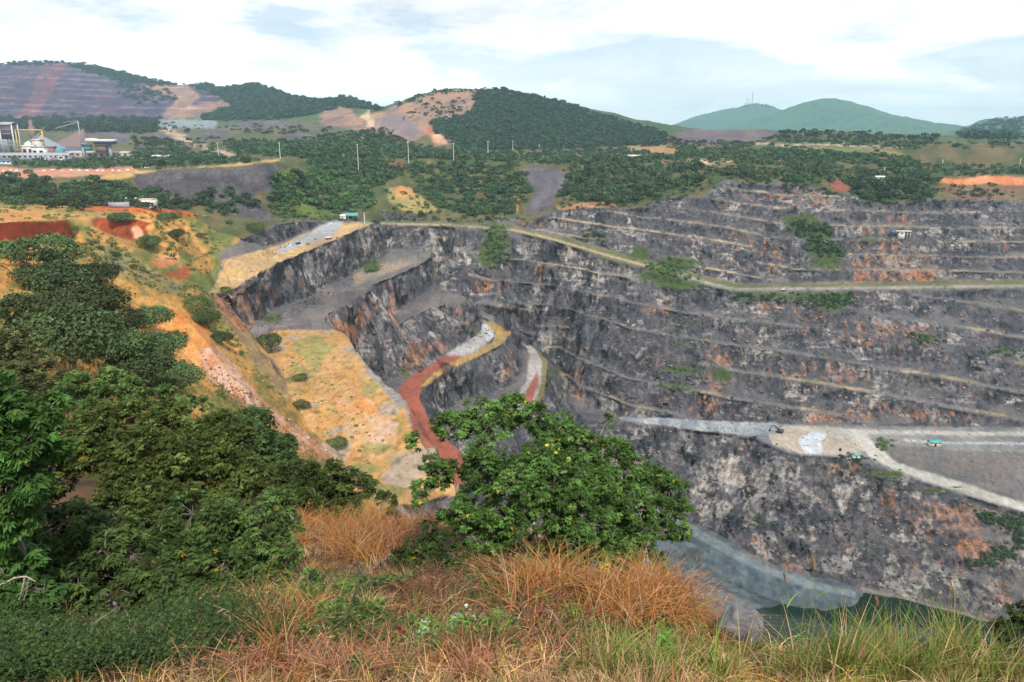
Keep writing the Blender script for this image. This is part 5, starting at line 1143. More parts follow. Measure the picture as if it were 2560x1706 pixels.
def near_tree(name, label, cat, base, lobes, dens, length, col, seed, yellow=0.004, stems=1, bare=30, var=0.35, nl=7, trunk=0.05, width=0.30, group=None):
    """base (px,py,d) or (x,y); lobes [(px, py, d, r_px)]"""
    r = np.random.default_rng(seed)
    W = []
    hubs, par = [], []
    for px, py, d, rp in lobes:
        c = np.array(P(px, py, d)); R = rp / F * dep_of(*c); hubs.append((c, R))
        for q in range(5 if rp > 48 else 2):
            o_ = unit(r.normal(size=3) + np.array((0, -0.2, 0.15))) * R * (0.28 + 0.36 * r.random()); W.append((c + o_ * np.array((1.05, 1, 0.9)), R * (0.38 + 0.24 * r.random()))); par.append(len(hubs) - 1)
    bx, by = base; bz = float(ground_z(bx, by)); b0 = np.array((bx, by, bz))
    root = empty(name, tuple(b0)); tag(root, label, cat, group)
    leaves, wood = Bag(), Bag()
    hub = b0 * 0.35 + 0.65 * np.mean([c for c, _ in W], 0); hub[2] = b0[2] * 0.5 + 0.5 * hub[2]
    for s in range(stems):
        q = b0 + np.array((r.normal() * 0.12 * (stems > 1), r.normal() * 0.12 * (stems > 1), -0.15))
        h2 = hub + (0.25 * r.normal(size=3) if stems > 1 else 0)
        wood.add(*tube(bend(q, h2, r, 0.22, 8), np.linspace(trunk, trunk * 0.6, 8), 8))
    far_ = sorted(range(len(hubs)), key=lambda i: np.linalg.norm(hubs[i][0] - hub)); done = []
    for i in far_:                                   # boughs fork off the nearest bough already grown
        c = hubs[i][0]; st = hub if len(done) < 4 else min((hubs[j][0] for j in done), key=lambda q: np.linalg.norm(q - c)); dn = np.linalg.norm(c - hub) / max(np.linalg.norm(hubs[far_[-1]][0] - hub), 1e-6)
        wood.add(*tube(bend(st, c, r, 0.25, 8), np.linspace(trunk * (0.62 - 0.35 * dn), trunk * (0.34 - 0.2 * dn), 8), 6)); done.append(i)
    lob_c = np.array([c for c, _ in W]); lob_R = np.array([R for _, R in W])
    for k, (c, R) in enumerate(W):
        st = hubs[par[k]][0]
        wood.add(*tube(bend(st, c, r, 0.22, 6), np.linspace(trunk * 0.2, trunk * 0.1, 6), 5))
        n = int(dens * R * R * (1500 if bx * bx + by * by < 200 else 600))
        d = unit(r.normal(size=(n, 3)) + np.array((0, 0, 0.25)))
        # clumped: sprays gather round twig ends
        nt = max(6, n // 16); tw = unit(r.normal(size=(nt, 3)) + np.array((0, -0.1, 0.3))); tr = R * (0.55 + 0.5 * r.random((nt, 1)) ** 0.7)
        tp = c + tw * tr * np.array((1, 1, 0.85)); pick = r.integers(nt, size=n)
        pos = tp[pick] + r.normal(size=(n, 3)) * R * 0.13 + np.array((0, 0, -0.02))
        keep = np.ones(n, bool)
        for j in range(len(W)):
            if j != k: keep &= ~(np.linalg.norm(pos - lob_c[j], axis=1) < lob_R[j] * 0.55)
        pos = pos[keep]; dd = unit((pos - c) + 0.3 * R * r.normal(size=pos.shape))
        tone = (0.55 + 0.95 * r.random(nt) ** 1.3)[pick][keep] * (0.8 + 0.4 * r.random())
        V, Fq, C = sprays(pos, dd, r, nl, length, width, 0.5, col, var, yellow)
        leaves.add(V, Fq, C * np.repeat(tone, nl * 4)[:, None])
        for t_ in range(min(nt, 16)):
            wood.add(*tube(bend(c + (tp[t_] - c) * 0.05, tp[t_], r, 0.2, 5), np.linspace(trunk * 0.15, 0.003, 5), 4))
    for k in range(bare):
        c, R = W[r.integers(len(W))]; a = unit(r.normal(size=3) + np.array((0, -0.9, 0.1)))
        s_ = c + a * R * 0.5; e_ = c + unit(a + 0.5 * r.normal(size=3)) * R * (0.95 + 0.25 * r.random())
        wood.add(*tube(bend(s_, e_, r, 0.35, 7, 0.1 * r.normal()), np.linspace(0.010, 0.003, 7), 4))
    ol = leaves.build('crown', LEAF, root, False); ow = wood.build('branches', BARK, root)
    for o in (ol, ow): o.matrix_parent_inverse = Matrix.Translation(-b0)
    return root
def foreground_trees():
    T = []
    for px, py, rp, d in [(1220, 1025, 80, 10.6), (1130, 1050, 70, 10.6), (1310, 1050, 85, 10.8), (1050, 1090, 42, 10.6), (1400, 1085, 85, 10.9), (1480, 1125, 85, 11), (1560, 1165, 85, 11.2), (1640, 1230, 80, 11.4), (1690, 1265, 50, 11.5), (1560, 1270, 100, 10.8), (1450, 1210, 110, 10.4), (1340, 1170, 110, 10.2), (1220, 1150, 95, 10.2), (1120, 1180, 75, 10.3), (1085, 1160, 45, 10.4), (1165, 1270, 80, 9.9), (1065, 1240, 50, 10), (1280, 1280, 85, 9.8), (1400, 1310, 80, 10.2), (1520, 1350, 85, 10.4), (1610, 1345, 80, 10.8), (1680, 1330, 55, 11.1), (1410, 1010 + 40, 30, 11.1), (1530, 1040, 22, 11.2), (1350, 1385, 62, 10.0), (1450, 1400, 68, 10.1), (1555, 1415, 60, 10.2), (1640, 1400, 52, 10.4), (1250, 1355, 66, 9.8), (1180, 1345, 55, 9.8), (1300, 1230, 80, 9.7), (1480, 1290, 80, 10.1), (1370, 1275, 75, 9.9), (1425, 1360, 70, 9.9), (1310, 1400, 60, 9.8), (1530, 1400, 60, 10.0), (1400, 1235, 70, 9.9), (1600, 1290, 70, 10.4)]:
        T.append((px, py, d, rp))
    near_tree('broadleaf_tree', 'large green tree in the middle foreground at the brink of the pit', 'tree', (0.80, 10.6), [(a, b, c, q * 0.9) for a, b, c, q in T], 3.0, 0.062, (0.088, 0.146, 0.035), 5, 0.006, 1, 46, trunk=0.075)
    near_tree('bush', 'low leafy sapling at the lower left foot of the large middle tree', 'bush', (-1.15, 9.6), [(1075, 1340, 9.5, 48), (1050, 1400, 9.3, 52), (1105, 1430, 9.2, 50), (1010, 1400, 9.4, 34), (1085, 1470, 9.0, 34), (1140, 1380, 9.3, 44), (1030, 1450, 9.1, 40)], 1.5, 0.095, (0.060, 0.115, 0.03), 6, 0.003, 2, 8, trunk=0.02)
    near_tree('bush', 'bright green large-leaved bush at the far left edge, in front of the dark shrubs', 'bush', (-5.2, 7.2), [(-40, 1000, 7.0, 90), (40, 1010, 7.0, 75), (115, 1030, 7.2, 62), (55, 1110, 6.9, 85), (130, 1110, 7.2, 55), (0, 1200, 6.8, 90), (90, 1200, 7.0, 60), (30, 1300, 6.8, 70), (-20, 1400, 6.9, 75), (60, 1390, 7.0, 60), (20, 1490, 6.8, 60), (90, 1480, 6.9, 50)], 2.4, 0.085, (0.066, 0.14, 0.03), 7, 0.002, 2, 8, nl=9, width=0.36)
    near_tree('bush', 'wide green shrub with yellow leaves in the upper left foreground thicket', 'bush', (-5.4, 11.6), [(250, 1060, 11.8, 72), (340, 1050, 11.8, 74), (430, 1045, 12, 72), (520, 1085, 12, 70), (220, 1130, 11.3, 100), (330, 1140, 11.2, 110), (450, 1130, 11.2, 105), (560, 1140, 11.4, 95), (640, 1180, 11.6, 75), (300, 1240, 10.8, 110), (430, 1240, 10.8, 110), (550, 1240, 11, 100), (150, 1180, 11, 80)], 3.0, 0.072, (0.112, 0.170, 0.042), 8, 0.008, 3, 50)
    near_tree('bush', 'big dark shrub filling the lower left corner, open and black inside', 'bush', (-3.8, 7.6), [(60, 1330, 8.0, 110), (180, 1330, 8.0, 105), (300, 1350, 8.0, 110), (90, 1440, 7.7, 105), (220, 1450, 7.7, 110), (350, 1470, 7.7, 105), (60, 1560, 7.3, 90), (180, 1570, 7.2, 95), (300, 1590, 7.2, 85), (20, 1660, 6.9, 70), (120, 1650, 6.8, 60), (400, 1590, 7.2, 70), (-30, 1480, 7.5, 100), (430, 1540, 7.6, 80)], 2.5, 0.074, (0.078, 0.132, 0.035), 9, 0.004, 3, 60)
    near_tree('bush', 'dark green shrub right of centre in the left thicket, beside the orange grass', 'bush', (-2.9, 9.4), [(470, 1330, 9.4, 105), (590, 1310, 9.4, 105), (690, 1340, 9.4, 80), (740, 1310, 9.6, 45), (540, 1420, 9.0, 100), (650, 1420, 9.0, 80), (460, 1490, 8.6, 85), (570, 1500, 8.5, 70), (400, 1400, 8.9, 90), (700, 1270, 9.8, 60)], 2.7, 0.073, (0.086, 0.142, 0.038), 10, 0.005, 3, 40)
    near_tree('bush', 'dark fine-leaved bush behind the left thicket, under the eroded gully', 'bush', (-7.4, 21), [(580, 1065, 22, 62), (640, 1075, 22, 62), (700, 1125, 21.5, 55), (560, 1090, 21.5, 65), (640, 1110, 21, 90), (690, 1165, 20.5, 65)], 3.2, 0.12, (0.075, 0.118, 0.040), 11, 0.001, 3, 0)
    near_tree('bush', 'green bush at the brink between the left thicket and the large middle tree', 'bush', (-4.2, 16.5), [(760, 1200, 17, 70), (840, 1200, 17, 65), (900, 1240, 16.8, 55), (800, 1250, 16.5, 60), (880, 1280, 16.2, 45), (955, 1260, 16.5, 40), (700, 1190, 17, 60), (720, 1240, 16.6, 50), (960, 1300, 16, 35)], 2.8, 0.11, (0.085, 0.150, 0.036), 12, 0.002, 3, 6)
    near_tree('bush', 'dark bush in the bottom right corner in front of the green water', 'bush', (8.0, 10.6), [(2500, 1690, 10.6, 60), (2560, 1690, 10.6, 60), (2500, 1575, 11.5, 45), (2550, 1550, 11.6, 48), (2470, 1620, 11.2, 42), (2540, 1630, 11, 55), (2600, 1590, 11.3, 55), (2450, 1680, 10.8, 30)], 2.6, 0.07, (0.06, 0.11, 0.03), 13, 0.0, 3, 14)
    near_tree('bush', 'small dark shrub on the brink behind the bright grass, right foreground', 'bush', (6.4, 9.3), [(2290, 1625, 9.6, 40), (2340, 1640, 9.5, 36), (2250, 1650, 9.4, 30), (2300, 1670, 9.2, 45)], 1.0, 0.06, (0.06, 0.085, 0.035), 14, 0.0, 3, 20)
    near_tree('bush', 'grey-green shrub on the slope at the left edge under the hillside thicket', 'bush', (-13.5, 26), [(20, 870, 27, 60), (80, 920, 26, 55), (20, 950, 25, 60), (130, 960, 25, 50), (80, 980, 24, 50)], 2.6, 0.14, (0.135, 0.165, 0.06), 15, 0.0, 3, 4)
    near_tree('bush', 'yellow-green bush on the slope above the left foreground thicket', 'bush', (-9.5, 22), [(200, 980, 23, 60), (270, 970, 23, 55), (330, 990, 22.5, 60), (420, 985, 23, 45), (240, 1030, 22, 55), (480, 1010, 22, 45)], 2.6, 0.13, (0.105, 0.155, 0.042), 16, 0.0, 3, 4)
foreground_trees()
def low_shrubs():
    for k, (px, py, d, rp, col, lab) in enumerate([
        (870, 1560, 5.6, 62, (0.105, 0.180, 0.046), 'light green leafy shrub left of the red-plumed grass stalk'),
        (740, 1500, 6.4, 50, (0.085, 0.145, 0.040), 'low green shrub between the left thicket and the orange grass'),
        (960, 1470, 7.0, 42, (0.085, 0.140, 0.040), 'low green shrub above the red-plumed grass stalk'),
        (1190, 1590, 5.4, 42, (0.125, 0.215, 0.048), 'bright green shrub behind the white-flowered weeds'),
        (1650, 1590, 5.8, 46, (0.120, 0.205, 0.048), 'bright green shrub left of the grey boulder'),
        (1010, 1420, 8.4, 55, (0.066, 0.115, 0.032), 'dark green shrub left of the sapling under the middle tree'),
        (110, 1630, 5.6, 70, (0.066, 0.115, 0.034), 'dark low shrub in the bottom left corner'),
        (270, 1650, 5.4, 60, (0.075, 0.125, 0.036), 'dark low shrub right of the one in the bottom left corner'),
        (430, 1610, 5.8, 64, (0.085, 0.135, 0.038), 'green low shrub below the big lower left shrub'),
        (570, 1590, 6.0, 52, (0.085, 0.140, 0.038), 'green low shrub beside the dry grass at the right foot of the left thicket')]):
        c = hit1(px, py); bx, by = c[0], c[1]; d = by if by < 14 else d; r = np.random.default_rng(700 + k)
        near_tree('low_shrub', lab, 'shrub', (bx, by), [(px + rp * 0.9 * r.normal() * 0.6, py - rp * (0.15 + 0.65 * r.random()), d + 0.06 * r.normal(), rp * (0.5 + 0.3 * r.random())) for _ in range(6)], 6.5, 0.042, col, 720 + k, 0.0, 3, 5, nl=5, trunk=0.012, width=0.42)
low_shrubs()

# ------------------------------------------------------------------ grass
GRASS = leaf_material('grass_blade', trans=0.25)
def blades(n, xy, hmin, hmax, width, lean, colfn, seed, seg=3, curl=0.8):
    r = np.random.default_rng(seed)
    x, y = xy(n, r); n = len(x); z = ground_z(x, y) - 0.02
    h = hmin + (hmax - hmin) * r.random(n) ** 1.4
    a = r.random(n) * 2 * np.pi; ln = lean * (0.3 + r.random(n)); da = np.stack([np.cos(a), np.sin(a)], 1)
    wa = a + np.pi / 2 + 0.8 * r.normal(size=n); wd = np.stack([np.cos(wa), np.sin(wa), np.zeros(n)], 1) * (width * (0.6 + 0.8 * r.random(n)))[:, None]
    T = np.linspace(0, 1, seg + 1); V = np.empty((n, seg + 1, 2, 3))
    for k, t in enumerate(T):
        c = np.stack([x + da[:, 0] * h * ln * t ** 1.7, y + da[:, 1] * h * ln * t ** 1.7, z + h * (t - curl * ln * 0.5 * t ** 2.2)], 1)
        ww = wd * (1 - 0.92 * t ** 1.3)
        V[:, k, 0] = c - ww; V[:, k, 1] = c + ww
    base = (np.arange(n) * (seg + 1) * 2)[:, None]; k = np.arange(seg)[None] * 2
    Fq = np.stack([base + k, base + k + 1, base + k + 3, base + k + 2], -1).reshape(-1, 4)
    C = colfn(x, y, r)
    return V.reshape(-1, 3), Fq, np.repeat(C, (seg + 1) * 2, 0)
def scatter_log(r0, r1, a0, a1, mask=None):
    def f(n, r):
        rr = np.exp(np.log(r0) + (np.log(r1) - np.log(r0)) * r.random(n)); a = np.radians(a0 + (a1 - a0) * r.random(n))
        x, y = np.sin(a) * rr, np.cos(a) * rr
        if mask is not None:
            m = mask(x, y, r); x, y = x[m], y[m]
        return x, y
    return f
def pxpy(x, y): return project(x, y, ground_z(x, y))[:2]
C_OR = np.array((0.62, 0.33, 0.085)); C_ST = np.array((0.60, 0.42, 0.21)); C_BR = np.array((0.17, 0.085, 0.045)); C_GN = np.array((0.17, 0.27, 0.045)); C_YG = np.array((0.34, 0.34, 0.09)); C_PK = np.array((0.56, 0.36, 0.23))
def pick(opts, wts, r):
    w_ = np.stack(wts, 1); w_ = w_ / w_.sum(1, keepdims=True); u = r.random(len(w_))[:, None]; k = (np.cumsum(w_, 1) < u).sum(1).clip(0, len(opts) - 1)
    return np.stack(opts)[k] * (0.6 + 0.75 * r.random((len(w_), 1)))
def col_short(x, y, r):
    px, py = pxpy(x, y); nz_ = fbm(x * 0.9, y * 0.9, np.float64(2.0), 3); nz2 = fbm(x * 1.7, y * 1.7, np.float64(9.0), 2)
    right = ss(px, 1450, 2000); up = ss(py, 1520, 1400)
    dark = ss(np.exp(-((px - 1250) / 330) ** 2 - ((py - 1440) / 110) ** 2) + 0.3 * nz_, 0.3, 0.8)
    green = np.clip(0.15 + 0.55 * right + 0.9 * nz_, 0.02, 1) * (1 - 0.8 * up)
    orange = np.clip(0.35 + 0.7 * up + 0.6 * nz2, 0.05, 1.2) * (1 - 0.35 * right * (1 - up))
    return pick([C_OR, C_ST, C_BR, C_GN, C_YG, C_PK], [orange, 0.3 + 0.3 * right, 0.15 + 1.6 * dark, green, 0.15 + 0.5 * green, 0.25 * (1 - right) + 0.02], r)
def not_thicket(x, y, r):
    px, py = pxpy(x, y)
    return ~((px < 520) & (py < 1600) & (r.random(len(px)) < 0.6)) & (py > 1150)
def tussocks(n, where, per, h0, h1, width, lean, colfn, seed, spread=0.06, seg=4, curl=0.9):
    """grass growing in tufts: blades of one tuft share a root, a height and a tone"""
    r = np.random.default_rng(seed); x, y = where(n, r); n = len(x); c = colfn(x, y, r)
    hh = h0 + (h1 - h0) * r.random(n) ** 1.6; k = np.maximum(6, (per * (0.4 + 1.2 * r.random(n))).astype(int)); id_ = np.repeat(np.arange(n), k); m = len(id_)
    a = r.random(m) * 2 * np.pi; q = np.sqrt(r.random(m)); wind = 0.8 * fbm(x * 0.5, y * 0.5, np.float64(3.0), 2)[id_] * 6
    X = x[id_] + spread * q * np.cos(a) * (0.6 + hh[id_] * 2); Y = y[id_] + spread * q * np.sin(a) * (0.6 + hh[id_] * 2); Z = ground_z(X, Y) - 0.02
    h = hh[id_] * (0.45 + 0.75 * r.random(m)); ln = lean * (0.15 + 1.1 * q * r.random(m) + 0.25 * r.random(m))
    da = np.stack([np.cos(a) + 0.5 * np.cos(wind), np.sin(a) + 0.5 * np.sin(wind)], 1); da = da / np.maximum(np.linalg.norm(da, axis=1, keepdims=True), 1e-6)
    wa = r.random(m) * 2 * np.pi; wd = np.stack([np.cos(wa), np.sin(wa), np.zeros(m)], 1) * (width * (0.5 + 1.1 * r.random(m)))[:, None]
    T = np.linspace(0, 1, seg + 1); V = np.empty((m, seg + 1, 2, 3))
    for j, t in enumerate(T):
        p = np.stack([X + da[:, 0] * h * ln * t ** 1.6, Y + da[:, 1] * h * ln * t ** 1.6, Z + h * (t - curl * ln * 0.55 * t ** 2.3)], 1); ww = wd * (1 - 0.9 * t ** 1.4)
        V[:, j, 0] = p - ww; V[:, j, 1] = p + ww
    base = (np.arange(m) * (seg + 1) * 2)[:, None]; kk = np.arange(seg)[None] * 2
    Fq = np.stack([base + kk, base + kk + 1, base + kk + 3, base + kk + 2], -1).reshape(-1, 4)
    C = c[id_] * (0.72 + 0.5 * r.random((m, 1))); old = r.random(m) < 0.15; C[old] = C_ST * (0.7 + 0.4 * r.random((old.sum(), 1)))
    return V.reshape(-1, 3), Fq, np.repeat(C, (seg + 1) * 2, 0)
def leaf_litter(n, where, size, cols, seed, hmax=0.22):
    """small leafy ground cover: short shoots carrying little leaves"""
    r = np.random.default_rng(seed); x, y = where(n, r); n = len(x); z = ground_z(x, y); per = 26; id_ = np.repeat(np.arange(n), per); m = len(id_)
    cl = fbm(x * 1.1, y * 1.1, np.float64(7.7), 3); kp = cl > -0.16 + 0.2 * r.random(n); x, y, z, cl = x[kp], y[kp], z[kp], cl[kp]; n = len(x); id_ = np.repeat(np.arange(n), per); m = len(id_); hh = hmax * np.clip(0.55 + 1.6 * cl, 0.25, 1.5) * (0.5 + 0.7 * r.random(n)); pick_ = r.integers(len(cols), size=n)
    P0 = np.stack([x[id_], y[id_], z[id_]], 1) + r.normal(size=(m, 3)) * np.array((0.055, 0.055, 0)) * (hh[id_] / 0.2)[:, None]; P0[:, 2] += hh[id_] * r.random(m)
    u = unit(r.normal(size=(m, 3)) * np.array((1, 1, 0.4))); nr = unit(np.array((0, 0, 1.0)) + 0.55 * r.normal(size=(m, 3))); v = unit(np.cross(nr, u)); s = size * (0.5 + 0.9 * r.random((m, 1)))
    V, Fq = quads(P0, u * s, v * s * 0.8, 0.15, r); c = np.array(cols)[pick_][id_] * (0.65 + 0.7 * r.random((m, 1)))
    return V, Fq, np.repeat(c, 4, 0)
def twigs(n, where, seed):
    r = np.random.default_rng(seed); x, y = where(n, r); z = ground_z(x, y); b = Bag()
    for k in range(len(x)):
        a = r.random() * 6.28; L_ = 0.12 + 0.35 * r.random(); e = (x[k] + math.cos(a) * L_, y[k] + math.sin(a) * L_, z[k] + 0.02 + 0.18 * r.random()); b.add(*tube(bend((x[k], y[k], z[k] + 0.02 + 0.08 * r.random()), e, r, 0.3, 5), np.linspace(0.0045, 0.0015, 5), 3))
    return b
def grass():
    g = Bag(); g.add(*tussocks(2300, scatter_log(2.4, 19, -37, 40, not_thicket), 34, 0.10, 0.34, 0.0038, 0.95, col_short, 41)); g.add(*tussocks(1100, scatter_log(2.4, 8, -37, 40, not_thicket), 26, 0.05, 0.14, 0.0035, 1.3, col_short, 42))
    tag(g.build('dry_grass', GRASS, None, False), 'short dry orange and straw grass covering the near slope', 'grass', None, 'stuff')
    def inpx(poly):
        def f(n, r):
            px, py = sample_poly(poly, n, r); x, y, z, i = hit(px, py); ok = np.hypot(x, y) < 24; return x[ok] + 0.05 * r.normal(size=ok.sum()), y[ok] + 0.05 * r.normal(size=ok.sum())
        return f
    g = Bag(); G1, G2, G3 = (0.075, 0.145, 0.036), (0.12, 0.22, 0.045), (0.045, 0.085, 0.026)
    g.add(*leaf_litter(420, inpx([(650, 1440), (900, 1430), (1000, 1500), (960, 1640), (700, 1640), (560, 1560)]), 0.020, [G1, G2, G1, G3], 71, 0.26)); g.add(*leaf_litter(500, inpx([(600, 1400), (1000, 1420), (1600, 1480), (1700, 1640), (1200, 1680), (700, 1600)]), 0.019, [G1, G2, G3], 79, 0.24))
    g.add(*leaf_litter(260, inpx([(1020, 1560), (1280, 1540), (1260, 1640), (1040, 1660)]), 0.020, [G2, G2, G1], 72, 0.2))
    g.add(*leaf_litter(1500, inpx([(0, 1500), (300, 1540), (620, 1540), (700, 1640), (500, 1706), (0, 1706)]), 0.020, [G3, G1, G3], 73, 0.42))
    g.add(*leaf_litter(260, inpx([(1480, 1600), (1800, 1540), (1850, 1640), (1560, 1700)]), 0.018, [G2, G1], 74, 0.15))
    g.add(*leaf_litter(260, inpx([(980, 1440), (1500, 1420), (1560, 1500), (1100, 1540)]), 0.020, [G3, G1], 75, 0.22))
    g.add(*leaf_litter(300, inpx([(0, 1640), (2560, 1660), (2560, 1706), (0, 1706)]), 0.016, [G1, G2, G3], 76, 0.14))
    tag(g.build('ground_cover', LEAF, None, False), 'low leafy green weeds spreading between the grass tufts', 'weeds', None, 'stuff')
    g = Bag(); g.add(*tussocks(1500, scatter_log(2.4, 16, -34, 40, not_thicket), 12, 0.12, 0.34, 0.0042, 2.3, lambda x, y, r: pick([C_ST, C_PK, C_BR, C_OR], [np.ones(len(x)), 0.7 * np.ones(len(x)), 0.5 * np.ones(len(x)), 0.5 * np.ones(len(x))], r), 83, 0.09, 4, 1.15))
    tag(g.build('straw_litter', GRASS, None, False), 'broken straw lying over the ground between the grass tufts', 'straw', None, 'stuff')
    b = twigs(520, inpx([(820, 1400), (1500, 1400), (1620, 1560), (1300, 1640), (900, 1560)]), 81)
    tag(b.build('dry_twigs', REDBARK), 'tangle of thin dry reddish twigs lying under the large middle tree', 'twigs', None, 'stuff')
    # long tufts: orange stands at the brink and on the left, straw in the middle
    r = np.random.default_rng(43); g = Bag()
    def tufts(cx, cy, sx, sy, n, per, h0, h1, col, spread, lean):
        px = cx + sx * r.normal(size=n); py = cy + sy * r.normal(size=n); x, y, z, i = hit(px.clip(0, 2559), py.clip(1100, 1705))
        ok = np.hypot(x, y) < 25; x, y = x[ok], y[ok]
        kk = np.maximum(4, (per * r.random(len(x)) * 1.6).astype(int)); X = np.repeat(x, kk); Y = np.repeat(y, kk); X = X + spread * r.normal(size=len(X)); Y = Y + spread * r.normal(size=len(Y))
        c = np.array(col)
        g.add(*blades(len(X), lambda n_, r_: (X, Y), h0, h1, 0.0058, lean, lambda a, b, q: pick([c, C_ST, c * 0.5, c * np.array((0.8, 0.9, 0.7))], [np.ones(len(a)), 0.35 * np.ones(len(a)), 0.4 * np.ones(len(a)), 0.4 * np.ones(len(a))], q), int(r.integers(1e6)), 4, 1.0)); heads(g.v[-1], g.c[-1], 4, 0.3, r)
    def heads(V, C, seg, n, r_):
        m = len(V) // ((seg + 1) * 2); Q = V.reshape(m, seg + 1, 2, 3); k = r_.choice(m, int(m * n), replace=False)
        a = Q[k, seg].mean(1); b = Q[k, seg - 1].mean(1); d = a - b; cc = C.reshape(m, -1, 3)[k, 0]
        for q in range(4):
            t = 0.15 + 0.28 * q; c = b + d * t; u = unit(d + 0.5 * np.linalg.norm(d, axis=1, keepdims=True) * r_.normal(size=d.shape)); w_ = unit(np.cross(u, r_.normal(size=d.shape))); L_ = 0.018 + 0.016 * r_.random((len(k), 1))
            Vq, Fq = quads(c, u * L_, w_ * 0.0065, 0.2, r_); g.add(Vq, Fq, np.repeat(cc * 1.15 + 0.03, 4, 0))
    tufts(900, 1330, 70, 40, 26, 110, 0.35, 0.9, (0.64, 0.345, 0.09), 0.17, 1.25)
    tufts(800, 1300, 60, 25, 14, 80, 0.35, 0.85, (0.64, 0.345, 0.09), 0.17, 1.2)
    tufts(1000, 1360, 70, 30, 14, 90, 0.3, 0.7, (0.46, 0.24, 0.09), 0.14, 1.0)
    tufts(1430, 1500, 90, 30, 16, 100, 0.4, 0.8, (0.64, 0.345, 0.09), 0.12, 1.0)
    tufts(1740, 1500, 60, 22, 40, 80, 0.25, 0.72, (0.64, 0.345, 0.09), 0.17, 1.2)
    tufts(1850, 1590, 60, 15, 14, 60, 0.2, 0.4, (0.50, 0.26, 0.10), 0.12, 0.9)
    tufts(1640, 1540, 60, 25, 20, 80, 0.3, 0.75, (0.64, 0.345, 0.09), 0.16, 1.2)
    tufts(700, 1560, 80, 50, 16, 70, 0.3, 0.7, (0.55, 0.32, 0.09), 0.10, 0.9)
    tufts(600, 1690, 220, 25, 22, 46, 0.2, 0.42, (0.54, 0.28, 0.16), 0.10, 1.3)
    tufts(1150, 1650, 200, 40, 24, 60, 0.15, 0.4, (0.52, 0.26, 0.12), 0.10, 1.0)
    tufts(1180, 1490, 140, 40, 26, 60, 0.15, 0.4, (0.24, 0.12, 0.065), 0.14, 1.4)
    tag(g.build('tall_dry_grass', GRASS, None, False), 'tall tufts of orange dry grass along the brink of the near slope', 'grass', None, 'stuff')
    # bright green grass, lower right
    g = Bag(); r = np.random.default_rng(47)
    def tg(cx, cy, sx, sy, n, per, h0, h1, col, spread, wdt, lean):
        px = cx + sx * r.normal(size=n); py = cy + sy * r.normal(size=n); x, y, z, i = hit(px.clip(0, 2559), py.clip(1300, 1705))
        ok = (np.hypot(x, y) < 9) & ~((np.abs(px - 1850) < 95) & (r.random(n) < 0.85)); x, y = x[ok], y[ok]
        kk = np.maximum(4, (per * r.random(len(x)) * 1.6).astype(int)); X = np.repeat(x, kk); Y = np.repeat(y, kk); X = X + spread * r.normal(size=len(X)); Y = Y + spread * r.normal(size=len(Y)); c = np.array(col)
        g.add(*blades(len(X), lambda n_, r_: (X, Y), h0, h1, wdt, lean, lambda a, b, q: pick([c, C_YG, c * 0.6, C_ST], [np.ones(len(a)), 0.5 * np.ones(len(a)), 0.3 * np.ones(len(a)), 0.55 * np.ones(len(a))], q), int(r.integers(1e6)), 5, 0.7))
    G = (0.21, 0.34, 0.06)
    tg(2000, 1690, 240, 20, 40, 34, 0.25, 0.6, G, 0.07, 0.006, 0.7)
    tg(2380, 1690, 120, 20, 34, 40, 0.3, 0.75, G, 0.08, 0.0065, 0.6)
    tg(2130, 1680, 60, 20, 8, 34, 0.4, 0.85, G, 0.05, 0.006, 0.5)
    tg(2380, 1690, 30, 10, 5, 30, 0.6, 1.0, G, 0.05, 0.006, 0.4)
    tg(1700, 1680, 120, 20, 14, 26, 0.2, 0.45, G, 0.06, 0.006, 0.8)
    tag(g.build('green_grass', GRASS, None, False), 'bright green long grass at the lower right edge of the near slope', 'grass', None, 'stuff')
    # scrubby tan grass on the far part of the hillside
    def far_mask(x, y, r):
        px, py = pxpy(x, y); return (px > -60) & (px < 900) & (py < 1240) & (py > 590)
    g = Bag()
    def col_hill(x, y, r):
        nz_ = fbm(x / 12, y / 12, np.float64(4), 3)
        return pick([np.array((0.48, 0.27, 0.085)), np.array((0.17, 0.19, 0.05)), np.array((0.40, 0.17, 0.05)), np.array((0.30, 0.26, 0.09))], [np.clip(0.6 - nz_, .05, 2), np.clip(0.45 + 1.4 * nz_, .03, 2), 0.2 * np.ones(len(x)), 0.5 * np.ones(len(x))], r)
    g.add(*blades(50000, scatter_log(20, 270, -40, -5, far_mask), 0.35, 1.0, 0.05, 0.8, col_hill, 51, 2))
    tag(g.build('hillside_grass', GRASS, None, False), 'tan and olive rough grass on the left hillside', 'grass', None, 'stuff')
grass()

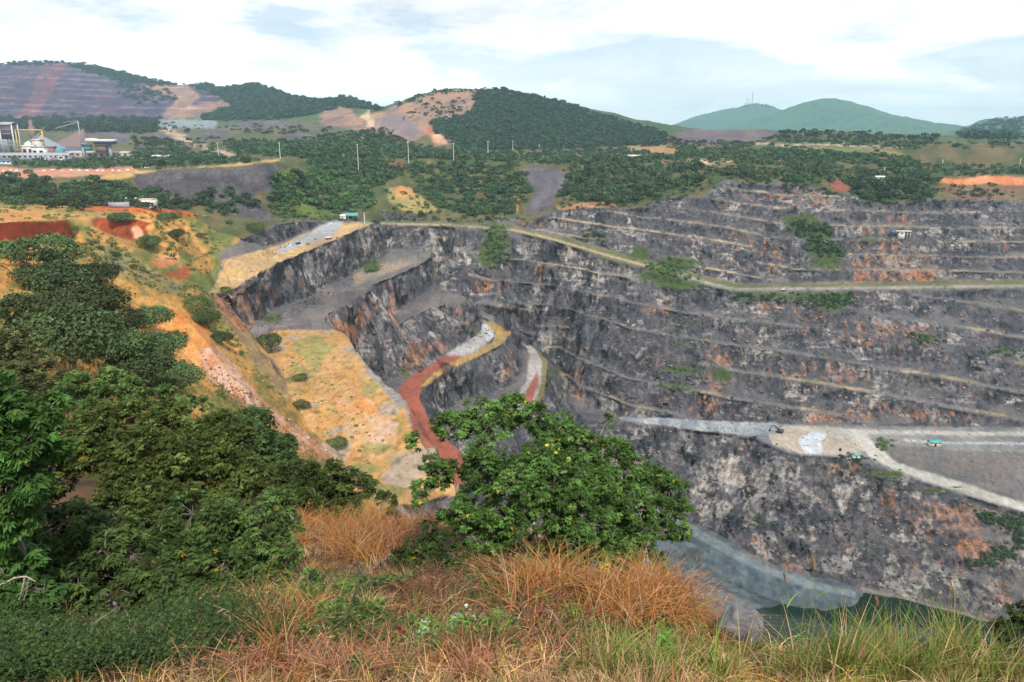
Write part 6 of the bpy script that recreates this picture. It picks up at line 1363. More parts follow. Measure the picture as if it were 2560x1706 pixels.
# ------------------------------------------------------------------ herbs, stalks, dead wood, boulder
def herb(px, py, h, col, seed, flowers, label, group):
    r = np.random.default_rng(seed); x, y, z = hit1(px, py)
    root = empty('weed_plant', (x, y, z)); tag(root, label, 'plant', group)
    lv, st, fl = Bag(), Bag(), Bag()
    for s in range(7):
        a = r.random() * 6.28; e = np.array((math.cos(a) * h * 0.45 * r.random(), math.sin(a) * h * 0.45 * r.random(), h * (0.55 + 0.5 * r.random())))
        path = bend((0.02 * r.normal(), 0.02 * r.normal(), -0.03), e, r, 0.12, 7); st.add(*tube(path, np.linspace(0.005, 0.0025, 7), 4))
        n = 22; t = 0.12 + 0.88 * r.random(n); pos = np.stack([np.interp(t, np.linspace(0, 1, 7), path[:, k]) for k in range(3)], 1)
        u = unit(r.normal(size=(n, 3)) * np.array((1, 1, 0.35))); nr = unit(np.array((0, 0, 1.0)) + 0.5 * r.normal(size=(n, 3))); v = unit(np.cross(nr, u)); L_ = (0.030 + 0.035 * r.random((n, 1))) * (1.15 - 0.4 * t[:, None])
        V, Fq = quads(pos + u * L_, u * L_, v * L_ * 0.75, 0.1, r); lv.add(V, Fq, tint(n, col, 0.3, r))
        if flowers:
            m = 10; c = e + r.normal(size=(m, 3)) * np.array((0.018, 0.018, 0.006)); u = unit(r.normal(size=(m, 3)) * np.array((1, 1, .2))); v = unit(np.cross(np.array((0, 0, 1.0)) + 0 * u, u))
            V, Fq = quads(c, u * 0.010, v * 0.012, 0.2, r); fb = Bag(); fb.add(V, Fq, np.tile((0.62, 0.68, 0.66), (m * 4, 1))); fb.build('flower_head', LEAF, root, False)
    lv.build('leaves', LEAF, root, False); st.build('stems', STEM, root)
STEM = bark_material('green_stem', (0.10, 0.14, 0.04), (0.20, 0.22, 0.07), 30)
def herbs():
    A = [(885, 1590, .34, 0), (830, 1570, .30, 0), (940, 1560, .28, 0), (760, 1520, .26, 0), (870, 1500, .26, 0), (960, 1640, .22, 0), (700, 1600, .24, 0), (1000, 1470, .22, 0)]
    B = [(1130, 1600, .26, 1), (1180, 1590, .28, 1), (1060, 1620, .24, 1), (1230, 1600, .24, 0)]
    Cc = [(1660, 1640, .24, 0), (1640, 1590, .22, 0), (1560, 1660, .18, 0), (1720, 1560, .16, 0), (1760, 1600, .14, 0)]
    D_ = [(560, 1640, .22, 0), (480, 1600, .24, 0), (640, 1660, .18, 0), (120, 1680, .26, 0), (40, 1690, .24, 0), (250, 1690, .24, 0), (180, 1640, .26, 0), (330, 1650, .24, 0), (900, 1690, .2, 0)]
    k = 60
    for q in A: k += 1; herb(*q[:3], (0.10, 0.19, 0.04), k, q[3], 'pale green leafy weed left of the red-plumed grass', 'weeds left of the red plume')
    for q in B: k += 1; herb(*q[:3], (0.13, 0.26, 0.045), k, q[3], 'bright green weed between the red plume and the fallen branches', 'weeds beside the fallen branches')
    for q in Cc: k += 1; herb(*q[:3], (0.13, 0.26, 0.045), k, q[3], 'bright green weed between the fallen branches and the grey boulder', 'weeds beside the boulder')
    for q in D_: k += 1; herb(*q[:3], (0.075, 0.14, 0.035), k, q[3], 'dark green weed at the foot of the big lower left shrub', 'weeds under the left shrub')
    # young plants on single stems among the dry grass
    for px, py, h, lab in [(1300, 1480, .22, 'single light green seedling under the large middle tree'), (1352, 1520, .2, 'single light green seedling above the fallen branches'), (1255, 1560, .2, 'small light green seedling left of the fallen red branch')]:
        k += 1; herb(px, py, h * 0.8, (0.16, 0.32, 0.05), k, 0, lab, None)
herbs()
def stalk(px0, py0, px1, py1, d, rad, name, label, plume=None, mat=None, seed=3):
    r = np.random.default_rng(seed); a = np.array(P(px0, py0, d)); a[2] = float(ground_z(a[0], a[1])); b = np.array(P(px1, py1, d - 0.15))
    root = empty(name, tuple(a)); tag(root, label, 'grass')
    path = bend((0, 0, -0.03), b - a, r, 0.05, 10, 0.0); s = Bag(); s.add(*tube(path, np.linspace(rad, rad * 0.3, 10), 5)); s.build('stem', mat or STEM, root)
    for k in range(4):
        lv = Bag(); t = 0.15 + 0.2 * k; i = int(t * 9); p0 = path[i]; ang = r.random() * 6.28; dr = np.array((math.cos(ang), math.sin(ang), 0.9)); L_ = 0.22
        pts_ = np.array([p0 + dr * L_ * q + np.array((0, 0, -0.16)) * q * q for q in np.linspace(0, 1, 5)]); sd_ = unit(np.cross(dr, (0, 0, 1.0))) * 0.006
        for i in range(4):
            w0, w1 = 1 - i / 4, 1 - (i + 1) / 4
            lv.add(np.array([pts_[i] - sd_ * w0, pts_[i] + sd_ * w0, pts_[i + 1] + sd_ * w1, pts_[i + 1] - sd_ * w1]), np.array([[0, 1, 2, 3]]), np.tile((0.2, 0.33, 0.06), (4, 1)))
        lv.build('leaf_blade', GRASS, root, False)
    if plume:
        L_, R_, colr = plume; n = 900; t = r.random(n); dirv = unit(path[-1] - path[-3]); side = unit(r.normal(size=(n, 3))); 
        c0 = path[-1] - dirv * L_ * (1 - t[:, None]) + np.array((0, 0, -0.5)) * (t[:, None] ** 2) * L_ * 0.5
        u = unit(side + dirv * 0.7) * (R_ * np.sin(np.pi * np.clip(t, .05, .97)) ** 0.5)[:, None]; v = unit(np.cross(u, r.normal(size=(n, 3)))) * R_ * 0.10
        V, Fq = quads(c0 + u * 0.5, u * 0.6, v, 0.1, r); b_ = Bag(); b_.add(V, Fq, tint(n, colr, 0.35, r)); b_.build('plume', GRASS, root, False)
stalk(1060, 1640, 988, 1556, 5.2, 0.004, 'plumed_grass', 'grass stalk bending under a dense reddish plume', (0.17, 0.026, (0.50, 0.16, 0.10)))
stalk(1280, 1690, 1170, 1345, 4.6, 0.007, 'reed_stalk', 'tall thick green reed stalk leaning left in front of the middle tree', None)
for k, (a_, b_, c_, d_, dd) in enumerate([(1760, 1700, 1725, 1270 + 180, 5.2), (2050, 1700, 2035, 1380, 4.8), (1990, 1690, 1960, 1420, 5.0), (2230, 1690, 2190, 1480, 5.2), (2440, 1700, 2375, 1440, 4.9), (2120, 1690, 2160, 1500, 5.2)]):
    pos_ = ['left of the grey boulder', 'in front of the tailings tip', 'left of the tallest stalk, before the tailings', 'in front of the dark water', 'near the right edge, tallest in the green tuft', 'in front of the shore of the lake'][k]
    stalk(a_, b_, c_, d_, dd, 0.0035, 'seeding_grass', 'thin grass stalk with straw seed head ' + pos_, (0.16, 0.012, (0.46, 0.27, 0.14)), None, 90 + k)

def dead_wood():
    def limb(name, label, paths, mat, seed):
        r = np.random.default_rng(seed); base = paths[0][0][0]; b = np.array(P(*base)); root = empty(name, tuple(b)); tag(root, label, 'dead branch')
        for i, (pp, r0, r1) in enumerate(paths):
            W = np.array([P(*q) for q in pp]) - b; t = np.linspace(0, 1, len(W)); tt = np.linspace(0, 1, 14); w_ = np.stack([np.interp(tt, t, W[:, k]) for k in range(3)], 1)
            for _ in range(2): w_[1:-1] = (w_[:-2] + 2 * w_[1:-1] + w_[2:]) / 4
            w_ += r.normal(size=w_.shape) * r0 * 0.25
            bg = Bag(); bg.add(*tube(w_, np.linspace(r0, r1, 14) * (1 + 0.15 * r.normal(size=14)), 8)); bg.build('stem' if i == 0 else 'twig', mat, root)
    limb('dead_branch', 'pale bare crooked stub standing in orange grass right of the middle tree', [([(1658, 1560, 7.6), (1664, 1510, 7.6), (1660, 1470, 7.6), (1635, 1445, 7.5), (1605, 1428, 7.4)], 0.030, 0.016), ([(1620, 1436, 7.45), (1600, 1440, 7.4), (1588, 1458, 7.4)], 0.008, 0.003), ([(1660, 1560, 7.6), (1650, 1500, 7.55), (1662, 1470, 7.6)], 0.018, 0.010)], PALEBARK, 1)
    limb('dead_branch', 'reddish fallen branch with many twigs in the bottom centre', [([(1376, 1632, 5.4), (1340, 1575, 5.7), (1310, 1530, 6.1), (1240, 1490, 6.5)], 0.020, 0.006)] +
         [([(1340 + a, 1575 + b, 5.7), (1340 + a + c, 1575 + b + e, 5.6)], 0.008, 0.002) for a, b, c, e in [(0, 0, 110, 8), (0, 0, -70, 20), (-10, -20, -95, -25), (-20, -30, 70, -40), (-50, -60, -80, 10), (10, 15, 130, 60), (-30, -45, -20, -70), (0, 0, -50, 60)]], REDBARK, 2)
    limb('dead_branch', 'straight grey stick lying right of the reddish fallen branch', [([(1432, 1635, 5.4), (1400, 1570, 5.7), (1385, 1535, 5.9), (1365, 1522, 5.9)], 0.014, 0.007)], BARK, 3)
    limb('dead_branch', 'thin whitish stick crossing the reddish fallen branch', [([(1275, 1590, 5.5), (1300, 1535, 5.7), (1318, 1508, 5.8)], 0.006, 0.003), ([(1290, 1610, 5.4), (1330, 1585, 5.5), (1350, 1575, 5.6)], 0.006, 0.003)], PALEBARK, 4)
    limb('dead_branch', 'bare forked branch rising from the ground under the left shrub', [([(284, 1640, 6.6), (278, 1600, 6.6), (276, 1585, 6.6), (245, 1568, 6.6)], 0.014, 0.006), ([(276, 1587, 6.6), (290, 1575, 6.6), (283, 1562, 6.6)], 0.008, 0.003)], PALEBARK, 5)
    limb('dead_branch', 'pale arching bare branch at the left edge inside the dark shrub', [([(-10, 1470, 6.6), (30, 1448, 6.5), (62, 1440, 6.5), (90, 1455, 6.5)], 0.012, 0.005), ([(62, 1442, 6.5), (55, 1480, 6.5), (48, 1500, 6.5)], 0.010, 0.005), ([(72, 1448, 6.5), (66, 1480, 6.5), (60, 1498, 6.5)], 0.009, 0.004)], PALEBARK, 6)
    limb('dead_branch', 'thin bare twigs in front of the dark bush, bottom right', [([(2500, 1660, 7.5), (2520, 1620, 7.5), (2540, 1590, 7.5)], 0.006, 0.002), ([(2510, 1640, 7.5), (2490, 1610, 7.5), (2482, 1590, 7.5)], 0.004, 0.002), ([(2520, 1620, 7.5), (2550, 1615, 7.5)], 0.004, 0.002), ([(2505, 1650, 7.5), (2540, 1640, 7.5), (2560, 1620, 7.5)], 0.004, 0.002)], PALEBARK, 7)
dead_wood()
def rock_material():
    m, t, p = new_mat('boulder_stone'); tc = N(t, 'ShaderNodeTexCoord').outputs['Object']
    n1 = noise(t, tc, 5, 8, 0.65, 0.6); n2 = noise(t, mapping(t, tc, (1, 1, 3)), 14, 6, 0.7)
    c = mixc(t, maprange(t, n1, 0.35, 0.65), (0.085, 0.086, 0.095), (0.23, 0.225, 0.225)); c = mixc(t, maprange(t, n2, 0.55, 0.75), c, (0.24, 0.18, 0.16)); L(t, c, p.inputs['Base Color'])
    bump(t, p, n2, 0.6, 0.02); return m
STONE = rock_material()
def boulder(px, py, d, wpx, label, seed, asp=(1, 0.8, 0.75), rz=0.0):
    import bmesh
    r = np.random.default_rng(seed); bm = bmesh.new(); bmesh.ops.create_icosphere(bm, subdivisions=5, radius=1.0)
    V = np.array([v.co for v in bm.verts]); Fc = np.array([[v.index for v in f.verts] for f in bm.faces]); bm.free()
    pl = unit(r.normal(size=(22, 3)))                      # cleaved by random planes
    for k in pl:
        dd = V @ k; lim = 0.70 + 0.28 * r.random(); V = np.where((dd > lim)[:, None], V - k * (dd - lim)[:, None] * 0.92, V)
    V = V * (1 + 0.05 * fbm(V[:, 0] * 3, V[:, 1] * 3, V[:, 2] * 3 + seed, 4))[:, None] * np.array(asp)
    x, y, z = hit1(px, py); z = float(ground_z(x, y)); s = wpx * 0.5 / F * dep_of(x, y, z)
    o = mesh_np('boulder', V * s, Fc, STONE, None, True); o.location = (x, y, z + 0.95 * s * asp[2]); o.rotation_euler = (0.1, 0.25, rz); tag(o, label, 'boulder')
boulder(1842, 1615, 6.6, 138, 'grey boulder sitting in the grass at the brink, lower right of the middle tree', 23, (1.15, 0.85, 0.80), 0.9)
boulder(12, 905, 33, 90, 'grey rock on the grass slope at the left edge', 8, (1, 0.9, 0.9), 1.0)
#--SPLIT3--
# ------------------------------------------------------------------ works, huts, poles, machines
def paint(name, c, rough=0.6, var=0.15, sc=0.8):
    m, t, p = new_mat(name); tc = N(t, 'ShaderNodeTexCoord').outputs['Object']
    n = noise(t, tc, sc, 5, 0.6); L(t, mixc(t, 1.0, c, mixc(t, maprange(t, n, 0.3, 0.7), (1 - var,) * 3, (1 + var,) * 3), 'MULTIPLY'), p.inputs['Base Color']); p.inputs['Roughness'].default_value = rough
    return m
M = {k: paint(k, c) for k, c in dict(white_paint=(0.72, 0.71, 0.68), cream_render=(0.62, 0.52, 0.43), dark_cladding=(0.10, 0.075, 0.095), steel_grey=(0.34, 0.36, 0.40), yellow_paint=(0.60, 0.42, 0.12), blue_roof=(0.09, 0.15, 0.28), teal_roof=(0.10, 0.36, 0.37), dark_blue=(0.03, 0.05, 0.13), rust=(0.24, 0.15, 0.13), black_paint=(0.02, 0.02, 0.025), dark_glass=(0.02, 0.025, 0.03), pole_concrete=(0.66, 0.65, 0.62), teal_tank=(0.10, 0.30, 0.36), grey_stock=(0.27, 0.29, 0.32), brown_stock=(0.21, 0.145, 0.14), tan_roof=(0.55, 0.42, 0.32), orange_paint=(0.55, 0.26, 0.05), track=(0.035, 0.033, 0.03)).items()}
def box(b, x0, x1, y0, y1, z0, z1):
    V = np.array([(x, y, z) for z in (z0, z1) for y in (y0, y1) for x in (x0, x1)], float)
    b.add(V, np.array([(0, 2, 3, 1), (4, 5, 7, 6), (0, 1, 5, 4), (2, 6, 7, 3), (0, 4, 6, 2), (1, 3, 7, 5)]))
def bar(b, a, c, w, seg=6): b.add(*tube(np.array([a, (np.array(a) + np.array(c)) / 2, c], float), [w, w, w], seg))
def gable(b, x0, x1, y0, y1, z0, z1, th=0.12):
    ym = (y0 + y1) / 2
    V = np.array([(x, y, z) for x in (x0, x1) for (y, z) in ((y0, z0), (ym, z1), (y1, z0), (y1, z0 - th), (ym, z1 - th), (y0, z0 - th))], float)
    b.add(V, np.array([(0, 1, 7, 6), (1, 2, 8, 7), (2, 3, 9, 8), (3, 4, 10, 9), (4, 5, 11, 10), (5, 0, 6, 11), (0, 5, 4, 1), (1, 4, 3, 2), (6, 7, 10, 11), (7, 8, 9, 10)]))
def shell(name, mat, root, fn):
    b = Bag(); fn(b); return b.build(name, mat, root, False)
class Site:
    """a thing standing where the photo shows it; u = metres per photo pixel there"""
    def __init__(s, name, px, py, label, cat, group=None, d=None, rz=0.0):
        if d is None: x, y, z = hit1(px, py)
        else: x, y, z = P(px, py, d); z = float(ground_z(x, y))
        s.px, s.py, s.d = px, py, y; s.u = dep_of(x, y, z) / F / CT
        s.gz = z; s.root = empty(name, (x, y, z), rz); tag(s.root, label, cat, group)
        s.top = -y * te(py)
    def X(s, px): return (px - s.px) * s.u * CT
    def Z(s, py): return (s.py - py) * s.u + (-(s.d) * te(s.py) - s.gz)
    def part(s, name, mat, fn): return shell(name, M[mat], s.root, fn)

def works():
    D = 900
    # head frame
    s = Site('head_frame', 34, 398, 'dark purple-clad head frame tower on pale legs, tallest structure of the works at far left', 'tower', None, D + 40)
    w0, w1 = s.X(20), s.X(50); zb, zt = s.Z(352), s.Z(318)
    s.part('cladding', 'dark_cladding', lambda b: box(b, w0, w1, -6, 6, zb, zt))
    s.part('roof', 'steel_grey', lambda b: gable(b, w0 - 0.6, w1 + 0.6, -7, 7, zt, zt + 3.0, 0.5))
    for x in (w0, w1):
        for y in (-5.5, 5.5): s.part('leg', 'white_paint', lambda b, x=x, y=y: box(b, x - 0.6, x + 0.6, y - 0.6, y + 0.6, -1, zt))
    s.part('cross_beam', 'steel_grey', lambda b: [box(b, w0, w1, -6.3, -5.8, z, z + 0.7) for z in (s.Z(366), s.Z(358), s.Z(340), s.Z(330))])
    # gantry
    s = Site('gantry_crane', 100, 396, 'yellow portal gantry crane beside the head frame tower', 'crane', None, D + 30)
    a, c = s.X(49), s.X(117); zt = s.Z(329)
    s.part('beam', 'yellow_paint', lambda b: box(b, a, c, -0.9, 0.9, zt - 1.6, zt))
    s.part('leg', 'yellow_paint', lambda b: box(b, c - 1.1, c - 0.1, -0.8, 0.8, -1, zt - 1.6))
    s.part('leg', 'yellow_paint', lambda b: box(b, a + 0.1, a + 1.0, -0.8, 0.8, -1, zt - 1.6))
    s.part('brace', 'yellow_paint', lambda b: bar(b, (c - 4, 0, zt - 1.6), (c - 0.6, 0, zt - 5), 0.3))
    # stockpiles
    def pile(px0, px1, pyb, pyt, d, mat, label, skew=0.5, seed=1):
        x0, y0, z0 = P(px0, pyb, d); x1 = P(px1, pyb, d)[0]; zt = P((px0 + px1) / 2, pyt, d)[2]; R_ = (x1 - x0) / 2; cx = x0 + R_; gz = float(ground_z(cx, d))
        n, m = 40, 14; V = [(0, 0, zt - gz)]; ang = np.arange(n) / n * 2 * np.pi; rr = np.random.default_rng(seed)
        for k in range(1, m + 1):
            q = k / m; V += [(R_ * q * math.cos(t_) + (1 - q) * (skew - 0.5) * 2 * R_, R_ * 0.8 * q * math.sin(t_), (zt - gz + 1) * (1 - q) - 1 + 0.5 * rr.normal() * q) for t_ in ang]
        V = np.array(V); V[0, 0] = (skew - 0.5) * 2 * R_
        Fc = [(0, 1 + i, 1 + (i + 1) % n, 1 + (i + 1) % n) for i in range(n)]
        tri = np.array([(f[0], f[1], f[2]) for f in Fc]); q4 = np.array([(1 + k * n + i, 1 + (k + 1) * n + i, 1 + (k + 1) * n + (i + 1) % n, 1 + k * n + (i + 1) % n) for k in range(m - 1) for i in range(n)])
        me = bpy.data.meshes.new('stockpile'); me.from_pydata([tuple(v) for v in V], [], [tuple(f) for f in tri] + [tuple(f) for f in q4]); me.materials.append(M[mat]); me.shade_smooth()
        o = bpy.data.objects.new('stockpile', me); COL.objects.link(o); o.location = (cx, d, gz); tag(o, label, 'stockpile')
    pile(45, 175, 388, 338, D + 90, 'grey_stock', 'grey cone of crushed ore behind the yellow gantry', 0.5, 3)
    pile(120, 235, 388, 322, D + 120, 'brown_stock', 'brown ore pile under the tall stacker mast', 0.86, 4)
    s = Site('stacker', 208, 392, 'stacker with tall thin mast and sloping conveyor boom above the brown ore pile', 'conveyor', None, D + 80)
    s.part('mast', 'steel_grey', lambda b: box(b, -0.5, 0.5, -0.5, 0.5, -1, s.Z(309)))
    s.part('boom', 'steel_grey', lambda b: bar(b, (s.X(150), 0, s.Z(327)), (0, 0, s.Z(312)), 0.55))
    s.part('stay', 'steel_grey', lambda b: bar(b, (s.X(172), 0, s.Z(313)), (0, 0, s.Z(309)), 0.25))
    s = Site('chimney', 82, 340, 'small brown chimney behind the gantry crane', 'chimney', None, D + 260)
    s.part('shaft', 'rust', lambda b: box(b, s.X(79), s.X(85), -2, 2, -2, s.Z(304))); s.part('base', 'rust', lambda b: box(b, s.X(77), s.X(88), -3, 3, -2, s.Z(318)))
    def block(px0, px1, pyb, pyt, mat, roof, label, name='works_building', d=D, dp=8, win=0, cat='building', hang=0.6):
        s = Site(name, (px0 + px1) / 2, pyb, label, cat, None, d); a, c, zt = s.X(px0), s.X(px1), s.Z(pyt)
        s.part('wall', mat, lambda b: box(b, a, c, -dp / 2, dp / 2, -2, zt))
        s.part('roof', roof, lambda b: gable(b, a - hang, c + hang, -dp / 2 - hang, dp / 2 + hang, zt + 0.05, zt + max(0.6, 0.22 * dp * 0.6), 0.3))
        for k in range(win):
            x = a + (c - a) * (k + 0.5) / win; wz = zt * 0.45; s.part('window', 'dark_glass', lambda b, x=x: box(b, x - (c - a) / win * 0.28, x + (c - a) / win * 0.28, -dp / 2 - 0.06, -dp / 2 + 0.02, wz, wz + zt * 0.3))
        return s
    block(0, 180, 399, 386, 'steel_grey', 'steel_grey', 'long low grey works shed with a row of dark bays along the front', win=14, d=D - 40, dp=10)
    block(62, 90, 388, 367, 'cream_render', 'white_paint', 'cream block standing left of the white block under the gantry', d=D, win=2)
    block(86, 118, 390, 370, 'white_paint', 'steel_grey', 'white block under the right leg of the gantry', d=D - 8, win=2)
    block(88, 106, 370, 352, 'cream_render', 'cream_render', 'small pale cube-like block seen above the white block under the gantry', d=D + 25)
    block(0, 22, 345, 334, 'steel_grey', 'tan_roof', 'grey-walled shed at the far left edge beside the head frame', d=D + 60)
    block(118, 140, 384, 369, 'rust', 'rust', 'small rusty red shed beside the teal tank', d=D + 10)
    block(163, 208, 384, 375, 'steel_grey', 'blue_roof', 'low shed with blue roof right of the teal tank', d=D + 5)
    block(148, 162, 399, 388, 'white_paint', 'rust', 'small white kiosk with rust door side, before the long grey shed', d=D - 50, dp=4, win=1)
    block(0, 34, 412, 403, 'white_paint', 'blue_roof', 'white building with dark blue roof at the lower left of the works', d=D - 120, win=3)
    block(180, 328, 400, 383, 'cream_render', 'cream_render', 'long pale pink building behind the row of trees', d=D - 20, dp=10, win=10)
    block(385, 425, 400, 391, 'white_paint', 'white_paint', 'low white building between the trees, right of the long pink building', d=800, win=4)
    s = Site('tank', 151, 386, 'teal domed tank among the works sheds', 'tank', None, D)
    def dome(b):
        n, m = 24, 7; R_ = s.X(162); h = s.Z(368); V = []
        for k in range(m + 1):
            q = k / m * np.pi / 2; V += [(R_ * math.cos(q * 0.98) * math.cos(t_), R_ * math.cos(q * 0.98) * math.sin(t_), h * 0.45 + h * 0.55 * math.sin(q)) for t_ in np.arange(n) / n * 2 * np.pi]
        V = [(x, y, -1) for x, y, z in V[:n]] + V
        b.add(np.array(V), np.array([(k * n + i, k * n + (i + 1) % n, (k + 1) * n + (i + 1) % n, (k + 1) * n + i) for k in range(m + 1) for i in range(n)]))
    s.part('shell', 'teal_tank', dome); s.part('ladder', 'steel_grey', lambda b: [box(b, -0.5 + dx, -0.35 + dx, -s.X(162) - 0.2, -s.X(162), -1, s.Z(374)) for dx in (0, 0.8)])
    s = Site('silo', 75, 386, 'white silo with rounded top below the yellow gantry beam', 'silo', None, D + 15)
    s.part('body', 'white_paint', lambda b: b.add(*tube(np.array([(0, 0, -1), (0, 0, s.Z(364)), (0, 0, s.Z(360)), (0, 0, s.Z(358)), (0, 0, s.Z(356))]), [4.2, 4.2, 3.6, 2.0, 0.8], 20)))
    s.part('pipe', 'steel_grey', lambda b: bar(b, (4, -1, -1), (4.6, -1, s.Z(350)), 0.3))
    # canopy on two columns
    s = Site('canopy_tower', 246, 402, 'pale flat canopy with dark blue underside on two tall columns, over the pink building', 'building', None, D - 36)
    zt, zu = s.Z(350), s.Z(358)
    s.part('canopy', 'white_paint', lambda b: (box(b, s.X(227), s.X(294), -6, 6, zu, zt - 1.2), box(b, s.X(227), s.X(248), -5, 5, zt - 1.2, zt)))
    s.part('soffit', 'dark_blue', lambda b: box(b, s.X(247), s.X(293), -5.6, 5.6, zu - 2.2, zu - 0.02))
    for px in (213, 280): s.part('column', 'steel_grey', lambda b, px=px: box(b, s.X(px - 3), s.X(px + 3), -1.5, 1.5, -2, s.Z(365)))
    s.part('deck', 'steel_grey', lambda b: box(b, s.X(209), s.X(292), -4, 4, s.Z(365), s.Z(362)))
    s.part('bin', 'rust', lambda b: box(b, s.X(246), s.X(272), -3, 3, s.Z(383), s.Z(366))); s.part('panel', 'teal_roof', lambda b: box(b, s.X(216), s.X(233), -2, 2, s.Z(378), s.Z(366)))
    s = Site('pipe_rack', 90, 402, 'grey pipe rack with slim posts running in front of the long grey shed', 'pipe rack', None, D - 60)
    for k in range(13): s.part('post', 'steel_grey', lambda b, k=k: box(b, s.X(4 + 14 * k) - 0.2, s.X(4 + 14 * k) + 0.2, -0.5, 0.5, -1, s.Z(389)))
    for k, m_ in enumerate(('white_paint', 'steel_grey', 'rust')): s.part('pipe', m_, lambda b, k=k: bar(b, (s.X(2), -0.5 + 0.5 * k, s.Z(389) + 0.3 + 0.2 * k), (s.X(176), -0.5 + 0.5 * k, s.Z(389) + 0.3 + 0.2 * k), 0.3))
    s = Site('conveyor', 90, 390, 'inclined grey conveyor gallery rising from the head frame to the grey ore cone', 'conveyor', None, D + 55)
    s.part('gallery', 'steel_grey', lambda b: bar(b, (s.X(50), 0, s.Z(372)), (s.X(108), 0, s.Z(341)), 1.1, 4))
    for px, py in ((64, 365), (84, 354), (100, 346)): s.part('trestle', 'steel_grey', lambda b, px=px, py=py: (bar(b, (s.X(px) - 2, 0, -1), (s.X(px), 0, s.Z(py)), 0.3, 4), bar(b, (s.X(px) + 2, 0, -1), (s.X(px), 0, s.Z(py)), 0.3, 4)))
    s = Site('settling_tank', 118, 399, 'small white round tank at the foot of the pipe rack', 'tank', None, D - 55)
    s.part('shell', 'white_paint', lambda b: b.add(*tube(np.array([(0, 0, -1), (0, 0, 1), (0, 0, s.Z(393)), (0, 0, s.Z(392))]), [3.0, 3.0, 3.0, 0.3], 18))); s.part('walkway', 'steel_grey', lambda b: box(b, -3.4, 3.4, -0.3, 0.3, s.Z(392), s.Z(391.4)))
    # white blocks along the red road
    proto = None
    for i, px in enumerate([8, 25, 43, 110, 131, 155, 177, 196, 217, 240, 259, 283, 297, 316]):
        x, y, z = hit1(px, 424)
        if proto is None:
            b = Bag(); box(b, -1.3, 1.3, -0.5, 0.5, -0.3, 0.55); box(b, -0.7, 0.7, -0.4, 0.4, 0.55, 1.0); proto = b.build('barrier_block', M['white_paint'], None, False); o = proto
        else: o = proto.copy(); COL.objects.link(o)
        o.location = (x, y, z); tag(o, 'white painted barrier block in the row along the red earth road', 'barrier', 'white blocks along the red road')
    s = Site('site_gate', 340, 424, 'white boom gate at the right end of the row of white blocks', 'gate', None, 600)
    s.part('boom', 'white_paint', lambda b: box(b, s.X(330), s.X(355), -0.2, 0.2, s.Z(420), s.Z(418))); s.part('post', 'white_paint', lambda b: box(b, s.X(329), s.X(331), -0.3, 0.3, -0.5, s.Z(418))); s.part('booth', 'white_paint', lambda b: box(b, s.X(364), s.X(374), -1.5, 1.5, -0.5, s.Z(418)))
    # small white building on the orange earth
    s = Site('pump_house', 356, 514, 'small white building with two globe lamps on the orange earth, under the spoil heap', 'building')
    s.part('wall', 'white_paint', lambda b: (box(b, s.X(325), s.X(387), -4, 4, -2, s.Z(501)),)); s.part('roof', 'tan_roof', lambda b: box(b, s.X(348), s.X(386), -3.6, 3.6, s.Z(501), s.Z(498)))
    s.part('door', 'dark_glass', lambda b: box(b, s.X(378), s.X(382), -4.06, -3.98, -0.5, s.Z(504)))
    for px in (326, 350):
        s.part('lamp_post', 'white_paint', lambda b, px=px: (box(b, s.X(px) - 0.12, s.X(px) + 0.12, -3.9, -3.6, s.Z(501), s.Z(496)), b.add(*tube(np.array([(s.X(px), -3.75, s.Z(497)), (s.X(px), -3.75, s.Z(495.5)), (s.X(px), -3.75, s.Z(494))]), [0.3, 0.75, 0.3], 10))))
    s = Site('perimeter_fence', 300, 516, 'grey mesh fence left of the small white building', 'fence')
    s.part('mesh_panel', 'steel_grey', lambda b: box(b, s.X(272), s.X(322), -0.05, 0.05, -0.3, s.Z(507)))
    for k in range(6): s.part('post', 'steel_grey', lambda b, k=k: box(b, s.X(272 + 10 * k) - 0.1, s.X(272 + 10 * k) + 0.1, -0.15, 0.15, -0.5, s.Z(505.5)))
works()
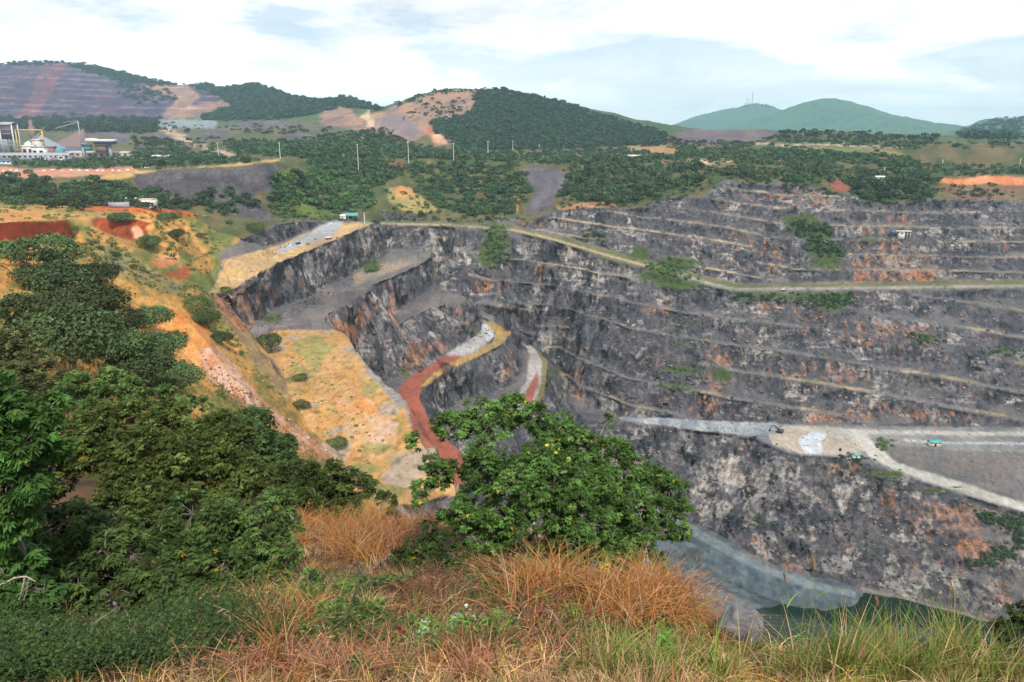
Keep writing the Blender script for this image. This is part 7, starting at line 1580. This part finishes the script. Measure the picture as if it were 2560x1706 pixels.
def poles():
    def pole(px, pyt, pyb, d, lab, arm):
        x, y, z = P(px, pyb, d); z = float(ground_z(x, y)); zt = P(px, pyt, d)[2]
        r = empty('power_pole', (x, y, z)); tag(r, lab, 'pole', None); h = zt - z
        shell('shaft', M['pole_concrete'], r, lambda b: b.add(*tube(np.array([(0, 0, -1), (0, 0, h / 2), (0, 0, h)]), [0.34, 0.30, 0.24], 8)))
        shell('cross_arm', M['pole_concrete'], r, lambda b: box(b, -arm, arm, -0.12, 0.12, h - 0.9, h - 0.6))
    names = ['thick white pole left of the pale road, nearest to the works', 'white pole between the spoil heap crest and the road, with two small posts', 'tallest white pole, in front of the bushy rim in the left middle', 'white pole straight below the bare brown hilltop', 'white pole below the red scar on the middle hill', 'white pole with a short bar, right of the red scar pole', 'short white pole right of the barred pole', 'left one of the pair of small distant poles', 'right one of the pair of small distant poles', 'faint small pole farthest right below the wooded hill']
    for (px, a, b, d), lab in zip([(547, 356, 392, 720), (701, 356, 398, 690), (895, 360, 398, 660), (1021, 353, 389, 690), (1134, 357, 389, 700), (1220, 352, 386, 760), (1282, 352, 374, 1000), (1348, 362, 378, 1040), (1353, 362, 378, 1045), (1416, 358, 370, 1090)], names): pole(px, a, b, d, lab, 1.0)
    pole(2209, 418, 444, 600, 'thin pole beside the white roof in the clump over the right wall', 0.5)
    pole(2355, 399, 418, 725, 'thin pole in front of the grey dump at right', 0.6); pole(2548, 396, 420, 715, 'thin pole near the right edge above the red bank', 0.6)
    pole(911, 532, 548, 505, 'thin post right of the turquoise canopy on the bench', 0.3)
    for px, t_, lab, w_ in [(1880, 231, 'tallest radio mast on the far hill top', 1.1), (1868, 244, 'short radio mast left of the tallest one on the far hill', 0.8), (1874, 248, 'thin radio mast close beside the tallest one', 0.7)]:
        x, y, z = P(px, 259, 5600); z = float(ground_z(x, y)) - 3; h = P(px, t_, 5600)[2] - z
        r = empty('radio_mast', (x, y, z)); tag(r, lab, 'mast')
        def lattice(b, h=h, w_=w_):
            for sx, sy in ((-1, -1), (1, -1), (0, 1)): bar(b, (sx * w_ * 2, sy * w_ * 2, 0), (sx * w_ * .6, sy * w_ * .6, h), w_ * 0.7, 4)
            for k in range(10):
                q = k / 10; a_ = w_ * (2 - 1.4 * q); bar(b, (-a_, -a_, h * q), (a_, -a_, h * (q + .1)), w_ * 0.4, 4)
        shell('lattice', M['rust'], r, lattice); shell('antenna', M['white_paint'], r, lambda b: box(b, -w_ * 1.2, w_ * 1.2, -w_, w_, h * 0.62, h * 0.7))
poles()
def machines():
    def truck(px, py, wpx, label, body, cabc, rz, name='dump_truck', cat='truck'):
        x, y, z = hit1(px, py); s = wpx * dep_of(x, y, z) / F / 6.0
        r = empty(name, (x, y, z), rz, s); tag(r, label, cat)
        shell('chassis', M['track'], r, lambda b: box(b, -2.9, 2.9, -0.95, 0.95, 0.55, 0.9))
        def tip(b): b.add(np.array([(-2.8, -1.15, 0.95), (0.9, -1.15, 0.95), (0.9, 1.15, 0.95), (-2.8, 1.15, 0.95), (-3.2, -1.3, 2.2), (1.3, -1.3, 2.4), (1.3, 1.3, 2.4), (-3.2, 1.3, 2.2)]), np.array([(0, 3, 2, 1), (4, 5, 6, 7), (0, 1, 5, 4), (1, 2, 6, 5), (2, 3, 7, 6), (3, 0, 4, 7)]))
        shell('tipper', M[body], r, tip)
        def cabf(b): b.add(np.array([(1.45, -1.0, 0.9), (2.9, -1.0, 0.9), (2.9, 1.0, 0.9), (1.45, 1.0, 0.9), (1.45, -0.95, 2.5), (2.5, -0.95, 2.5), (2.5, 0.95, 2.5), (1.45, 0.95, 2.5)]), np.array([(0, 3, 2, 1), (4, 5, 6, 7), (0, 1, 5, 4), (1, 2, 6, 5), (2, 3, 7, 6), (3, 0, 4, 7)]))
        c = shell('cab', M[cabc], r, cabf); w_ = Bag(); box(w_, 1.7, 2.35, -1.02, -0.96, 1.7, 2.3); box(w_, 1.7, 2.35, 0.96, 1.02, 1.7, 2.3); w_.build('window', M['dark_glass'], c, False)
        for wx in (-2.0, -0.7, 2.1):
            for sy in (-1, 1): shell('wheel', M['track'], r, lambda b, wx=wx, sy=sy: b.add(*tube(np.array([(wx, sy * 0.75, 0.5), (wx, sy * 0.8, 0.5), (wx, sy * 1.1, 0.5), (wx, sy * 1.15, 0.5)]), [0.05, 0.5, 0.5, 0.05], 14)))
    truck(745, 610, 13, 'small dark truck on the grey road of the upper bench', 'dark_cladding', 'dark_cladding', 0.9)
    truck(822, 598, 17, 'white truck at the edge of the grey upper bench road', 'white_paint', 'white_paint', 0.3)
    truck(1882, 1096, 20, 'dark truck tilted at the brim of the excavator bench', 'black_paint', 'dark_blue', 0.5)
    truck(1922, 1116, 15, 'small dark blue truck on the outer edge of the excavator bench', 'dark_blue', 'dark_blue', 2.5)
    truck(1958, 727, 12, 'small pale truck on the long road across the far wall', 'white_paint', 'steel_grey', 0.1)
    # excavator
    x, y, z = hit1(1948, 1080); s = 36 * dep_of(x, y, z) / F / 9.0
    r = empty('excavator', (x, y, z), 2.85, s); tag(r, 'dark excavator working against the blue-grey rubble on the pale bench', 'excavator')
    for sy in (-1, 1):
        def trk(b, sy=sy):
            n = 16; prof = [(1.7 + 0.45 * math.sin(a), 0.45 - 0.45 * math.cos(a)) for a in np.linspace(0, np.pi, n // 2)] + [(-1.7 - 0.45 * math.sin(a), 0.45 + 0.45 * math.cos(a)) for a in np.linspace(0, np.pi, n // 2)]
            V = [(px_, sy * 1.25 - 0.3, pz) for px_, pz in prof] + [(px_, sy * 1.25 + 0.3, pz) for px_, pz in prof]
            Fq = [(i, (i + 1) % n, n + (i + 1) % n, n + i) for i in range(n)] + [(0, 7 - 0, 8, 15)] 
            b.add(np.array(V), np.array(Fq[:n]))
            b.add(np.array([(-1.7, sy * 1.25 - 0.29, 0.02), (1.7, sy * 1.25 - 0.29, 0.02), (1.7, sy * 1.25 - 0.29, 0.88), (-1.7, sy * 1.25 - 0.29, 0.88), (-1.7, sy * 1.25 + 0.29, 0.02), (1.7, sy * 1.25 + 0.29, 0.02), (1.7, sy * 1.25 + 0.29, 0.88), (-1.7, sy * 1.25 + 0.29, 0.88)]), np.array([(0, 1, 2, 3), (4, 7, 6, 5)]))
        shell('track', M['track'], r, trk)
    shell('turntable', M['track'], r, lambda b: b.add(*tube(np.array([(0, 0, 0.8), (0, 0, 0.9), (0, 0, 1.1)]), [0.9, 0.9, 0.9], 16)))
    shell('house', M['dark_cladding'], r, lambda b: (box(b, -2.2, 1.2, -1.3, 1.3, 1.1, 2.0), box(b, -2.4, -1.1, -1.25, 1.25, 1.15, 2.3)))
    c = shell('cab', M['black_paint'], r, lambda b: box(b, 0.1, 1.35, 0.3, 1.25, 2.0, 3.0)); w_ = Bag(); box(w_, 0.3, 1.15, 1.24, 1.29, 2.3, 2.9); w_.build('window', M['dark_glass'], c, False)
    shell('boom', M['dark_cladding'], r, lambda b: b.add(*tube(np.array([(0.9, -0.2, 1.9), (2.2, -0.2, 3.6), (3.2, -0.2, 4.3), (5.0, -0.2, 4.0)]), [0.30, 0.38, 0.36, 0.22], 6)))
    shell('stick', M['dark_cladding'], r, lambda b: bar(b, (4.6, -0.2, 4.5), (5.9, -0.2, 1.6), 0.22)); shell('hydraulic_ram', M['steel_grey'], r, lambda b: bar(b, (1.2, -0.2, 2.0), (3.0, -0.2, 3.7), 0.1))
    shell('bucket', M['track'], r, lambda b: b.add(np.array([(5.4, -0.8, 1.6), (6.2, -0.8, 1.5), (5.9, -0.8, 0.6), (5.0, -0.8, 0.7), (5.4, 0.4, 1.6), (6.2, 0.4, 1.5), (5.9, 0.4, 0.6), (5.0, 0.4, 0.7)]), np.array([(0, 1, 2, 3), (4, 7, 6, 5), (0, 4, 5, 1), (1, 5, 6, 2), (2, 6, 7, 3), (3, 7, 4, 0)])))
    # huts
    def hut(px, py, wpx, hpx, roof, wall, label, name='hut', dp=0.5, open_=False):
        s = Site(name, px, py, label, 'hut'); w_ = wpx * s.u / 2; h = hpx * s.u
        if open_:
            for k in (-0.95, -0.3, 0.3, 0.95):
                for y in (-dp * w_, dp * w_): s.part('post', 'steel_grey', lambda b, k=k, y=y: box(b, k * w_ - 0.1, k * w_ + 0.1, y - 0.1, y + 0.1, -0.5, h * 0.7))
        else:
            s.part('wall', wall, lambda b: box(b, -w_ * .95, w_ * .95, -w_ * dp, w_ * dp, -0.6, h * 0.6)); s.part('door', 'dark_glass', lambda b: box(b, -0.15 * w_, 0.15 * w_, -w_ * dp - 0.05, -w_ * dp + 0.02, -0.4, h * 0.48))
        s.part('roof', roof, lambda b: gable(b, -w_, w_, -w_ * dp * 1.25, w_ * dp * 1.25, h * 0.6, h, 0.12)); return s
    hut(2334, 1112, 30, 16, 'teal_roof', 'cream_render', 'long hut with turquoise roof beside the upper right road', dp=0.4)
    hut(2139, 1144, 18, 14, 'teal_roof', 'white_paint', 'small white hut with turquoise roof at the edge of the excavator bench')
    hut(876, 545, 36, 15, 'teal_roof', 'white_paint', 'open turquoise canopy at the far end of the upper bench road', 'canopy', 0.35, True)
    hut(856, 547, 14, 11, 'white_paint', 'white_paint', 'small white cabin left of the turquoise canopy', 'cabin')
    hut(2196, 445, 24, 7, 'white_paint', 'white_paint', 'white roofed shed half hidden by the clump over the right wall', 'shed', 0.4)
    hut(1585, 394, 34, 8, 'cream_render', 'cream_render', 'long pale shed on the rim left of the tan clearing', 'shed', 0.3)
    s = Site('site_office', 2250, 592, 'white building with a blue end on a ledge of the upper right wall', 'building')
    s.part('wall', 'white_paint', lambda b: box(b, s.X(2243), s.X(2258), -1.5, 1.5, -0.5, s.Z(580))); s.part('roof', 'cream_render', lambda b: box(b, s.X(2236), s.X(2274), -2, 2, s.Z(580), s.Z(577.5))); s.part('annex', 'blue_roof', lambda b: box(b, s.X(2224), s.X(2234), -1.2, 1.2, s.Z(584), s.Z(577)))
    s.part('window', 'dark_glass', lambda b: box(b, s.X(2247), s.X(2254), -1.56, -1.48, s.Z(586), s.Z(583))); s.part('post', 'white_paint', lambda b: [box(b, s.X(q) - 0.12, s.X(q) + 0.12, -1.4, -1.1, -0.5, s.Z(580)) for q in (2264, 2272)])
    s = Site('water_tank', 2100, 1126, 'small black water tank on the pale bench left of the small turquoise hut', 'tank')
    s.part('body', 'black_paint', lambda b: b.add(*tube(np.array([(0, 0, -0.2), (0, 0, 0.05), (0, 0, 1.2), (0, 0, 1.5)]) * s.u * 4.0, np.array([0.1, 0.75, 0.75, 0.25]) * s.u * 4.0, 14))); s.part('lid', 'black_paint', lambda b: box(b, -s.u, s.u, -s.u, s.u, s.u * 5.9, s.u * 6.6))
    # blasted blocks
    r = np.random.default_rng(5)
    for k, (px, py, w_) in enumerate([(2382, 612, 10), (2398, 614, 8), (2414, 612, 9)]): boulder_far(px, py, w_, ['pale fallen block, left of three on the upper right ledge', 'pale fallen block, middle of three on the upper right ledge', 'pale fallen block, right of three on the upper right ledge'][k], 60 + k)
    for k, (px, py, w_) in enumerate([(1830, 532, 5), (1832, 684, 6)]): pass
def boulder_far(px, py, wpx, label, seed):
    import bmesh
    r = np.random.default_rng(seed); bm = bmesh.new(); bmesh.ops.create_icosphere(bm, subdivisions=3, radius=1.0); V = np.array([v.co for v in bm.verts]); Fc = np.array([[v.index for v in f.verts] for f in bm.faces]); bm.free()
    for k in unit(r.normal(size=(9, 3))):
        dd = V @ k; lim = 0.6 + 0.25 * r.random(); V = np.where((dd > lim)[:, None], V - k * (dd - lim)[:, None], V)
    x, y, z = hit1(px, py); s = wpx * 0.5 / F * dep_of(x, y, z); o = mesh_np('boulder', V * s * np.array((1, .8, .7)), Fc, M['tan_roof'], None, False); o.location = (x, y, z + 0.3 * s); tag(o, label, 'boulder')
machines()
# ------------------------------------------------------------------ haze
def haze():
    m = bpy.data.materials.new('haze'); m.use_nodes = True; t = m.node_tree; t.nodes.clear()
    o = t.nodes.new('ShaderNodeOutputMaterial'); v = t.nodes.new('ShaderNodeVolumePrincipled')
    v.inputs['Color'].default_value = (0.50, 0.81, 1.0, 1); v.inputs['Density'].default_value = 0.00012; v.inputs['Anisotropy'].default_value = 0.2
    t.links.new(v.outputs[0], o.inputs['Volume'])
    X, Y0, Y1, Z0, Z1 = 9300, -9300, 9300, -260, 275
    V = [(sx * X, y, z) for z in (Z0, Z1) for y in (Y0, Y1) for sx in (-1, 1)]
    Fc = [(0, 2, 3, 1), (4, 5, 7, 6), (0, 1, 5, 4), (2, 6, 7, 3), (0, 4, 6, 2), (1, 3, 7, 5)]
    h = mesh_np('haze', np.array(V), np.array(Fc), m, None, False); h['kind'] = 'stuff'; h['label'] = 'thin blue haze over the far hills'
    SC.cycles.volume_step_rate = 4
haze()
